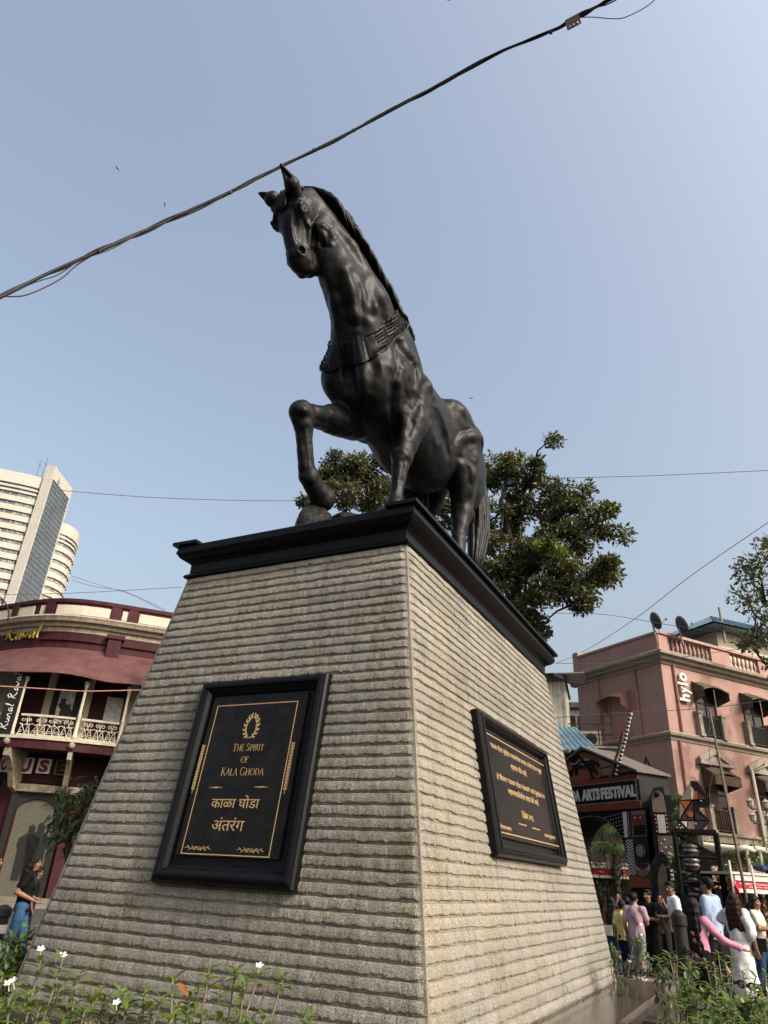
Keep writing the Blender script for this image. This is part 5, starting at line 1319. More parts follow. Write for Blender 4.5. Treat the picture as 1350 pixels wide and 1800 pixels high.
# ---- weathered white wall with blue sheet canopy (behind the pedestal edge)
c1=atH(1000,1250,37); wv=thing('whitewashed_building','weathered whitewashed building with blue corrugated canopy beside the pink building','building',c1*V3(1,1,0))
Fw=Fr(c1*V3(1,1,0),nrm(V3(.95,-.3,0))); 
uL,_=Fw.px(940,1250); uR,zb=Fw.px(994,1220); zt=Fw.px(985,1197)[1]
mb=MB(); mb.fbox(Fw,uL-5,uR,0,zt,-4,0); mb.build('wall',M['oldwhite'],wv)
mb=MB(); mb.fbox(Fw,uL-5,uR+.1,zt,zt+.1,-4.2,.15); mb.build('roof_coping',M['rusthood'],wv)
mb=MB(); mb.fbox(Fw,uR-1.1,uR+1.0,zt+.25,zt+.3,-1.5,.5); mb.build('tin_sheet',M['offgrey'],wv)
# corrugated canopy
Ze=Fw.px(1000,1277,.1)[1]; z2=Ze-2.0
A0=Fw.p(uL-5,Ze,.02); A1=Fw.p(Fw.px(1012,1278,.1)[0],Ze,.02); mb=MB(); n=64; vs=[]
uB=Fw.px(1054,1318,2.4)
for i in range(n+1):
    t=i/n; a=A0+(A1-A0)*t; b=Fw.p(uL-5+(uB[0]-uL+5)*t,uB[1],2.4); w_=.03*(1 if i%2 else -1)
    vs+=[a+ez*w_,b+ez*w_]
fs=[(2*i,2*i+1,2*i+3,2*i+2) for i in range(n)]; nv=len(vs); vs+=[np.array(v)-ez*.02 for v in vs]; fs+=[tuple(q+nv for q in f[::-1]) for f in fs]
mb.add(vs,fs); mb.build('corrugated_canopy',M['bluesheet'],wv)
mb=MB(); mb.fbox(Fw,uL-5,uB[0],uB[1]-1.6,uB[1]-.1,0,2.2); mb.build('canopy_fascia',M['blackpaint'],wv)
# small dark block, air conditioners and their cage
c2=atH(1010,1262,50); db=thing('grey_annexe','dark grey annexe with shuttered windows between the white wall and pink building','building',c2*V3(1,1,0))
Fd=Fr(c2*V3(1,1,0),nrm(V3(.97,-.25,0))); zt=Fd.px(1008,1242)[1]
mb=MB(); mb.fbox(Fd,-6,1.6,0,zt-.1,-5,0); mb.build('wall',M['offgrey'],db); mb=MB(); mb.fbox(Fd,-6.2,1.8,zt-.1,zt+.25,-5.2,.2); mb.build('roof_slab',M['rusthood'],db)
for k in range(4): mb=MB(); mb.fbox(Fd,-3.2+k*1.15,-2.25+k*1.15,zt-2.6,zt-.6,0,.05); mb.build('window',M['darkglass'],db)
cg=atH(1055,1290,38.5); Fg=Fr(cg*V3(1,1,0),nrm(V3(.97,-.2,0))); zz=cg[2]
ac=thing('service_ledge','cluttered service ledge with black railing below the pink side wall','ledge',cg*V3(1,1,0)+ez*(zz-2.6))
mb=MB(); mb.fbox(Fg,-2.2,1.0,zz-2.6,zz-.75,-2.4,.2); mb.build('wall',M['offgrey'],ac)
mb=MB(); mb.fbox(Fg,-2.4,1.1,zz-.75,zz-.65,-2.5,.35); mb.build('slab',M['stucco'],ac)
mb=MB()
for z in (zz-.62,zz-.1,zz+.42): mb.fbox(Fg,-2.3,1.0,z-.025,z+.025,.25,.3)
for u in (-2.3,-1.2,-.1,1.0): mb.fbox(Fg,u-.03,u+.03,zz-.65,zz+.42,.25,.31)
mb.build('railing',M['ironrail'],ac)
for k,(u,lab) in enumerate(((-1.7,'grey air conditioner unit at the left of the railed ledge'),(-.45,'grey air conditioner unit at the right of the railed ledge'))):
    t=thing('air_conditioner',lab,'air conditioner',Fg.p(u,zz-.65,-.4),'air conditioners on the ledge'); mb=MB(); mb.fbox(Fg,u-.5,u+.5,zz-.65,zz+.15,-.7,-.1); mb.build('casing',M['stucco'],t)
    mb=MB(); mb.lathe(Fg.p(u,zz-.25,-.1),[(.3,0),(.3,.02),(.02,.03)],14,Fg.n); mb.build('fan_grille',M['ironrail'],t)
wt=thing('water_tank','dark ribbed water tank under the railed ledge','water tank',Fg.p(-1.2,zz-3,1.0)); mb=MB(); pr=[]
for i in range(9): pr+=[(.75,i*.16),(.8,i*.16+.05),(.8,i*.16+.1)]
mb.lathe(Fg.p(-1.2,zz-2.9,1.0),pr+[(.6,1.5),(.2,1.55)],18); mb.build('drum',M['ironrail'],wt,smooth=True)
# red patterned panel
mb=MB(); u0,z0=Fg.px(1079,1297,.6); u1,z1=Fg.px(1104,1270,.6); mb.fbox(Fg,u0,u1,z0,z1,.55,.6); rp=mb.build('lattice_screen',mat('red_brown_screen',(.05,.015,.014),.7,.6,9),None,'dark red patterned screen fixed beside the air conditioner ledge','screen')
# street light on the right
sl_=atH(1333,1500,24); 

# ------------------------------------------------------------------ festival gate
M['gblack']=mat('gate_black_ply',(.006,.006,.0065),.6,.3,3,spec=.08)
M['ggrey']=mat('gate_dark_grey_ply',(.016,.016,.017),.6,.15,1.5,spec=.1)
M['gred']=mat('gate_red_ply',(.115,.022,.013),.65,.2,3)
M['gorange']=mat('gate_orange_ply',(.16,.045,.018),.65,.2,4)
M['gmaroon']=mat('gate_maroon_ply',(.04,.007,.011),.65,.2,4)
M['gbeige']=mat('gate_beige_ply',(.13,.10,.078),.65,.15,4)
M['gwhite']=mat('gate_white_paint',(.4,.39,.38),.6,.1)
M['groof']=mat('gate_roof_ply',(.085,.075,.065),.7,.2,3)
M['chrome']=mat('dull_steel_bangle',(.22,.2,.2),.3,.2,20,metal=.7)
M['bannerred']=mat('red_banner_cloth',(.26,.006,.018),.6,.12,3)
M['canvas']=mat('white_canvas',(.42,.40,.36),.8,.1,2)
M['pole']=mat('bamboo_pole_wrapped',(.32,.29,.25),.7,.15,8)
M['darkpole']=mat('brown_bamboo_pole',(.075,.055,.04),.7,.2,8)
M['cloth1']=mat('hanging_maroon_cloth',(.045,.01,.014),.85,.5,8); M['cloth2']=mat('hanging_grey_cloth',(.06,.056,.06),.85,.4,8); M['cloth3']=mat('hanging_pink_cloth',(.1,.045,.05),.85,.4,9)
M['bluecloth']=mat('blue_tarpaulin',(.012,.02,.055),.6,.3,6)
G0=atH(1129,1420,29)*V3(1,1,0); rv=ray(-60,1500); gu=-nrm(V3(rv[0],rv[1],0)); FGt=Fr(G0,gu)
gate=thing('festival_gate','black and red festival gate with ARTS FESTIVAL lettering and running horse relief','gate',G0)
g_=lambda mb,n,m,p=gate,**k: mb.build(n,M[m],p,**k)
def gp(*pts): return [FGt.px(x,y) for x,y in pts]
def gz(y,x=1124): return FGt.px(x,y)[1]
zr_=gz(1356); zb1=gz(1370); zp1=gz(1371.5); zp0=gz(1407); zb0=gz(1421); ua,za=FGt.px(1028,1317); UA=ua; UL=2*ua
DEP=1.5
# body
mb=MB(); mb.fbox(FGt,UL,0,zb0,zr_,-DEP,0); g_(mb,'beam','ggrey')
mb=MB(); mb.fpoly(FGt,[(UL,zr_),(0,zr_),(UA,za)],-DEP,0); g_(mb,'gable','gblack')
mb=MB()
for s in (0,1):
    a=(UA,za); b=((.12 if s==0 else UL-.12),zr_-.04)
    mb.fpoly(FGt,[(a[0],a[1]),(b[0],b[1]),(b[0],b[1]+.07),(a[0],a[1]+.09)],-DEP-.05,.2)
g_(mb,'roof','groof')
mb=MB(); mb.fbox(FGt,UL,-.02,zb1,zr_-.1,.0,.06); g_(mb,'fascia_band','gred')
mb=MB(); mb.fbox(FGt,UL,-.02,zb0,zp0,.0,.06); g_(mb,'fascia_band','gred')
mb=MB(); mb.fbox(FGt,UL,0,zp0,zp1,.0,.035); tp=g_(mb,'name_panel','gblack')
# lettering right aligned on the panel
u1,zt=FGt.px(1119,1374); u0,_=FGt.px(1007,1400); zc=(zp0+zp1)/2; cap=(zp1-zp0)*.62
vis=-(u0-u1); 
mb=MB(); u_r=-.22
for wd_,x0,x1 in (('FESTIVAL',1058,1119),('ARTS',1024,1055),('GHODA',985,1020),('KALA',950,980)):
    a=FGt.px(x0,1390)[0]; b=FGt.px(x1,1384)[0]
    add_text(mb,wd_,FGt,(a+b)/2,zc,cap,.04,b-a,.045,.03)
mb.build('name_lettering',M['gwhite'],tp)
mb=MB()
nst=int(-UL/.1)
for i in range(nst):
    u=UL+i*.1; mb.ball(FGt.p(u,zp1+.03,.05),.02,5,3); mb.ball(FGt.p(u,zp0-.0,.05),.02,5,3)
for i in range(9): mb.ball(FGt.p(-.1,zp0+(zp1-zp0)*i/8,.05),.02,5,3); mb.ball(FGt.p(-.17,zp0+(zp1-zp0)*(i+.5)/8,.05),.02,5,3)
mb.build('studs',M['gwhite'],tp,kind='stuff')
# gable panels and horse relief
mb=MB(); P=gp((996,1378),(1058,1366),(1056,1332),(1040,1326),(1026,1322),(1010,1330),(996,1340)); mb.fpoly(FGt,P,0,.04); g_(mb,'gable_panel','gorange')
for pts,m in ((((1054,1333),(1075,1341),(1078,1346),(1056,1350)),'gbeige'),(((1058,1352),(1078,1348),(1082,1361),(1060,1364)),'gbeige'),(((1087,1346),(1115,1355),(1086,1360)),'gorange')):
    mb=MB(); mb.fpoly(FGt,gp(*pts),0,.05); g_(mb,'gable_panel',m)
# running horse relief: outline prisms
def hz(x,y): return (980+x/6.136,1280+y/6.136)
HR=[(110,300),(150,270),(175,240),(215,255),(240,300),(285,345),(340,350),(385,345),(430,360),(470,400),(455,420),(415,380),(395,395),(420,440),(450,490),(440,505),(400,470),(375,445),(385,500),(400,535),(385,540),(365,480),(350,440),(290,425),(235,440),(225,480),(230,515),(210,510),(205,470),(180,460),(160,490),(175,520),(155,520),(145,480),(185,430),(175,390),(150,350),(120,345)]
mb=MB(); mb.fpoly(FGt,gp(*[hz(*q) for q in HR]),.04,.11); hr=g_(mb,'horse_relief','gblack')
mb=MB()
for q in ((170,385),(190,392),(210,390),(232,380),(245,365),(265,350),(275,390),(300,395),(320,345),(345,350),(360,340)): mb.ball(FGt.p(*FGt.px(*hz(*q)),.13),.03,5,3)
mb.build('bells',M['gwhite'],hr,kind='stuff')
# horns / striped poles
for (xa,ya,xb,yb,m,st,lab) in ((1073,1365,1094,1286,'gmaroon',0,'slim dark red pole leaning on the gate roof'),(1083,1362,1108,1250,'gblack',1,'tall black and white striped pole leaning on the gate roof')):
    ua_,za_=FGt.px(xa,ya,.12); ub_,zb_=FGt.px(xb,yb,.12); t=thing('striped_pole',lab,'pole',FGt.p(ua_,za_,.12),'poles on the gate gable')
    mb=MB(); A=FGt.p(ua_,za_,.12); B=FGt.p(ub_,zb_,.12); mb.tube([A,A+(B-A)*.6+FGt.u*.06,B],[.055,.05,.04],6); mb.build('shaft',M[m],t)
    mb=MB()
    for i in range(16):
        a=A+(B-A)*(i/16)+FGt.u*.06*min(1,i/9); b=A+(B-A)*((i+.5)/16)+FGt.u*.06*min(1,i/9); mb.tube([a,b],.066 if st else .058,6)
    mb.build('stripes',M['gwhite'] if st else M['gbeige'],t)
# right pier with patterned panels
uP=FGt.px(1097,1440)[0]
mb=MB(); mb.fbox(FGt,uP,0,0,zb0,-DEP,0); g_(mb,'pier','gblack')
mb=MB(); mb.fbox(FGt,UL,UL-uP,0,zb0,-DEP,0); g_(mb,'pier','gblack')
def panel(pts,m,o=.03,n='panel'): mb=MB(); mb.fpoly(FGt,gp(*pts),0,o); return g_(mb,n,m)
def g7(x,y): return (980+x/6.136,1280+y/6.136)
p7=lambda *q: [g7(*a) for a in q]
panel(p7((705,905),(745,902),(765,1175),(730,1180)),'gwhite')
panel(p7((755,900),(790,897),(805,1170),(775,1172)),'gmaroon')
panel(p7((800,895),(945,885),(970,1165),(812,1172)),'gbeige')
r_=panel(p7((815,935),(940,925),(950,1040),(822,1050)),'gred',.06)
mb=MB()
for q in ((850,970),(910,968)): mb.ball(FGt.p(*FGt.px(*g7(*q)),.07),.035,6,4)
for i in range(14):
    mb.ball(FGt.p(*FGt.px(*g7(770+i*1.6,915+i*19)),.05),.015,5,3)
mb.build('studs',M['gwhite'],r_,kind='stuff')
r_=panel(p7((828,1055),(955,1045),(962,1150),(834,1155)),'gblack',.05)
mb=MB()
for j in range(3):
    for i in range(9): mb.ball(FGt.p(*FGt.px(*g7(838+i*14+j*2,1075+j*30)),.06),.035,5,3)
mb.build('shells',M['ggrey'],r_,kind='stuff')
r_=panel(p7((735,1180),(812,1175),(850,1590),(780,1590)),'gmaroon')
for i in range(12):
    for j in (0,1):
        y=1200+i*32; x=745+i*3.4+j*38; mb=MB(); mb.fpoly(FGt,gp(*p7((x,y+22),(x+34,y-2),(x+36,y+12),(x+3,y+36))),.03,.05); mb.build('slanted_slat',M['gwhite'],r_)
r_=panel(p7((815,1175),(972,1168),(1005,1450),(845,1455)),'ggrey')
cu,cz=FGt.px(*g7(922,1325)); rz=.2
mb=MB(); mb.lathe(FGt.p(cu,cz,.03),[(rz,0),(rz,.08),(rz*.9,.1),(.01,.1)],20,FGt.n); sd=g_(mb,'shield','gblack',r_)
mb=MB()
for i in range(60):
    a=i*2.4; q=rz*.86*math.sqrt(i/60); mb.ball(FGt.p(cu+q*math.cos(a),cz+q*math.sin(a),.14),.015,5,3)
for i in range(30): mb.ball(FGt.p(cu+rz*math.cos(i*.2094),cz+rz*math.sin(i*.2094),.11),.015,5,3)
mb.build('shield_studs',M['gwhite'],sd,kind='stuff')
panel(p7((845,1457),(1006,1452),(1030,1720),(780,1720),(775,1590),(850,1590)),'gorange',.025)
mb=MB(); c=FGt.px(*g7(930,1470)); R=.31
mb.fpoly(FGt,[(c[0]+R*math.cos(t),c[1]+R*1.25*math.sin(t)) for t in np.linspace(math.pi,2*math.pi,14)],.03,.06); g_(mb,'crescent','gwhite')
mb=MB(); mb.fpoly(FGt,[(c[0]+R*.8*math.cos(t),c[1]-.16+R*.75*math.sin(t)) for t in np.linspace(math.pi,2*math.pi,14)],.06,.08); g_(mb,'crescent_beads','gbeige')
mb=MB(); mb.fpoly(FGt,[(c[0]+R*math.cos(t)*.93,c[1]+.02+R*.55*math.sin(t)) for t in np.linspace(math.pi,2*math.pi,14)],.062,.09); g_(mb,'crescent_face','gmaroon')
mb=MB(); mb.fpoly(FGt,[(c[0]+.36*math.cos(t),1.1+.8*math.sin(t)) for t in np.linspace(0,math.pi,12)],.03,.07); g_(mb,'arched_base','gblack')
# arch spandrel with studs
uc=UA; Ra=(uP-UA)*.93; za0=gz(1500); rise=gz(1432)-za0
arcp=[(uc+Ra*math.cos(t),za0+rise*math.sin(t)) for t in np.linspace(0,math.pi,24)]
mb=MB(); top=[(uP,zb0),(UL-uP,zb0)]
n=len(arcp)
for sgn in (0,1):
    half=arcp[:12] if sgn==0 else arcp[12:]
    if sgn==0: poly=[(uP,za0)]+half+[(uc,za0+rise),(uc,zb0),(uP,zb0)]
    else: poly=[(uc,za0+rise)]+half+[(UL-uP,za0),(UL-uP,zb0),(uc,zb0)]
    mb.fpoly(FGt,poly,-DEP+.1,-.02)
sp_=g_(mb,'arch_spandrel','gblack')
mb=MB()
for q in range(40):
    t=math.pi*q/39; mb.ball(FGt.p(uc+(Ra+.05)*math.cos(t),za0+(rise+.05)*math.sin(t),.0),.019,5,3)
for i in range(12):
    for j in range(8):
        u=uP-.12-i*.14; z=zb0-.12-j*.13-i*.02
        if ((u-uc)/(Ra+.1))**2+((z-za0)/(rise+.1))**2>1 or z<za0: mb.ball(FGt.p(u,z,-.01),.02,5,3)
mb.build('arch_studs',M['gwhite'],sp_,kind='stuff')
# bird pillar beyond the pier
B0=FGt.p(.35,0,-.25); FB=Fr(B0,nrm(gu*.6+V3(.5,-.2,0)))
FB=Fr(atH(1146,1400,28.3)*V3(1,1,0),nrm(V3(.86,-.5,0)))
bp=thing('bird_pillar','tall beige and maroon pillar with a round black eye beside the gate','pillar',FB.P)
def bpz(x,y,o=0): return FB.px(x,y,o)
u0,zt=bpz(1145,1398); u1,_=bpz(1166,1384); ztp=bpz(1158,1382)[1]
mb=MB(); mb.fpoly(FB,[(u0-.12,0),(u1+.9,0),(u1+.9,bpz(1192,1397)[1]-.1),(u1+.02,bpz(1192,1397)[1]),(u1,ztp),(u0+.1,ztp-.05),(u0-.1,zt-.1)],-1.2,0); mb.build('body',M['ggrey'],bp)
zA=bpz(1155,1428)[1]; zB=bpz(1160,1466)[1]; zC=bpz(1165,1508)[1]
pts=[(u0,zA)]+[(u0+(u1-u0)*(1-math.cos(t))*.5*1.0,zt-.15+(ztp-zt)*math.sin(t)) for t in np.linspace(0,math.pi/2*1.6,9)]+[(u1,zA)]
mb=MB(); mb.fpoly(FB,pts,0,.05); hd_=mb.build('head_panel',M['gbeige'],bp)
cu,cz=bpz(1155,1396); mb=MB(); mb.ball(FB.p(cu,cz,.05),(.1,.1,.1),10,7); mb.build('eye',M['gblack'],hd_,smooth=True)
mb=MB(); mb.fbox(FB,u0,u1+.05,zB,zA-.05,0,.05); q_=mb.build('maroon_panel',M['gmaroon'],bp)
mb=MB(); um=(u0+u1)/2; mb.fbox(FB,um-.1,um+.14,zB+.03,zA-.08,.05,.08); mb.build('white_bar',M['gwhite'],q_)
mb=MB(); mb.fbox(FB,u0+.05,u1+.12,zC,zB-.05,0,.05); mb.build('beige_panel',M['gbeige'],bp)
mb=MB()
for i in range(8): mb.ball(FB.p(u0+.15+(i%2)*.12+(i//4)*.3,zC+.2+(i%4)*.12+(0 if i<4 else -.1),.07),.03,5,3)
for i in range(5):
    for s in (u0+.06,u1-.02): mb.ball(FB.p(s,zB+.08+i*.13,.07),.02,5,3)
mb.build('flower_studs',M['gwhite'],bp,kind='stuff')
# gear
gw=thing('gear_disc','large grey half gear with white teeth in front of the bird pillar','decoration',FB.p((u0+u1)/2,1.2,.4))
cu,cz=bpz(1172,1555,.35); Rg=.9
FB2=Fr(FB.P+FB.n*.35,FB.u)
mb=MB(); pts=[(cu+Rg*.52*math.cos(t),cz+Rg*math.sin(t)) for t in np.linspace(math.pi*.5,math.pi*1.5,20)]+[(cu+.1,cz-Rg),(cu+.1,cz+Rg)]; mb.fpoly(FB2,pts,-.06,0); mb.build('disc',M['ggrey'],gw)
mb=MB(); pts=[(cu+Rg*.3*math.cos(t),cz-.05+Rg*.75*math.sin(t)) for t in np.linspace(math.pi*.5,math.pi*1.5,20)]+[(cu+.05,cz-.5),(cu+.05,cz+.45)]; mb.fpoly(FB2,pts,0,.03); mb.build('inlay',M['gbeige'],gw)
for t in np.linspace(math.pi*.5,math.pi*1.5,26):
    mb=MB(); p=FB2.p(cu+Rg*.55*math.cos(t),cz+1.04*Rg*math.sin(t),-.03); mb.box(p,(.07,.08,.08)); mb.build('tooth',M['ggrey'],gw)
for i in range(16): mb=MB(); mb.box(FB2.p(cu+.2,cz+Rg*1.05-i*.13,0),(.09,.08,.08)); mb.build('tooth',M['gwhite'],gw)
# geometric horse head on its truss tower
FH=Fr(atH(1193,1430,26)*V3(1,1,0),nrm(V3(.93,-.36,0)))
hh=thing('horse_head_sculpture','faceted geometric horse head sculpture in orange and maroon on a black truss','sculpture',FH.p(*FH.px(1193,1461)))
def s8(x,y): return (1160+x/6.668,1330+y/6.668)
def sp8(*q): return [FH.px(*s8(*a)) for a in q]
outl=sp8((170,865),(230,745),(225,515),(360,285),(435,285),(600,520),(575,580),(470,575),(465,625),(580,745),(575,770),(500,860),(410,865))
mb=MB(); mb.fpoly(FH,outl,-.6,-.0); mb.build('body',M['gblack'],hh)
fac=[(((240,510),(355,300),(368,500)),'gbeige'),(((370,500),(362,345),(400,410),(385,500)),'gwhite'),(((385,500),(385,400),(440,410),(440,500)),'gorange'),(((445,500),(450,420),(540,500)),'gmaroon'),
(((235,520),(360,520),(300,615)),'gorange'),(((230,530),(230,735),(290,620)),'gbeige'),(((240,745),(380,525),(390,745)),'gmaroon'),(((178,860),(235,770),(310,860)),'gmaroon'),(((250,760),(318,760),(318,835)),'gwhite'),(((330,760),(405,760),(408,860),(325,860)),'gbeige'),(((410,640),(470,690),(560,745),(415,745)),'ggrey'),(((410,755),(565,760),(490,855),(415,858)),'ggrey')]
for pts,m in fac: mb=MB(); mb.fpoly(FH,sp8(*pts),0,.04); mb.build('facet',M[m],hh)
mb=MB(); c=FH.px(*s8(355,675)); mb.lathe(FH.p(c[0],c[1],.03),[(.09,0),(.09,.03),(.01,.03)],14,FH.n); mb.build('cheek_disc',M['gorange'],hh)
mb=MB()
for q in ((260,455),(385,385),(480,520),(420,790),(200,830),(225,800),(240,840),(265,830)): c=FH.px(*s8(*q)); mb.ball(FH.p(c[0],c[1],.05),.022,6,4)
mb.build('studs',M['gwhite'],hh,kind='stuff')
tw=thing('truss_tower','black lattice truss tower carrying the faceted horse head','truss',FH.P)
zt=FH.px(*s8(300,880))[1]; ul=FH.px(*s8(165,880))[0]; ur=FH.px(*s8(660,880))[0]
cor=[(ul,.0),(ur,.0),(ul,-.8),(ur,-.8)]
for u,o in cor: mb=MB(); mb.tube([FH.p(u,0,o),FH.p(u,zt,o)],.065,6); mb.build('upright',M['gblack'],tw)
for o in (0,-.8):
    for k in range(6): mb=MB(); mb.tube([FH.p(ul,zt*k/5,o),FH.p(ur,zt*k/5,o)],.045,5); mb.build('cross_bar',M['gblack'],tw)
    for k in range(5): mb=MB(); a,b=(ul,ur) if k%2 else (ur,ul); mb.tube([FH.p(a,zt*k/5,o),FH.p(b,zt*(k+1)/5,o)],.04,5); mb.build('brace',M['gblack'],tw)
mb=MB(); mb.fbox(FH,ul-.1,ur+.0,zt-.02,zt+.08,-.85,.05); mb.build('top_plate',M['gblack'],tw)
mb=MB(); mb.fbox(FH,ul+.62,ul+.95,.0,zt-.5,-.8,-.5); mb.build('dark_board',M['gblack'],tw)
bc=thing('bangle_column','column of stacked grey and maroon bangles standing inside the black truss','column',FH.p(0,0,.15))
cx=FH.px(1220,1540)[0]; zq=FH.px(*s8(380,1010))[1]
n=24
for k in range(n):
    z=zq*k/n; mb=MB(); mb.lathe(FH.p(cx,z,-.35),[(.2,0),(.235,zq/n*.25),(.235,zq/n*.5),(.2,zq/n*.75),(.19,zq/n*.95)],14); mb.build('bangle',M['chrome'] if k%3 else M['gmaroon'],bc,smooth=True)
# ------------------------------------------------------------------ stalls
def stall(F,u0,u1,zb,zt,o,label,lines,depth=2.5,poles=True):
    t=thing('market_stall',label,'market stall',F.p((u0+u1)/2,0,o))
    mb=MB(); mb.fbox(F,u0,u1,zb,zt,o,o+.03); bn=mb.build('banner',M['bannerred'],t)
    mb=MB(); mb.fbox(F,u0,u1,zt,zt+.16,o-.02,o+.06); mb.fbox(F,u0,u1,zb-.1,zb,o-.02,o+.05); mb.build('banner_trim',M['canvas'],t)
    mb=MB()
    for body,f0,f1,fz,h in lines: add_text(mb,body,F,u0+(u1-u0)*(f0+f1)/2,zb+(zt-zb)*fz,(zt-zb)*h,o+.031,(u1-u0)*(f1-f0),.01,.004)
    mb.build('banner_lettering',M['gwhite'],bn)
    mb=MB(); mb.fbox(F,u0-.1,u1+.1,zt+.16,zt+.22,o-depth,o+.1); mb.build('canopy',M['canvas'],t)
    mb=MB(); mb.fbox(F,u0,u1,.0,zb,o-depth-.1,o-depth); mb.build('back_cloth',M['blackpaint'],t)
    r=np.random.RandomState(int(abs(u0*100))%999); u=u0+.05
    while u<u1-.2:
        w_=r.uniform(.15,.4); mb=MB(); P=[];n=6
        for i in range(n+1): P.append(F.p(u+w_*i/n,zb-.1,o-.35+.05*math.sin(i*2.1)));
        Q=[F.p(u+w_*i/n,r.uniform(.4,.9),o-.35+.07*math.sin(i*2.1+.5)) for i in range(n+1)]
        mb.add(P+Q,[(i,i+1,n+2+i,n+1+i) for i in range(n)]); mb.build('hanging_textile',M[['cloth1','cloth2','cloth3','cloth1'][r.randint(4)]],t); u+=w_+r.uniform(.02,.15)
    if poles:
        for uu in (u0,u1): mb=MB(); mb.tube([F.p(uu,0,o),F.p(uu,zt+.2,o)],.04,6); mb.build('post',M['pole'],t)
    return t
FS=Fr(atH(1037,1532,34)*V3(1,1,0),nrm(V3(.985,-.17,0)))
uR_,zz=FS.px(1102,1532); zt=FS.px(1070,1527)[1]; zb=FS.px(1070,1541)[1]
stall(FS,-2.2,uR_+.8,zb+.04,zt,0,'stall with red Phulkari Dupatta banner seen through the gate arch',[('43',.57,.62,.55,.3),('Phulkari Dupatta House',.71,1.0,.66,.3),('फुलकारी दुपटटा हाऊस',.78,1.0,.26,.22)])
FS2=Fr(atH(1280,1560,25)*V3(1,1,0),nrm(V3(.95,.3,0)))
u0,zt=FS2.px(1290,1547); u1,_=FS2.px(1352,1552); zb=FS2.px(1300,1562)[1]
stall(FS2,u0,u0+3.2,zb,zt,0,'stall with red banner and white canopy behind the bamboo poles',[('Handloom Cotton Shawls Saree',.05,.6,.66,.28),('हातमाग कापूस शाल',.15,.55,.25,.2)])
tg=MB(); rr=np.random.RandomState(9); c=FS2.p(u0+2.2,zt+.4,-.3)
for i in range(9): tg.ball(c+FS2.u*rr.uniform(-.6,.6)+ez*rr.uniform(-.12,.1)-FS2.n*rr.uniform(0,.5),(rr.uniform(.2,.35),rr.uniform(.2,.35),rr.uniform(.08,.2)),7,5)
tg.build('tarpaulin','' and M or M['bluecloth'],None,'crumpled dark blue tarpaulin on the right hand stall roof','tarpaulin')
rc=atH(1283,1565,24); F=Fr(rc*V3(1,1,0),nrm(V3(.9,-.3,0))); a=F.px(1279,1547); b=F.px(1294,1578); 
mb=MB(); n=8; P=[F.p(a[0]+(b[0]-a[0])*i/n,a[1],.05*math.sin(i*1.9)) for i in range(n+1)]; Q=[F.p(a[0]+.12+(b[0]-a[0])*i/n,b[1]+.1*(i%3),.08*math.sin(i*1.9+.6)) for i in range(n+1)]
mb.add(P+Q,[(i,i+1,n+2+i,n+1+i) for i in range(n)]); mb.build('red_cloth',M['bannerred'],None,'red cloth hanging at the corner of the stall beside the poles','cloth')
# white canopy frame with wrapped poles
FC=Fr(atH(1240,1490,28)*V3(1,1,0),nrm(V3(.97,.2,0)))
cf=thing('canopy_frame','white wrapped pole frame with sagging canvas in front of the pink building','canopy',FC.p(2,0,0))
p0=FC.px(1235,1483); p1=FC.px(1312,1492); p2=FC.px(1352,1494)
mb=MB(); 
pts=[FC.p(p0[0],p0[1],0),FC.p(p1[0],p1[1],0),FC.p(p2[0]+2,p2[1]+.1,0)]; mb.tube(pts,.06,7); mb.build('top_rail',M['pole'],cf)
for (x0,y0,x1,y1) in ((1311,1492,1326,1590),(1334,1494,1347,1570)):
    a=FC.px(x0,y0); mb=MB(); mb.tube([FC.p(a[0],a[1],.02),FC.p(a[0]+.05,0,.02)],.055,7); mb.build('upright',M['pole'],cf)
    mb=MB(); mb.tube([FC.p(a[0]-.3,a[1],.02),FC.p(a[0],a[1]+.03,.03),FC.p(a[0]+.3,a[1]-.02,.02)],.09,7); mb.build('wrapping',M['canvas'],cf,smooth=True)
mb=MB(); n=12; P=[FC.p(p0[0]+(p2[0]+2-p0[0])*i/n,p0[1]-.08,-.05) for i in range(n+1)]; Q=[FC.p(p0[0]+(p2[0]+2-p0[0])*i/n,p0[1]-.5-.12*math.sin(i*1.3)**2,-1.8) for i in range(n+1)]
mb.add(P+Q,[(i,i+1,n+2+i,n+1+i) for i in range(n)]); mb.build('canvas',M['canvas'],cf)
for k,(x0,y0,x1,y1,m,lab) in enumerate(((1247,1247,1312,1580,'darkpole','tall dark leaning bamboo pole reaching the upper pink windows'),(1281,1512,1292,1580,'pole','short pale leaning pole left of the dark bamboo'),(1320,1520,1330,1580,'pole','thin pale pole between the two wrapped uprights'))):
    F=Fr(atH((x0+x1)/2,1540,23+k)*V3(1,1,0),nrm(V3(.97,.2,0))); a=F.px(x0,y0); b=F.px(x1,y1); d=np.array(a)-np.array(b); g=np.array(b)-d*(b[1]/d[1])
    mb=MB(); mb.tube([F.p(g[0],0,0),F.p(b[0],b[1],0),F.p(a[0],a[1],0)],[.045,.042,.03],7); mb.build('leaning_pole',M[m],None,lab,'pole',smooth=True)
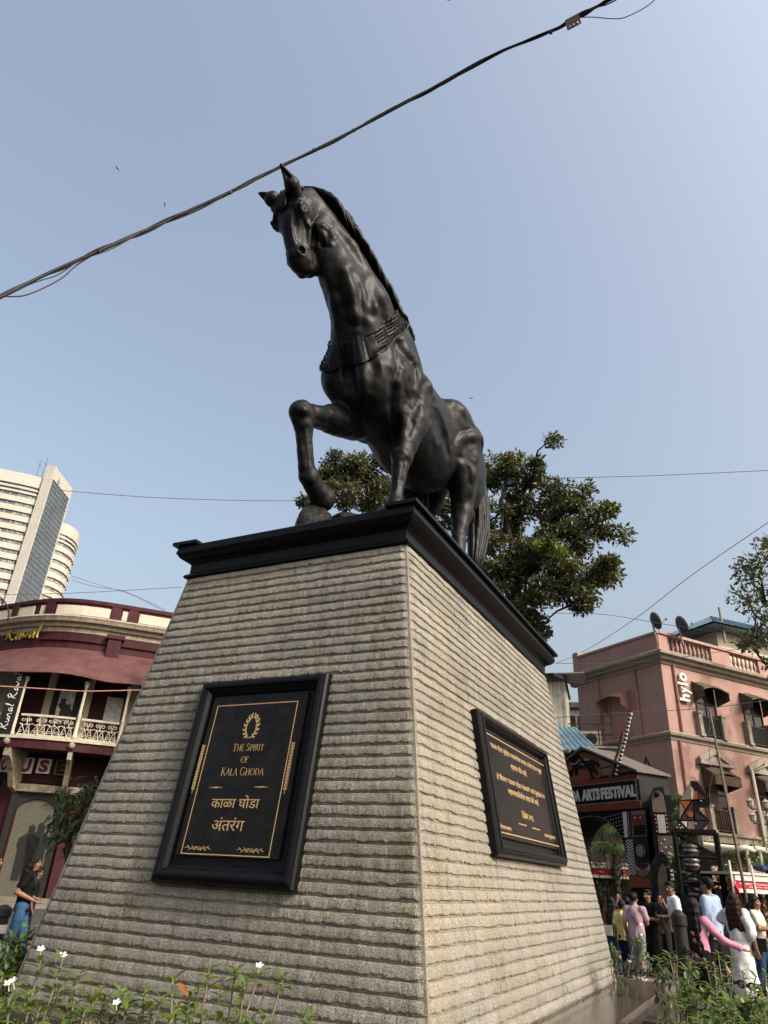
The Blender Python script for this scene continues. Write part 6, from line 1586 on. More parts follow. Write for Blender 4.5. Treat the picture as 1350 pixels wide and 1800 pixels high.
# ornate lamp post on the right edge
LPs=atH(1342,1560,30); lp=thing('street_lamp','grey pipe lamp standard with two lantern heads before the pink facade','street lamp',LPs*V3(1,1,0))
F=Fr(LPs*V3(1,1,0),nrm(V3(.97,.2,0))); a=F.px(1322,1355); b=F.px(1340,1480)
mb=MB(); mb.tube([F.p(a[0]+.02,0,0),F.p(a[0],a[1],0)],[.1,.055],8); mb.tube([F.p(a[0],a[1]-.05,0),F.p(a[0]+.7,a[1]+.25,0),F.p(a[0]+1.8,a[1]+.35,0)],.045,7); mb.build('pole',M['stucco'],lp,smooth=True)
for z in (F.px(1332,1412)[1],F.px(1334,1437)[1]):
    for s in (-1,1):
        c=F.p(a[0]+s*.32,z,.0); mb=MB(); mb.lathe(c-ez*.16,[(.05,0),(.1,.03),(.13,.2),(.15,.22),(.04,.3),(.02,.34)],8); mb.build('lantern',M['stucco'],lp)
    mb=MB(); mb.tube([F.p(a[0]-.32,z-.2,0),F.p(a[0]+.32,z-.2,0)],.03,5); mb.build('lantern_arm',M['ironrail'],lp)
# backdrop building with cream arches behind the arch of the gate
cb=atH(1070,1480,70); F=Fr(cb*V3(1,1,0),nrm(V3(.98,-.2,0))); bk=thing('arched_building','pale building with a cream arched gable seen through the gate arch','building',cb*V3(1,1,0))
mb=MB(); mb.fbox(F,-25,12,0,6.2,-4,0); mb.build('wall',M['creamwall'],bk)
for k in range(3):
    mb=MB(); R=3.2-.35*k; pts=[F.p(-.8+R*math.cos(t),2.6+R*math.sin(t)*.9,.15+.1*k) for t in np.linspace(0,math.pi,20)]; mb.tube(pts,.14,6); mb.build('arch_moulding',M['cream'],bk)
mb=MB(); mb.fbox(F,-25,12,5.6,6.5,-4.5,.8); mb.build('roof_edge',M['canvas'],bk)

# ------------------------------------------------------------------ people
def clothmat(n,c,var=.2,sc=9,**k): 
    if n not in M: M[n]=mat(n,c,.85,var,sc,bump=.25,bscale=26,spec=.06,**k)
    return M[n]
M['skin']=mat('brown_skin',(.17,.085,.05),.55,.12,9,spec=.35); M['skin_dk']=mat('dark_brown_skin',(.11,.052,.03),.55,.12,9,spec=.35)
M['hair']=mat('black_hair',(.006,.005,.0045),.5,.5,22,spec=.1,bump=.5,bscale=60); M['hairbr']=mat('dark_brown_hair',(.018,.008,.006),.5,.5,22,spec=.1,bump=.5,bscale=60)
M['eye']=mat('dark_eyes',(.008,.006,.005),.2,.1)
M['lip']=mat('lip',(.13,.045,.035),.5,.1)
def arm_default(s,H): return [(.0,.112*s,.81),(-.03,.14*s,.63),(.03,.145*s,.485)]
def person(px,py,dist,face,label,H=None,sex='m',top=None,bottom=None,hair='short',hairm='hair',skin='skin',arms=(None,None),sleeve='short',shoes=None,dress=None,head_turn=0,stride=.06,group=None,topkw=None,slim=1.0,cat='person',lean=0):
    P=atH(px,py,dist); zt=P[2]; H=H or zt
    base=V3(P[0],P[1],zt-H if abs(zt-H)<.12 else 0)
    base[2]=0; H=zt
    tocam=nrm(V3(-base[0],-base[1],0)); rightv=np.cross(-tocam,ez)  # image right
    a=math.radians(face); Fv=tocam*math.cos(a)+rightv*math.sin(a); Lv=np.cross(ez,Fv)
    def W_(V): V=np.asarray(V); return base+np.outer(V[:,0],Fv)+np.outer(V[:,1],Lv)+np.outer(V[:,2],ez)
    t=thing('person',label,cat,base,group)
    sw=(.112 if sex=='m' else .098)*H*slim; hw_=.052*H
    S=SDF((-.75,-.75,-.01),(.75,.75,H+.06),.0125)
    ln=lean*H
    def pt(f_,l,z): 
        return (f_*H+ln*max(0,z-.5)*2,l*H,z*H)
    # legs
    leg=[]
    for s in (1,-1):
        st=stride*s
        hp=pt(0,.052*s,.52); kn=pt(.015+st*.4,.055*s,.285); an=pt(-.015+st,.055*s,.045); leg.append((hp,kn,an))
        S.group([(*hp,.054*H),(*pt(.01+st*.2,.054*s,.40),.046*H),(*kn,.034*H),(*pt(-.012+st*.75,.056*s,.2),.033*H),(*an,.021*H)],.02,.01)
        S.cone((an[0]-.015*H,an[1],.025*H),(an[0]+.1*H,an[1]+.01*s*H,.018*H),.024*H,.018*H,.015)
    # torso
    S.group([(*pt(0,0,.52),.068*H),(*pt(.0,0,.62),.062*H),(*pt(.005,0,.72),.068*H),(*pt(0,0,.79),.055*H)],.03)
    for s in (1,-1): S.cone(pt(0,0,.79),(0+ln*.58,sw*s*.9,.8*H),.05*H,.036*H,.03); S.cone(pt(0,.03*s,.53),pt(0,.035*s,.76),.06*H,.058*H,.03)
    S.cone(pt(-.005,0,.80),pt(.012,0,.875),.034*H,.033*H,.02)
    # head
    ht=math.radians(head_turn); hf=np.array([math.cos(ht),math.sin(ht),0]); hl=np.array([-math.sin(ht),math.cos(ht),0]); hz_=np.array([0,0,1.])
    hc=np.array(pt(.015,0,.93)); 
    def hp_(f_,l,z): return hc+hf*f_*H+hl*l*H+hz_*z*H
    AX=[hf,hl,hz_]
    S.ell(hp_(-.003,0,.012),(.056*H,.044*H,.058*H),AX,.01); S.ell(hp_(.015,0,-.022),(.04*H,.036*H,.045*H),AX,.02)
    S.cone(hp_(.028,0,-.05),hp_(.03,0,-.056),.016*H,.016*H,.02)
    S.cone(hp_(.05,0,.003),hp_(.062,0,-.016),.006*H,.0095*H,.008)
    for s in (1,-1):
        S.ell(hp_(-.004,.045*s,-.006),(.011*H,.006*H,.018*H),AX,.006); S.ell(hp_(.045,.018*s,.004),(.01*H,.011*H,.007*H),AX,.008,1); S.ell(hp_(.034,.026*s,-.018),(.016*H,.014*H,.013*H),AX,.012)
        S.cone(hp_(.05,.006*s,.014),hp_(.042,.03*s,.015),.005*H,.004*H,.006)
    S.cone(hp_(.05,.012,-.034),hp_(.05,-.012,-.034),.0055*H,.0055*H,.006)
    # arms with hands
    AR=[]
    for s,ap in ((1,arms[0]),(-1,arms[1])):
        if ap is None: q=[pt(*v) for v in arm_default(s,H)]; q[0]=(q[0][0],sw*s,.805*H)
        else: q=[(ln*.58,sw*s,.805*H),pt(*ap[0]),pt(*ap[1])]
        sh,el,wr=[np.array(v) for v in q]; AR.append((sh,el,wr))
        S.group([(*sh,.036*H),(*(sh+(el-sh)*.5),.03*H),(*el,.025*H),(*(el+(wr-el)*.3),.026*H),(*wr,.016*H)],.015,.008)
        d=nrm(wr-el); side=nrm(np.cross(d,(0,0,1)) if abs(d[2])<.9 else np.cross(d,(1,0,0))); nn=np.cross(side,d)
        pc=wr+d*.032*H; S.ell(pc,(.03*H,.023*H,.012*H),[d,side,nn],.01)
        for i,(o,l) in enumerate(((-.017,.036),(-.006,.043),(.006,.04),(.016,.031))):
            b=pc+d*.02*H+side*o*H; m=b+d*l*.55*H+nn*.004*H; e=m+d*l*.45*H+nn*.014*H; S.group([(*b,.0072*H),(*m,.0066*H),(*e,.0052*H)],.006,.003)
        b=wr+d*.02*H+side*(-.018)*H; m=b+(d*.6-side*.7)*.024*H+nn*.006*H; e=m+(d*.9-side*.1)*.02*H+nn*.01*H; S.group([(*b,.009*H),(*m,.008*H),(*e,.006*H)],.008,.004)
    V,F=S.mesh(); rawmesh('body',W_(V),F,M[skin],t)
    mb=MB(); 
    for s in (1,-1):
        c=W_([hp_(.044,.0185*s,.003)])[0]; mb.ball(c,.0052*H,6,4)
    mb.build('eyes',M['eye'],t,smooth=True)
    mb=MB(); c=[W_([hp_(.0555-.004*abs(k),.009*k,-.036)])[0] for k in (-1.4,-.7,0,.7,1.4)]; mb.tube(c,.0035*H,5); mb.build('lips',M['lip'],t,smooth=True)
    def fold(S_,amp,seed):
        n=S_.n; X=S_.lo[0]+S_.h*np.arange(n[0]); Y=S_.lo[1]+S_.h*np.arange(n[1]); Z=S_.lo[2]+S_.h*np.arange(n[2])
        X,Y,Z=np.meshgrid(X,Y,Z,indexing='ij',sparse=True); r=np.random.RandomState(seed); D=0
        for k in range(4):
            w_=r.uniform(-1,1,3)*np.array([38,38,22]); D=D+np.sin(X*w_[0]+Y*w_[1]+Z*w_[2]+r.uniform(0,6))*r.uniform(.5,1)
        S_.D=(S_.D+amp*D).astype(np.float32)
    seed=int(px*7+py)%9999
    # top garment
    if top and not dress:
        S=SDF((-.7,-.75,.38*H),(.7,.75,.9*H),.014); hem=.45 if (topkw or {}).get('long') else .48
        e=.017 if sex=='m' else .013
        S.group([(*pt(0,0,hem+.0),.068*H+e),(*pt(0,0,.62),.066*H+e),(*pt(.006,0,.72),.072*H+e),(*pt(0,0,.79),.06*H+e)],.03)
        for s in (1,-1):
            S.cone(pt(0,.03*s,hem+.0),pt(0,.038*s,.75),.064*H+e,.06*H+e,.03); S.cone(pt(0,0,.795),(ln*.58,sw*s*.92,.803*H),.05*H+e*.6,.038*H+e*.6,.03)
            if sex=='f': S.ell(pt(.05,.04*s,.71),(.045*H,.04*H,.045*H),None,.03)
        S.cone(pt(-.006,0,.8),pt(.004,0,.842),.042*H,.037*H,.015)
        for (sh,el,wr),s in zip(AR,(1,-1)):
            if sleeve=='short': b=sh+(el-sh)*.62; S.group([(*sh,.042*H+.008),(*b,.042*H+.006)],.03)
            elif sleeve=='long': S.group([(*sh,.042*H+.008),(*el,.034*H+.006),(*(el+(wr-el)*.93),.024*H+.006)],.03)
            elif sleeve=='rolled': S.group([(*sh,.042*H+.008),(*el,.036*H+.006),(*(el+(wr-el)*.15),.034*H+.006)],.03)
        # open hem
        S.cone(pt(-.3,0,hem-.09),pt(.3,0,hem-.09),.075*H,.075*H,.004,1); S.ell(pt(0,0,hem-.06),(.3*H,.3*H,.055*H),None,.004,1)
        fold(S,.0055,seed); V,F=S.mesh(); rawmesh('shirt',W_(V),F,top,t)
        if (topkw or {}).get('collar'):
            mb=MB(); ring_=[]
            for k in range(13):
                an=2*math.pi*k/12; ring_.append(W_([(pt(.0,0,.84)[0]+.042*H*math.cos(an),.042*H*math.sin(an),.842*H-.008*H*math.cos(an))])[0])
            mb.tube(ring_,.0085*H,5); mb.build('collar',top,t,smooth=True)
    if dress:
        S=SDF((-.7,-.75,.03),(.7,.75,.9*H),.016)
        S.group([(*pt(0,0,.58),.075*H),(*pt(.006,0,.72),.082*H),(*pt(0,0,.79),.066*H)],.03)
        S.group([(*pt(0,0,.62),.078*H),(*pt(0,0,.5),.1*H),(*pt(0,0,.3),.115*H),(*pt(0,0,.14),.13*H)],.04)
        for s in (1,-1): S.cone(pt(0,0,.795),(ln*.58,sw*s*.92,.803*H),.054*H,.044*H,.03); S.cone(pt(0,.03*s,.52),pt(0,.038*s,.75),.072*H,.064*H,.03)
        S.cone(pt(-.006,0,.8),pt(.004,0,.842),.042*H,.037*H,.015)
        for sh,el,wr in AR: S.group([(*sh,.048*H),(*(sh+(el-sh)*.6),.056*H),(*el,.05*H),(*(el+(wr-el)*.3),.034*H)],.03)
        S.ell(pt(0,0,.02),(.4*H,.4*H,.06*H),None,.004,1)
        fold(S,.006,seed); V,F=S.mesh(); rawmesh('dress',W_(V),F,dress,t)
    if bottom:
        S=SDF((-.5,-.4,0.02),(.5,.4,.6*H),.015); wide=.012
        for hp__,kn,an in leg:
            S.group([(hp__[0],hp__[1],hp__[2],.06*H+.006),(*(np.array(hp__)*.5+np.array(kn)*.5),.052*H+.006),(*kn,.042*H+wide*.8),(*(np.array(kn)*.45+np.array(an)*.55),.04*H+wide),(an[0],an[1],.05*H,.033*H+wide)],.03,.015)
        S.cone(pt(0,.03,.525),pt(0,-.03,.525),.074*H,.074*H,.03)
        fold(S,.003,seed+5); V,F=S.mesh(); rawmesh('trousers',W_(V),F,bottom,t)
    S=SDF((-.4,-.3,-.01),(.4,.3,.12),.01)
    for hp__,kn,an in leg:
        S.group([(an[0]-.02*H,an[1],.028*H,.03*H),(an[0]+.05*H,an[1],.022*H,.028*H),(an[0]+.11*H,an[1],.014*H,.022*H)],.01)
    V,F=S.mesh(); rawmesh('shoes',W_(V),F,shoes or M['blackpaint'],t)
    # hair
    S=SDF((-.4,-.35,.45*H),(.4,.35,H+.05),.011)
    S.ell(hp_(-.012,0,.022),(.062*H,.052*H,.058*H),AX,.01)
    S.ell(hp_(.06,0,-.035),(.06*H,.05*H,.068*H),AX,.012,1)
    S.ell(hp_(.05,0,-.075),(.12*H,.1*H,.055*H),AX,.012,1)
    if hair=='short':
        S.ell(hp_(.02,0,.058),(.04*H,.04*H,.02*H),AX,.02)
    else:
        r=np.random.RandomState(seed); L0=.3 if hair=='long' else (.42 if hair=='verylong' else .2)
        if hair=='ponytail':
            S.group([(*hp_(-.06,0,.02),.02*H),(*hp_(-.1,0,-.02),.028*H),(*hp_(-.11,.01,-.1),.026*H),(*hp_(-.105,.02,-.17),.012*H)],.02)
            for s in (1,-1): S.group([(*hp_(.0,.04*s,.03),.016*H),(*hp_(-.03,.045*s,-.03),.014*H)],.02)
        else:
            for i in range(16):
                l=-.05+.1*i/15; q=hp_(-.03,l*.9,.02); pts=[(*q,.018*H)]
                for k in range(1,7):
                    tt=k/6; w_=.012*math.sin(i*2.3+k*1.7); pts.append((*hp_(-.055-.03*math.sin(tt*2.2)+(.02 if abs(l)>.04 else 0),l*(1+.5*tt)+w_,.02-L0*tt),(.018*(1-.5*tt))*H))
                S.group(pts,.012)
            for s in (1,-1): S.group([(*hp_(.0,.04*s,.03),.018*H),(*hp_(-.01,.05*s,-.04),.017*H),(*hp_(-.02,.056*s,-.12),.014*H)],.015)
    fold(S,.003,seed+9); V,F=S.mesh(); rawmesh('hair',W_(V),F,M[hairm],t)
    return t,base,Fv,Lv,H
C_=clothmat
jeans=C_('blue_denim',(.02,.042,.085)); dkjeans=C_('dark_navy_denim',(.008,.011,.022)); greyj=C_('grey_denim',(.13,.13,.125)); blk=C_('black_cotton',(.006,.006,.007)); blk2=C_('charcoal_trousers',(.011,.011,.012))
CROWD='people queueing by the festival gate'
def strap(R,pts,r_,m,name):
    t,b,Fv,Lv,H=R; mb=MB(); mb.tube([b+Fv*f_*H+Lv*l*H+ez*z*H for f_,l,z in pts],r_,5); return mb.build(name,m,t,smooth=True)
def held(R,f_,l,z,sz,m,name,lab,cat):
    t,b,Fv,Lv,H=R; mb=MB(); mb.box(b+Fv*f_*H+Lv*l*H+ez*z*H,sz,[Fv,Lv,ez]); return mb.build(name,m,None,lab,cat)
R1=person(1074,1577,21,170,'woman with long black hair and rust top seen from behind, nearest the pedestal',sex='f',top=C_('rust_cotton',(.11,.035,.017)),bottom=jeans,hair='verylong',arms=(((.02,.13,.64),(.1,.08,.56)),None),group=CROWD)
held(R1,-.09,.07,.555,(.08,.2,.22),C_('pale_grey_bag',(.22,.22,.2)),'handbag','pale grey cloth bag carried by the woman in the rust top','bag')
R2=person(1092,1583,20.3,150,'boy in a pale yellow t-shirt and dark jeans seen from behind',sex='m',top=C_('pale_yellow_cotton',(.40,.35,.13)),bottom=dkjeans,slim=.92,arms=(None,((.06,-.12,.64),(.12,-.07,.58))),group=CROWD)
R0=person(1101,1577,22,190,'person in dark clothes raising one hand behind the boy in yellow',top=blk,bottom=blk2,arms=(((.08,.16,.82),(.08,.13,.96)),None),skin='skin_dk',group=CROWD)
R3=person(1112,1569,19.8,155,'man in a mauve t-shirt with a cross-body strap and grey jeans, back turned',top=C_('mauve_cotton',(.26,.185,.215)),bottom=greyj,shoes=C_('white_sandal_leather',(.32,.27,.24)),arms=(None,((.06,-.13,.65),(.14,-.07,.62))),group=CROWD)
strap(R3,[(.02,.075,.83),(-.06,.05,.79),(-.082,0,.72),(-.075,-.06,.64),(-.03,-.09,.6),(.05,-.075,.58)],.012,M['blackpaint'],'bag_strap')
R4=person(1138,1564,21.5,-35,'young man in black with a fringe looking toward the camera',top=blk,bottom=blk2,arms=(((.04,.14,.64),(.15,.05,.66)),((.04,-.14,.64),(.15,-.05,.68))),group=CROWD)
held(R4,.07,-.1,.56,(.1,.2,.3),C_('brown_shopping_bag',(.06,.03,.02)),'shopping_bag','dark brown bag held by the young man with a fringe','bag')
R5=person(1157,1570,22.5,10,'man in a striped dark shirt raising his hands to his face',top=C_('dark_striped_shirt',(.014,.01,.009),.6,20),bottom=blk2,skin='skin_dk',arms=(((.1,.13,.7),(.1,.05,.87)),((.1,-.13,.7),(.12,-.04,.86))),group=CROWD)
R6=person(1182,1551,21,-75,'man in a white shirt and black trousers turning his head to the camera',top=C_('white_shirt_cotton',(.46,.47,.5),.05),topkw={'collar':1},bottom=blk2,sleeve='rolled',skin='skin_dk',head_turn=40,arms=(((.0,.13,.64),(.15,.08,.63)),((.0,-.135,.64),(.15,-.06,.62))),lean=.03,group=CROWD)
held(R6,.24,.0,.64,(.03,.09,.15),M['blackpaint'],'phone','black phone in the hands of the man in the white shirt','phone')
R7=person(1216,1579,14.8,150,'woman in a pink shirt with very long dark hair and one arm stretched out',sex='f',top=C_('pink_shirt_cotton',(.38,.17,.24),.1),topkw={'long':1},bottom=blk,sleeve='long',hair='verylong',hairm='hair',arms=(None,((.1,-.2,.66),(.2,-.32,.60))),group=CROWD)
R8=person(1240,1543,18,-115,'tall man in a light blue shirt with cropped black hair facing left',top=C_('light_blue_shirt',(.22,.28,.40),.08),topkw={'collar':1},bottom=blk2,sleeve='long',skin='skin',lean=-.02,group=CROWD)
R9=person(1287,1569,17.3,160,'woman in a long white patterned dress with wavy dark hair, back turned',sex='f',dress=C_('white_patterned_voile',(.40,.41,.42),.3,16),bottom=None,hair='long',hairm='hairbr',arms=(((.05,.17,.74),(.1,.1,.88)),None),group=CROWD)
R10=person(1322,1574,19.3,75,'woman in a cream blouse with a black shoulder bag looking at her phone',sex='f',top=C_('cream_blouse',(.40,.38,.31),.08),bottom=jeans,hair='long',arms=(((.05,.13,.66),(.2,.05,.66)),((.05,-.13,.66),(.2,-.04,.67))),group=CROWD)
held(R10,.26,0,.69,(.02,.08,.15),M['blackpaint'],'phone','phone held up by the woman in the cream blouse','phone')
hb=held(R10,.02,-.13,.5,(.32,.12,.24),M['blackpaint'],'shoulder_bag','black shoulder bag on the woman in the cream blouse','bag')
LG='passers-by left of the pedestal'
L1=person(62,1504,16.8,85,'woman in a black t-shirt and blue jeans walking right with tied back hair',sex='f',top=blk,bottom=C_('mid_blue_denim',(.03,.075,.15)),hair='long',arms=(((-.06,.13,.65),(.08,.1,.60)),((-.08,-.12,.65),(.1,-.1,.58))),stride=.1,group=LG)
strap(L1,[(.04,.05,.83),(.085,.02,.74),(.09,0,.66),(.085,-.02,.74),(.04,-.05,.83)],.006,C_('blue_lanyard',(.05,.06,.14)),'lanyard')
L2=person(-7,1501,16.2,85,'person with dark hair cut by the left edge of the photo',sex='f',top=C_('pale_grey_top',(.25,.25,.25)),bottom=dkjeans,hair='ponytail',group=LG)
L3=person(68,1524,19.5,95,'slim person in black clothes walking behind the woman in jeans',top=blk,bottom=blk2,skin='skin_dk',group=LG)

# ------------------------------------------------------------------ vegetation
M['leaf']=two_sided_leaf('shrub_leaf',(.058,.095,.016),.3); M['leaf_y']=two_sided_leaf('young_shrub_leaf',(.085,.125,.018),.35); M['leaf_dk']=two_sided_leaf('dark_shrub_leaf',(.03,.055,.014),.25); M['leaf_or']=two_sided_leaf('orange_dry_leaf',(.24,.075,.012),.3)
M['treeleaf']=two_sided_leaf('tree_leaf',(.03,.040,.011),.22,.5,.5); M['treeleaf2']=two_sided_leaf('tree_leaf_olive',(.046,.048,.012),.25,.4,.5); M['treeleaf3']=two_sided_leaf('tree_leaf_sunlit',(.1,.15,.015),.35,.3,.5)  # third leaf colour is the crown green lightened as if sunlit
M['bark']=mat('bark',(.045,.036,.028),.9,.4,6,bump=.6,bscale=18); M['stem']=mat('grey_stem',(.11,.095,.065),.8,.3,8); M['petal']=mat('white_petal',(.55,.55,.52),.6,.05)
rg=np.random.RandomState(11)
def branch(mb,a,b,r0,r1,n=6,wob=.08,seg=7):
    a=np.asarray(a,float); b=np.asarray(b,float); L=np.linalg.norm(b-a); pts=[]
    o=rg.uniform(-1,1,3)*wob*L; o2=rg.uniform(-1,1,3)*wob*L*.6
    for k in range(n+1): t=k/n; pts.append(a+(b-a)*t+o*math.sin(math.pi*t)+o2*math.sin(2*math.pi*t))
    mb.tube(pts,[r0+(r1-r0)*k/n for k in range(n+1)],seg); return pts
def leafquads(centres,rad,n,size,asp=.42,droop=.35,flat=0.,seed=0):
    """leaf sized rhombs spread through clumps; returns verts, faces (numpy)"""
    r=np.random.RandomState(seed); C=np.asarray(centres); k=len(C); idx=r.randint(0,k,n); d=r.randn(n,3); d/=np.linalg.norm(d,axis=1)[:,None]; rr=np.asarray(rad)[idx]*r.rand(n)**.45
    p=C[idx]+d*rr[:,None]*np.array([1,1,.75])
    a=r.randn(n,3)+d*.6; a[:,2]-=droop; a/=np.linalg.norm(a,axis=1)[:,None]
    u=r.randn(n,3); b=np.cross(a,u); b/=np.linalg.norm(b,axis=1)[:,None]+1e-9; nn=np.cross(a,b)
    s=size*r.uniform(.6,1.35,n)[:,None]
    v0=p; v1=p+a*s*.5+b*s*asp*.5+nn*s*.06; v2=p+a*s; v3=p+a*s*.5-b*s*asp*.5+nn*s*.06
    V=np.stack([v0,v1,v2,v3],1).reshape(-1,3); F=np.arange(n*4).reshape(n,4); return V,F
def tree(root,trunk,limbs,clumps,nleaf,size,mats,seed,twigs=True,bark='bark'):
    mb=MB(); branch(mb,trunk[0],trunk[1],trunk[2],trunk[3],8,.03,10); mb.build('trunk',M[bark],root,smooth=True)
    mb=MB(); 
    for a,b,r0,r1 in limbs: branch(mb,a,b,r0,r1,7,.09,7)
    ends=[np.asarray(l[1]) for l in limbs]
    if twigs:
        for c,R in clumps:
            j=min(range(len(ends)),key=lambda q:np.linalg.norm(ends[q]-c)); branch(mb,ends[j]*.9+np.asarray(limbs[j][0])*.1,c,.06,.015,5,.12,5)
            for q in range(3): d=rg.randn(3); branch(mb,c,np.asarray(c)+d/np.linalg.norm(d)*R*.9,.02,.006,3,.15,4)
    mb.build('limbs',M[bark],root,smooth=True)
    cs=[c for c,R in clumps]; rs=[R for c,R in clumps]
    tot=sum(w_ for _,w_ in mats)
    for i,(m,w_) in enumerate(mats):
        V,F=leafquads(cs,rs,int(nleaf*w_/tot),size,seed=seed+i); rawmesh('crown',V,F,M[m],root,smooth=False,kind='stuff')
# big tree behind the monument
DTREE=24.
def tp(x,y,d=DTREE): return atH(x,y,d)
t0=tp(905,1075)*V3(1,1,0)
bt=thing('spreading_tree','large spreading dark green tree rising behind the horse and pedestal','tree',t0)
out=[(575,830,26),(605,830,26),(640,815,26),(670,805,26),(690,815,26),(710,840,26),(665,850,26),(600,870,26),(650,885,25.5),(690,890,25.5),(870,840,24.6),(905,845,24.4),(985,860,24),(930,885,24),(1010,930,23.4),(975,915,23.8),(985,1000,23),(945,975,23.6),(915,965,24),(905,1010,23.8),(585,815,26),(625,810,25),(600,850,25),(650,835,26),(690,850,25),(570,850,26),(630,880,25),(720,870,25),(760,880,25),(790,880,26),(840,850,26),(870,815,25),(905,815,24),(880,850,25),(935,835,24),(960,855,24),(910,870,25),(985,880,24),(1010,890,23.5),(1035,905,23.5),(1052,925,23.5),(960,900,24),(925,905,25),(1000,930,23),(1030,955,23),(960,945,23.5),(990,975,23),(1040,1000,22.6),(1020,1020,22.6),(1058,1012,22.6),(1000,1010,22.8),(960,990,23.3),(930,960,24),(890,930,25),(870,960,24),(895,985,24),(925,1000,23.5),(945,1030,23),(985,1045,22.6),(1025,1055,22.4),(910,1030,23.5),(925,1065,23),(940,1085,23),(880,1010,24),(860,1000,25),(850,920,26),(815,930,26),(780,920,26)]
cl=[]
for x,y,d in out:
    c=tp(x,y,d); cl.append((c,rg.uniform(.42,.62)))
    for q in range(2): cl.append((c+rg.randn(3)*V3(.45,.7,.32),rg.uniform(.28,.45)))
h0=tp(905,1060,24)
limbs=[(t0+ez*4,h0,.42,.3),(h0,tp(960,935),.2,.08),(h0,tp(880,880),.2,.07),(h0,tp(1010,985,23.2),.17,.06),(h0,tp(830,900,25.5),.17,.06),(tp(850,930,25.5),tp(620,845,26),.15,.05),(tp(960,935),tp(1035,915,23.6),.1,.04),(tp(960,935),tp(930,840,24.4),.1,.04),(tp(880,880),tp(880,815,25),.08,.03),(tp(700,870,25.5),tp(640,815,26),.08,.03),(tp(1010,985,23.2),tp(1020,1050,22.5),.06,.02)]
tree(bt,(t0,t0+ez*4.4,.55,.42),limbs,cl,46000,.19,(('treeleaf',6),('treeleaf2',4)),21)
c=tp(968,962,22.3); V,F=leafquads([c,c+V3(.3,0,-.15),c-V3(.35,0,-.05)],[.28,.25,.22],420,.17,seed=77); rawmesh('sunlit_sprig',V,F,M['treeleaf3'],bt,smooth=False,kind='stuff')  # bright patch of the crown: sunlight put into a lighter leaf colour
# tree at the right edge: its crown dapples the pink facade
def plain_tree(name,label,px,py,d,spread,zlo,zhi,n,size,mats,seed,nc=26,bark='bark'):
    c=atH(px,py,d); b=c*V3(1,1,0); r=np.random.RandomState(seed); t=thing('tree' if name is None else name,label,'tree',b)
    cl=[]; 
    for i in range(nc):
        a=r.uniform(0,6.28); q=math.sqrt(r.rand())*spread; z=r.uniform(zlo,zhi); f_=1-.5*abs((z-(zlo+zhi)/2)/((zhi-zlo)/2))**2; cl.append((b+V3(math.cos(a)*q*f_,math.sin(a)*q*f_,z),r.uniform(.16,.3)*spread))
    limbs=[(b+ez*zlo*.7,cl[k][0],.1,.03) for k in range(0,nc,4)]
    tree(t,(b,b+ez*zlo*.75,.22,.14),limbs,cl,n,size,mats,seed); return t
_dt=V3(25.6,31,0); _ct=V3(25.6,31,13.5)
def tree_at(label,b,spread,zlo,zhi,n,size,mats,seed,nc):
    r=np.random.RandomState(seed); t=thing('tree',label,'tree',b); cl=[]
    for i in range(nc):
        a=r.uniform(0,6.28); q=math.sqrt(r.rand())*spread; z=r.uniform(zlo,zhi); cl.append((b+V3(math.cos(a)*q,math.sin(a)*q,z),r.uniform(.2,.34)*spread*.6))
    limbs=[(b+ez*zlo*.7,cl[k][0],.1,.03) for k in range(0,nc,4)]
    tree(t,(b,b+ez*zlo*.75,.22,.14),limbs,cl,n,size,mats,seed)
tree_at('street tree just beyond the right edge, dappling the pink facade',_dt,4.3,8.0,18.5,9000,.3,(('treeleaf',5),('treeleaf2',4)),41,44)
plain_tree(None,'leafy tree whose crown enters at the right edge before the pink facade',1440,1120,33,3.2,9.5,15.8,4200,.24,(('treeleaf',5),('treeleaf2',4)),31,34)
# mango-leaved sapling left of the pedestal
def lance(mb,c,d,l,w_,mi=0,droop=.5):
    d=nrm(d); s=np.cross(d,ez); s=nrm(s) if np.linalg.norm(s)>.1 else V3(1,0,0); up=np.cross(s,d)
    P=[]; 
    ts=(0,.25,.55,.8,1); ws=(.12,.8,1,.6,0.02)
    for t_,q in zip(ts,ws):
        m=np.asarray(c)+d*l*t_-ez*droop*l*t_*t_; P+=[m-s*w_*q/2+up*.06*l*q,m-up*.0,m+s*w_*q/2+up*.06*l*q]
    mb.add(P,[(i*3+k,i*3+3+k,i*3+4+k,i*3+1+k) for i in range(4) for k in (0,1)],mi)
sb=atH(122,1560,8.6)*V3(1,1,0); sap=thing('sapling','small tree with drooping narrow leaves between the shutter and the pedestal','tree',sb)
mb=MB(); tops=[]; 
for x,y in ((150,1385),(125,1400),(105,1420),(135,1430),(165,1400),(95,1448),(120,1470),(135,1465),(160,1375),(115,1385),(140,1445)): tops.append(atH(x,y,8.6+rg.uniform(-.25,.25)))
branch(mb,sb,atH(120,1480,8.6),.05,.035); mb.build('trunk',M['bark'],sap,smooth=True)
mb=MB(); 
for tpt in tops: branch(mb,atH(120,1480,8.6),tpt,.018,.007,4,.1,5)
mb.build('twigs',M['bark'],sap,smooth=True)
mb=MB(); mb2=MB()
for tpt in tops:
    for k in range(24):
        a=rg.uniform(0,6.28); d=V3(math.cos(a),math.sin(a),rg.uniform(-.5,.6)); lance(mb if k%3 else mb2,tpt+rg.randn(3)*.05-ez*rg.uniform(0,.12),d,rg.uniform(.10,.16),.028)
mb.build('foliage',M['leaf_dk'],sap,kind='stuff',fix=False); mb2.build('foliage',M['leaf'],sap,kind='stuff',fix=False)
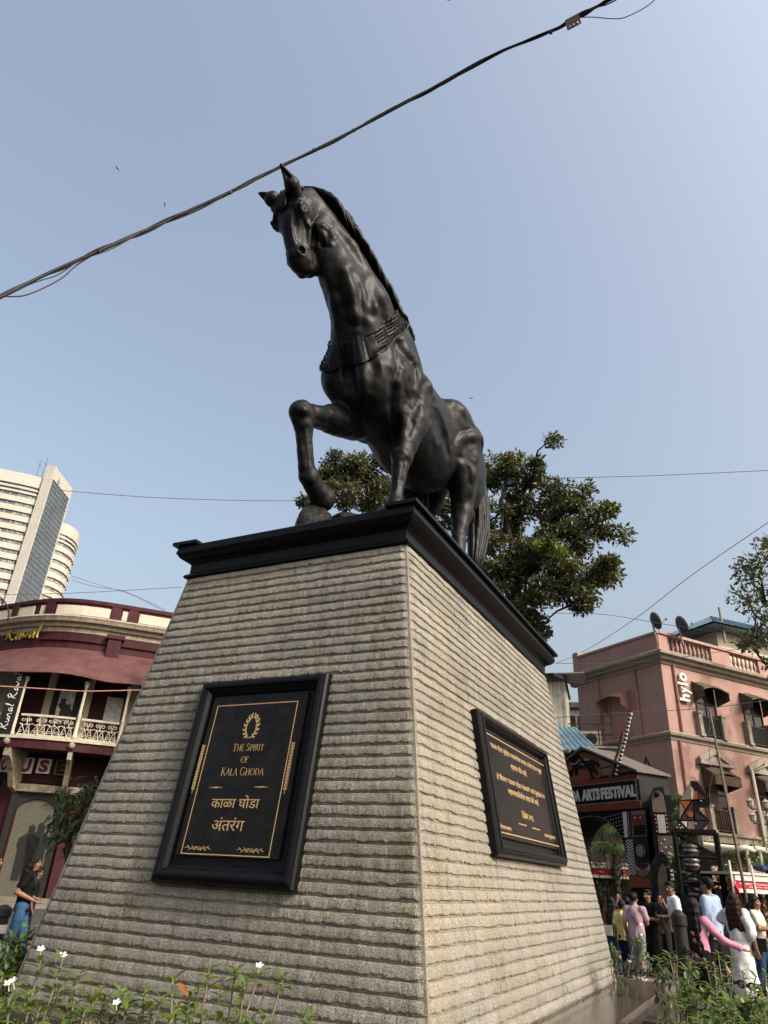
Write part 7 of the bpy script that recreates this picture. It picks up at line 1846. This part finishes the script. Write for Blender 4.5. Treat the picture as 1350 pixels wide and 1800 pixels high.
# shrubs of the planting bed: every near leaf an object sharing three meshes
def leafmesh(name,l,w_,m):
    mb=MB(); lance(mb,(0,0,0),(1,0,0),l,w_,0,.18); me=bpy.data.meshes.new(name); me.from_pydata([tuple(v) for v in mb.v],[],mb.f); me.materials.append(M[m]); me.polygons.foreach_set('use_smooth',[True]*len(me.polygons)); return me
LM=[leafmesh('leaf_a',.066,.026,'leaf'),leafmesh('leaf_b',.05,.022,'leaf'),leafmesh('leaf_c',.058,.024,'leaf_y')]; LMO=leafmesh('leaf_dry',.07,.03,'leaf_or')
def addleaf(root,me,c,d,roll=0,s=1):
    o=bpy.data.objects.new('leaf',me); COL.objects.link(o); o.parent=root; d=Vector([float(q) for q in nrm(d)])
    q=d.to_track_quat('X','Z'); o.rotation_mode='QUATERNION'; from mathutils import Quaternion
    o.rotation_quaternion=q@Quaternion((1,0,0),roll); o.location=[float(v) for v in (np.asarray(c)-np.array(root.location))]; o.scale=(s,s,s); return o
def whorl(root,mb,p,d,n,single,mbs,s=1.):
    d=nrm(d); x=nrm(np.cross(d,V3(.3,.8,.1))); y=np.cross(d,x); a0=rg.uniform(0,6)
    for k in range(n):
        a=a0+2.4*k; up=.0+.8*(k/n); v=x*math.cos(a)+y*math.sin(a)+d*up; c=np.asarray(p)-d*.055*(1-k/n)*s
        if single: addleaf(root,LM[rg.randint(3)],c,v,rg.uniform(-.4,.4),rg.uniform(.75,1.2)*s)
        else: lance(mbs[rg.randint(len(mbs))],c,v,rg.uniform(.045,.07)*s,.025*s,0,.2)
def flower(root,p,d=(0,0,1)):
    mb=MB(); d=nrm(d); x=nrm(np.cross(d,V3(.3,.8,.1))); y=np.cross(d,x)
    for k in range(5):
        a=k*1.2566; u=x*math.cos(a)+y*math.sin(a); s=-x*math.sin(a)+y*math.cos(a); mb.add([p,p+u*.008+s*.006,p+u*.016+s*.003+d*.003,p+u*.015-s*.004+d*.003,p+u*.007-s*.004],[(0,1,2,3,4)])
    mb.tube([p-d*.03,p],.002,4); return mb.build('flower',M['petal'],root,fix=False)
def shrub(label,x,y,d,tips,single=True,group='shrubs in the planting bed',n=9,extra=0,flowers=(),dry=(),s=1.0,basez=.15,wlen=.5):
    """tips: pixel positions of the shoot ends"""
    b=atH(x,y,d)*V3(1,1,0)+ez*basez; root=thing('shrub',label,'shrub',b,group)
    T=[atH(px,py,d+rg.uniform(-.18,.18)) for px,py in tips]; mb=MB(); mbs=[MB(),MB()]
    for i,p in enumerate(T):
        f=b+V3(rg.uniform(-.08,.08),rg.uniform(-.08,.08),0); mid=f*.35+p*.65+rg.randn(3)*.05; 
        pts=[f,f*.6+mid*.4+rg.randn(3)*.03,mid,p]; fine=[]
        for k in range(3):
            for t_ in (0,.5): fine.append(pts[k]*(1-t_)+pts[k+1]*t_)
        fine.append(p); mb.tube(fine,[.008,.0075,.007,.0065,.006,.005,.0035],5)
        d_=nrm(p-mid+ez*.1); whorl(root,mb,p,d_,n,single,mbs,s)
        for k in range(extra): 
            t_=rg.uniform(.2,.95); q=mid*(1-t_)+p*t_; v=nrm(rg.randn(3)+ez*.3); e=q+v*rg.uniform(.05,.13); mb.tube([q,e],[.004,.002],4); whorl(root,mb,e,v,n-2,False,mbs,s)
    mb.build('stems',M['stem'],root,smooth=True)
    if mbs[0].v: mbs[0].build('foliage',M['leaf'],root,kind='stuff',fix=False)
    if mbs[1].v: mbs[1].build('foliage',M['leaf_y'] if d<4.5 else M['leaf_dk'],root,kind='stuff',fix=False)
    for px,py in flowers: p=atH(px,py,d-.05); flower(root,p,(rg.uniform(-.3,.3),-.5,.8))
    for px,py in dry: addleaf(root,LMO,atH(px,py,d-.03),(rg.uniform(-1,1),-.3,-.5),.3)
    return root
shrub('shrub with two white flowers on long arching shoots at the lower left',30,1880,3.5,[(72,1686),(112,1682),(55,1738),(95,1742),(30,1748),(110,1725),(140,1712)],n=8,extra=0,flowers=((72,1668),(111,1679)))
shrub('leafy shrub at the bottom left corner of the bed',5,1880,3.2,[(5,1715),(22,1726),(-10,1700),(15,1755),(45,1765),(0,1770),(70,1770)],n=9,extra=1,flowers=((22,1724),(15,1728)))
shrub('shrub with bright young shoots left of the tall branching shrub',160,1900,3.4,[(165,1752),(185,1748),(130,1760),(210,1770),(150,1775),(190,1790),(110,1785),(225,1760)],n=9,extra=1,flowers=((205,1762),))
shrub('tall branching shrub with orange dry leaves in front of the plaque face',355,1920,3.4,[(303,1720),(368,1702),(415,1700),(460,1702),(500,1712),(350,1735),(390,1735),(330,1755),(430,1725),(310,1765)],n=9,extra=0,flowers=((456,1697),),dry=((390,1722),(477,1730),(312,1728)))
shrub('low shrub with lance leaves at the bottom centre left',270,1900,3.3,[(255,1740),(265,1765),(330,1775),(300,1785),(240,1785),(360,1780),(390,1788),(285,1752)],n=9,extra=1)
shrub('small shrub tip just above the bottom edge near the corner',440,1900,3.3,[(418,1778),(440,1786),(465,1790),(535,1790),(545,1780)],n=8,extra=0)
# right hand bed
shrub('thin shrub with pale stems beside the chain post',1175,1800,6.9,[(1155,1680),(1175,1675),(1190,1682),(1140,1700),(1205,1700),(1165,1708),(1215,1690)],n=8,extra=2,s=1.1)
shrub('thin shrub with a white flower in front of the mauve t-shirt',1095,1790,8.8,[(1115,1648),(1128,1655),(1085,1672),(1075,1662),(1085,1695),(1100,1700),(1072,1690)],n=8,extra=1,flowers=((1128,1643),(1127,1625),(1108,1690)),s=1.1)
shrub('dense shrub with large drooping leaves below the pink shirt',1215,1830,5.6,[(1195,1745),(1215,1735),(1235,1740),(1250,1730),(1225,1755),(1205,1760),(1240,1765),(1260,1740),(1185,1745),(1270,1728)],n=9,extra=3,s=1.15)
shrub('bushy shrub with glossy leaves in the lower right corner',1310,1860,5.2,[(1280,1758),(1300,1752),(1320,1756),(1340,1750),(1290,1765),(1310,1772),(1330,1775),(1345,1765),(1275,1780),(1350,1790),(1295,1795),(1325,1795),(1265,1765)],n=9,extra=4,s=1.2)
shrub('second bushy shrub filling the bottom of the right corner',1270,1880,4.7,[(1230,1790),(1250,1785),(1270,1795),(1290,1788),(1310,1795),(1335,1790),(1215,1798)],n=9,extra=3,s=1.1)
shrub('sparse shrub with long bare stems under the hanging chain',1275,1800,6.4,[(1290,1680),(1275,1690),(1255,1695),(1305,1705),(1240,1688),(1262,1672),(1330,1715),(1345,1705)],n=6,extra=1,s=.9)
shrub('dark shrub at the left edge below the woman in jeans',15,1800,7.0,[(5,1655),(20,1640),(35,1650),(50,1640),(10,1680),(40,1675),(65,1655),(25,1700),(70,1640),(0,1690)],n=9,extra=5,s=1.3)
# palms and greenery beyond the gate arch and by the stalls
def palm(label,x,y,d,nf,L,seed):
    c=atH(x,y,d); r=np.random.RandomState(seed); root=thing('palm',label,'palm',c*V3(1,1,0)); mb=MB(); mb.tube([c*V3(1,1,0),c],[.16,.11],8); mb.build('trunk',M['bark'],root,smooth=True)
    for i in range(nf):
        a=6.283*i/nf+r.uniform(-.2,.2); v=V3(math.cos(a),math.sin(a),0); pts=[c+v*L*t_+ez*(L*(.55*t_-.75*t_*t_)) for t_ in np.linspace(0,1,8)]; mb=MB(); mb.tube(pts,[.03,.028,.025,.02,.016,.012,.008,.004],4)
        for k in range(1,8):
            for s in (-1,1):
                for q in (0,.5):
                    p=pts[k]*(1-q)+pts[k-1]*q; w_=np.cross(v,ez)*s+v*.5-ez*.45; lance(mb,p,w_,L*.3*(1.1-k/9),.06,0,.3)
        mb.build('frond',M['leaf_dk'],root,fix=False)
palm('palm seen through the gate arch, nearer the arch top',1062,1462,38,11,2.4,3); palm('low palm behind the red stall banner in the gate arch',1080,1492,34,11,2.0,4)
def hedge(label,x,y,d,w_,h,seed,m='leaf_dk'):
    c=atH(x,y,d); b=c*V3(1,1,0); root=thing('hedge',label,'plant',b); r=np.random.RandomState(seed); cs=[b+V3(r.uniform(-w_,w_),r.uniform(-.5,.5),c[2]*r.uniform(.3,1.0)) for _ in range(24)]
    mb=MB(); 
    for q in cs[::3]: branch(mb,b+V3((q[0]-b[0])*.5,0,0),q,.04,.01,4)
    mb.build('stems',M['bark'],root); V,F=leafquads(cs,[h]*24,2600,.13,seed=seed); rawmesh('foliage',V,F,M[m],root,smooth=False,kind='stuff')
hedge('dark green hedge above the red banner in the arch',1065,1508,30,2.6,.5,5); hedge('bright leafy plant against the pink wall below the lower window',1268,1462,29,2.0,.45,6,'leaf'); hedge('green plant behind the stall poles on the right',1270,1530,30,1.6,.4,7,'leaf'); hedge('small green plant on top of the black gate box',1188,1400,27,.35,.2,8,'leaf')
# ------------------------------------------------------------------ posts and chains round the bed
def chain(a,b,sag,label,n=26,lk=.055):
    a=np.asarray(a,float); b=np.asarray(b,float); root=thing('hanging_chain',label,'chain',(a+b)/2-ez*sag,'chains round the planting bed'); L=np.linalg.norm(b-a); n=max(6,int(L/.075))
    for i in range(n):
        t=(i+.5)/n; p=a+(b-a)*t-ez*sag*4*t*(1-t); d=nrm((b-a)/n-ez*sag*4*((1-2*t))/n); s=nrm(np.cross(d,ez)); u=np.cross(s,d); s2=s if i%2 else u
        mb=MB(); mb.tube([p+d*math.cos(q)*lk+s2*math.sin(q)*.024 for q in np.linspace(0,2*math.pi,10)[:-1]],.0085,5,closed=True); mb.build('link',M['ironrail'],root,smooth=True)
def bollard(p,h,r_,label,stripes=False,group='posts round the planting bed'):
    root=thing('bollard',label,'bollard',p,group); mb=MB(); n=16; prof=[(1.25,0),(1.25,.1),(1.0,.14),(1.0,h-.12),(1.18,h-.1),(1.18,h-.02),(.9,h),(.4,h+.03)]; vs=[]
    for R,z in prof:
        for k in range(n*2): a=math.pi*k/n; q=r_*R*(1-.12*(k%2)*(1 if .2<z<h-.15 else 0)); vs.append(np.asarray(p)+V3(math.cos(a)*q,math.sin(a)*q,z))
    m=n*2; mb.add(vs,[(i*m+k,i*m+(k+1)%m,(i+1)*m+(k+1)%m,(i+1)*m+k) for i in range(len(prof)-1) for k in range(m)]+[tuple((len(prof)-1)*m+k for k in range(m))]); mb.build('post',M['ironrail'],root)
    if stripes:
        for k in range(4): mb=MB(); mb.lathe(np.asarray(p)+ez*(.25+k*.2),[(r_*1.06,0),(r_*1.06,.1)],12); mb.build('white_band',M['white'],root)
    return root
pb=atH(1192,1605,8.6); hb_=pb[2]; B0=pb*V3(1,1,0); bollard(B0,hb_,.062,'black fluted bollard with a chain in front of the man in the white shirt')
a0=B0+ez*(hb_-.28)
e1_=atH(1075,1672,10.2); chain(a0,e1_,.22,'black chain from the bollard toward the pedestal'); e2_=atH(1385,1735,7.2); chain(a0,e2_,.12,'black chain from the bollard to the right edge')
p2=atH(12,1580,12)*V3(1,1,0); bollard(p2,1.15,.09,'black bollard with white bands at the left behind the shrubs',True)
q1=atH(-40,1610,9.2); q2=atH(75,1635,10.5); chain(q1,q2,.18,'black chain at the left edge behind the shrubs')
# plastic chair turned over a stand, far left
def chair(p,rz):
    t=thing('plastic_chair','beige plastic chair standing on the pavement left of the pedestal','chair',p); c,s=math.cos(rz),math.sin(rz)
    def q(x,y,z): return V3(p[0]+x*c-y*s,p[1]+x*s+y*c,p[2]+z)
    mm=mat('beige_plastic',(.30,.23,.14),.45,.1)
    mb=MB(); mb.tube([q(-.22,-.2,0),q(-.2,-.22,.45),q(-.22,-.32,.9),q(0,-.36,1.0),q(.22,-.32,.9),q(.2,-.22,.45),q(.22,-.2,0)],.028,7); mb.build('back_frame',mm,t,smooth=True)
    mb=MB(); mb.add([q(-.18,-.26,.55),q(.18,-.26,.55),q(.18,-.33,.92),q(-.18,-.33,.92),q(-.18,-.28,.55),q(.18,-.28,.55),q(.18,-.35,.92),q(-.18,-.35,.92)],[(0,1,2,3),(7,6,5,4),(0,4,5,1),(2,6,7,3)]); mb.build('backrest',mm,t)
    mb=MB(); mb.prism([q(-.23,-.22,.43),q(.23,-.22,.43),q(.23,.22,.45),q(-.23,.22,.45)],V3(0,0,.03)); mb.build('seat',mm,t)
    for x in (-.2,.2): mb=MB(); mb.tube([q(x,.2,.44),q(x*1.15,.24,0)],.025,6); mb.build('leg',mm,t)
chair(atH(84,1635,19)*V3(1,1,0),2.4)

# ------------------------------------------------------------------ cables and birds
M['cable']=mat('black_cable',(.006,.006,.007),.55,.3,20); M['cable_br']=mat('brown_cable',(.035,.022,.014),.6,.3,20); M['wire']=mat('grey_wire',(.06,.065,.07),.6,.1); M['junction']=mat('pale_plastic_box',(.22,.19,.18),.6,.15,20)
DW=9.0
def line3(pts,d,n=10):
    P=[atH(x,y,dd) for (x,y),dd in zip(pts,d if hasattr(d,'__len__') else [d]*len(pts))]; out=[]
    for i in range(len(P)-1):
        p0=P[max(i-1,0)];p1=P[i];p2=P[i+1];p3=P[min(i+2,len(P)-1)]
        for k in range(n):
            t=k/n; out.append(.5*((2*p1)+(-p0+p2)*t+(2*p0-5*p1+4*p2-p3)*t*t+(-p0+3*p1-3*p2+p3)*t**3))
    out.append(P[-1]); return out
main=[(-60,556),(0,523),(90,478),(175,441),(290,390),(405,337),(500,290),(620,230),(740,166),(860,100),(975,52),(1020,26),(1080,-4),(1150,-45)]
dd=[9.0,9,9,8.9,8.8,8.6,8.4,8.1,7.8,7.5,7.2,7.1,7.0,6.9]
cb_=thing('cable_bundle','thick twisted black cable bundle crossing the sky above the horse','cable',atH(500,290,8.4))
base=line3(main,dd,14); n=len(base)
for k,(r_,m) in enumerate(((.024,'cable'),(.014,'cable'),(.011,'cable_br'),(.012,'cable'))):
    pts=[]
    for i,p in enumerate(base):
        a=i*.16*(1+.3*k)+k*1.7; q=(.0 if k==0 else .028+.010*math.sin(i*.11+k)); pts.append(p+ez*q*math.cos(a)-ez*.012*(k>0)*abs(math.sin(i*.07+k))+V3(.5,.8,0)*q*math.sin(a))
    mb=MB(); mb.tube(pts,r_,6); mb.build('strand',M[m],cb_,smooth=True)
mb=MB(); mb.tube(line3([(5,521),(40,520),(75,507),(110,488),(135,466),(172,443)],9.0,8),.01,6); mb.build('loose_strand',M['cable_br'],cb_,smooth=True)
mb=MB(); mb.tube(line3([(20,516),(60,497),(100,484),(125,468)],8.95,6),.008,5); mb.build('loose_strand',M['cable'],cb_,smooth=True)
for x,y,d in ((174,441,8.9),(405,338,8.6),(552,264,8.3),(622,229,8.1),(968,57,7.2)):
    c=atH(x,y,d); a=nrm(atH(x+8,y-4,d)-c); mb=MB(); mb.tube([c-a*.02,c+a*.02],.032,7); mb.tube([c,c-ez*.05+V3(.02,0,0)],.005,4); mb.build('cable_tie',M['cable'],cb_)
jx=atH(1007,38,7.1); a=nrm(atH(1020,31,7.1)-atH(1007,38,7.1)); b=nrm(np.cross(a,nrm(jx-CAM))); c=np.cross(a,b)
jb=thing('junction_box','small pale plastic junction box clipped to the cable bundle','junction box',jx)
mb=MB(); mb.box(jx-b*.0+ez*-.01,(.21,.16,.13),[a,b,c]); mb.build('case',M['junction'],jb)
for k in range(3): mb=MB(); p=jx-ez*.09+a*(-.065+.065*k); mb.lathe(p-ez*.05,[(.024,0),(.03,.03),(.024,.06)],8); mb.build('gland',M['junction'],jb)
mb=MB(); mb.tube(line3([(1018,31),(1040,30),(1082,33),(1105,28),(1140,9),(1165,-15)],7.1,8),.008,6); mb.build('drop_wire',M['wire'],None,'thin drop wire curving from the junction box to the top edge','wire')
def wire(pts,d,r_,label,m='wire'):
    mb=MB(); mb.tube(line3(pts,d,10),r_,5); mb.build('overhead_wire',M[m],None,label,'wire',smooth=True)
wire([(105,862),(300,876),(540,880),(700,868)],26,.013,'thin wire from the far tower toward the raised foreleg')
wire([(960,841),(1150,836),(1370,826)],30,.013,'thin wire level with the tree top on the right')
wire([(-20,1046),(140,1042),(320,1032)],24,.011,'thin wire just above the maroon parapet')
wire([(125,1012),(180,1030),(230,1045),(300,1080)],60,.02,'sagging pair of thin wires beside the tower'); wire([(128,1020),(170,1032),(220,1040),(290,1072)],60,.02,'lower sagging wire beside the tower')
wire([(1370,905),(1220,1008),(1120,1085),(1030,1143),(980,1165)],[20,22,25,29,32],.010,'slanting wire running down to the pink parapet corner')
wire([(970,1078),(1060,1080),(1160,1096),(1270,1113)],34,.014,'faint wire passing the satellite dishes')
wire([(975,1166),(1090,1166),(1180,1158),(1370,1130)],31,.012,'thin wire in front of the pink cornice')
wire([(970,1262),(1110,1252),(1240,1245),(1370,1228)],24,.011,'pale wire crossing the pink facade at mid height')
wire([(-20,1205),(80,1211),(150,1215),(250,1213)],28,.022,'pinkish wire across the balcony openings','pinkpipe')
wire([(-10,1040),(8,1058),(15,1075),(14,1090)],30,.03,'dark wire dropping over the maroon parapet at the left edge','cable')
wire([(1248,1250),(1247,1330),(1252,1360),(1247,1390),(1250,1420)],22,.008,'loose pale wire hanging beside the dark bamboo pole')
def bird(x,y,d,rot,label):
    c=atH(x,y,d); t=thing('bird',label,'bird',c,'kites circling high above'); rgt=nrm(np.cross(ray(x,y),ez)); up=np.cross(rgt,ray(x,y)); a=rgt*math.cos(rot)+up*math.sin(rot); b=-rgt*math.sin(rot)+up*math.cos(rot); f=ray(x,y)
    mb=MB(); s=.9
    mb.tube([c-b*.25*s+f*.1,c-b*.1*s,c+b*.12*s,c+b*.26*s],[.02,.09,.1,.03],6); mb.build('body',M['cable'],t)
    for q in (-1,1):
        mb=MB(); P=[c+a*q*.05+b*.12,c+a*q*.4*s+b*.22*s+f*.1,c+a*q*.9*s+b*.02*s,c+a*q*.45*s-b*.06*s+f*.08,c+a*q*.05-b*.1]; mb.add(P+[p+f*.03 for p in P],[(0,1,2,3,4),(9,8,7,6,5)]+[(i,(i+1)%5,(i+1)%5+5,i+5) for i in range(5)]); mb.build('wing',M['cable'],t)
bird(206,296,150,-.5,'tiny dark bird gliding left of the horse, the upper one'); bird(290,360,160,1.9,'tiny dark bird just under the cable, the lower one'); bird(790,0,120,.2,'tiny dark bird at the very top edge of the sky'); bird(828,700,190,.3,'tiny bird speck right of the horse rump')
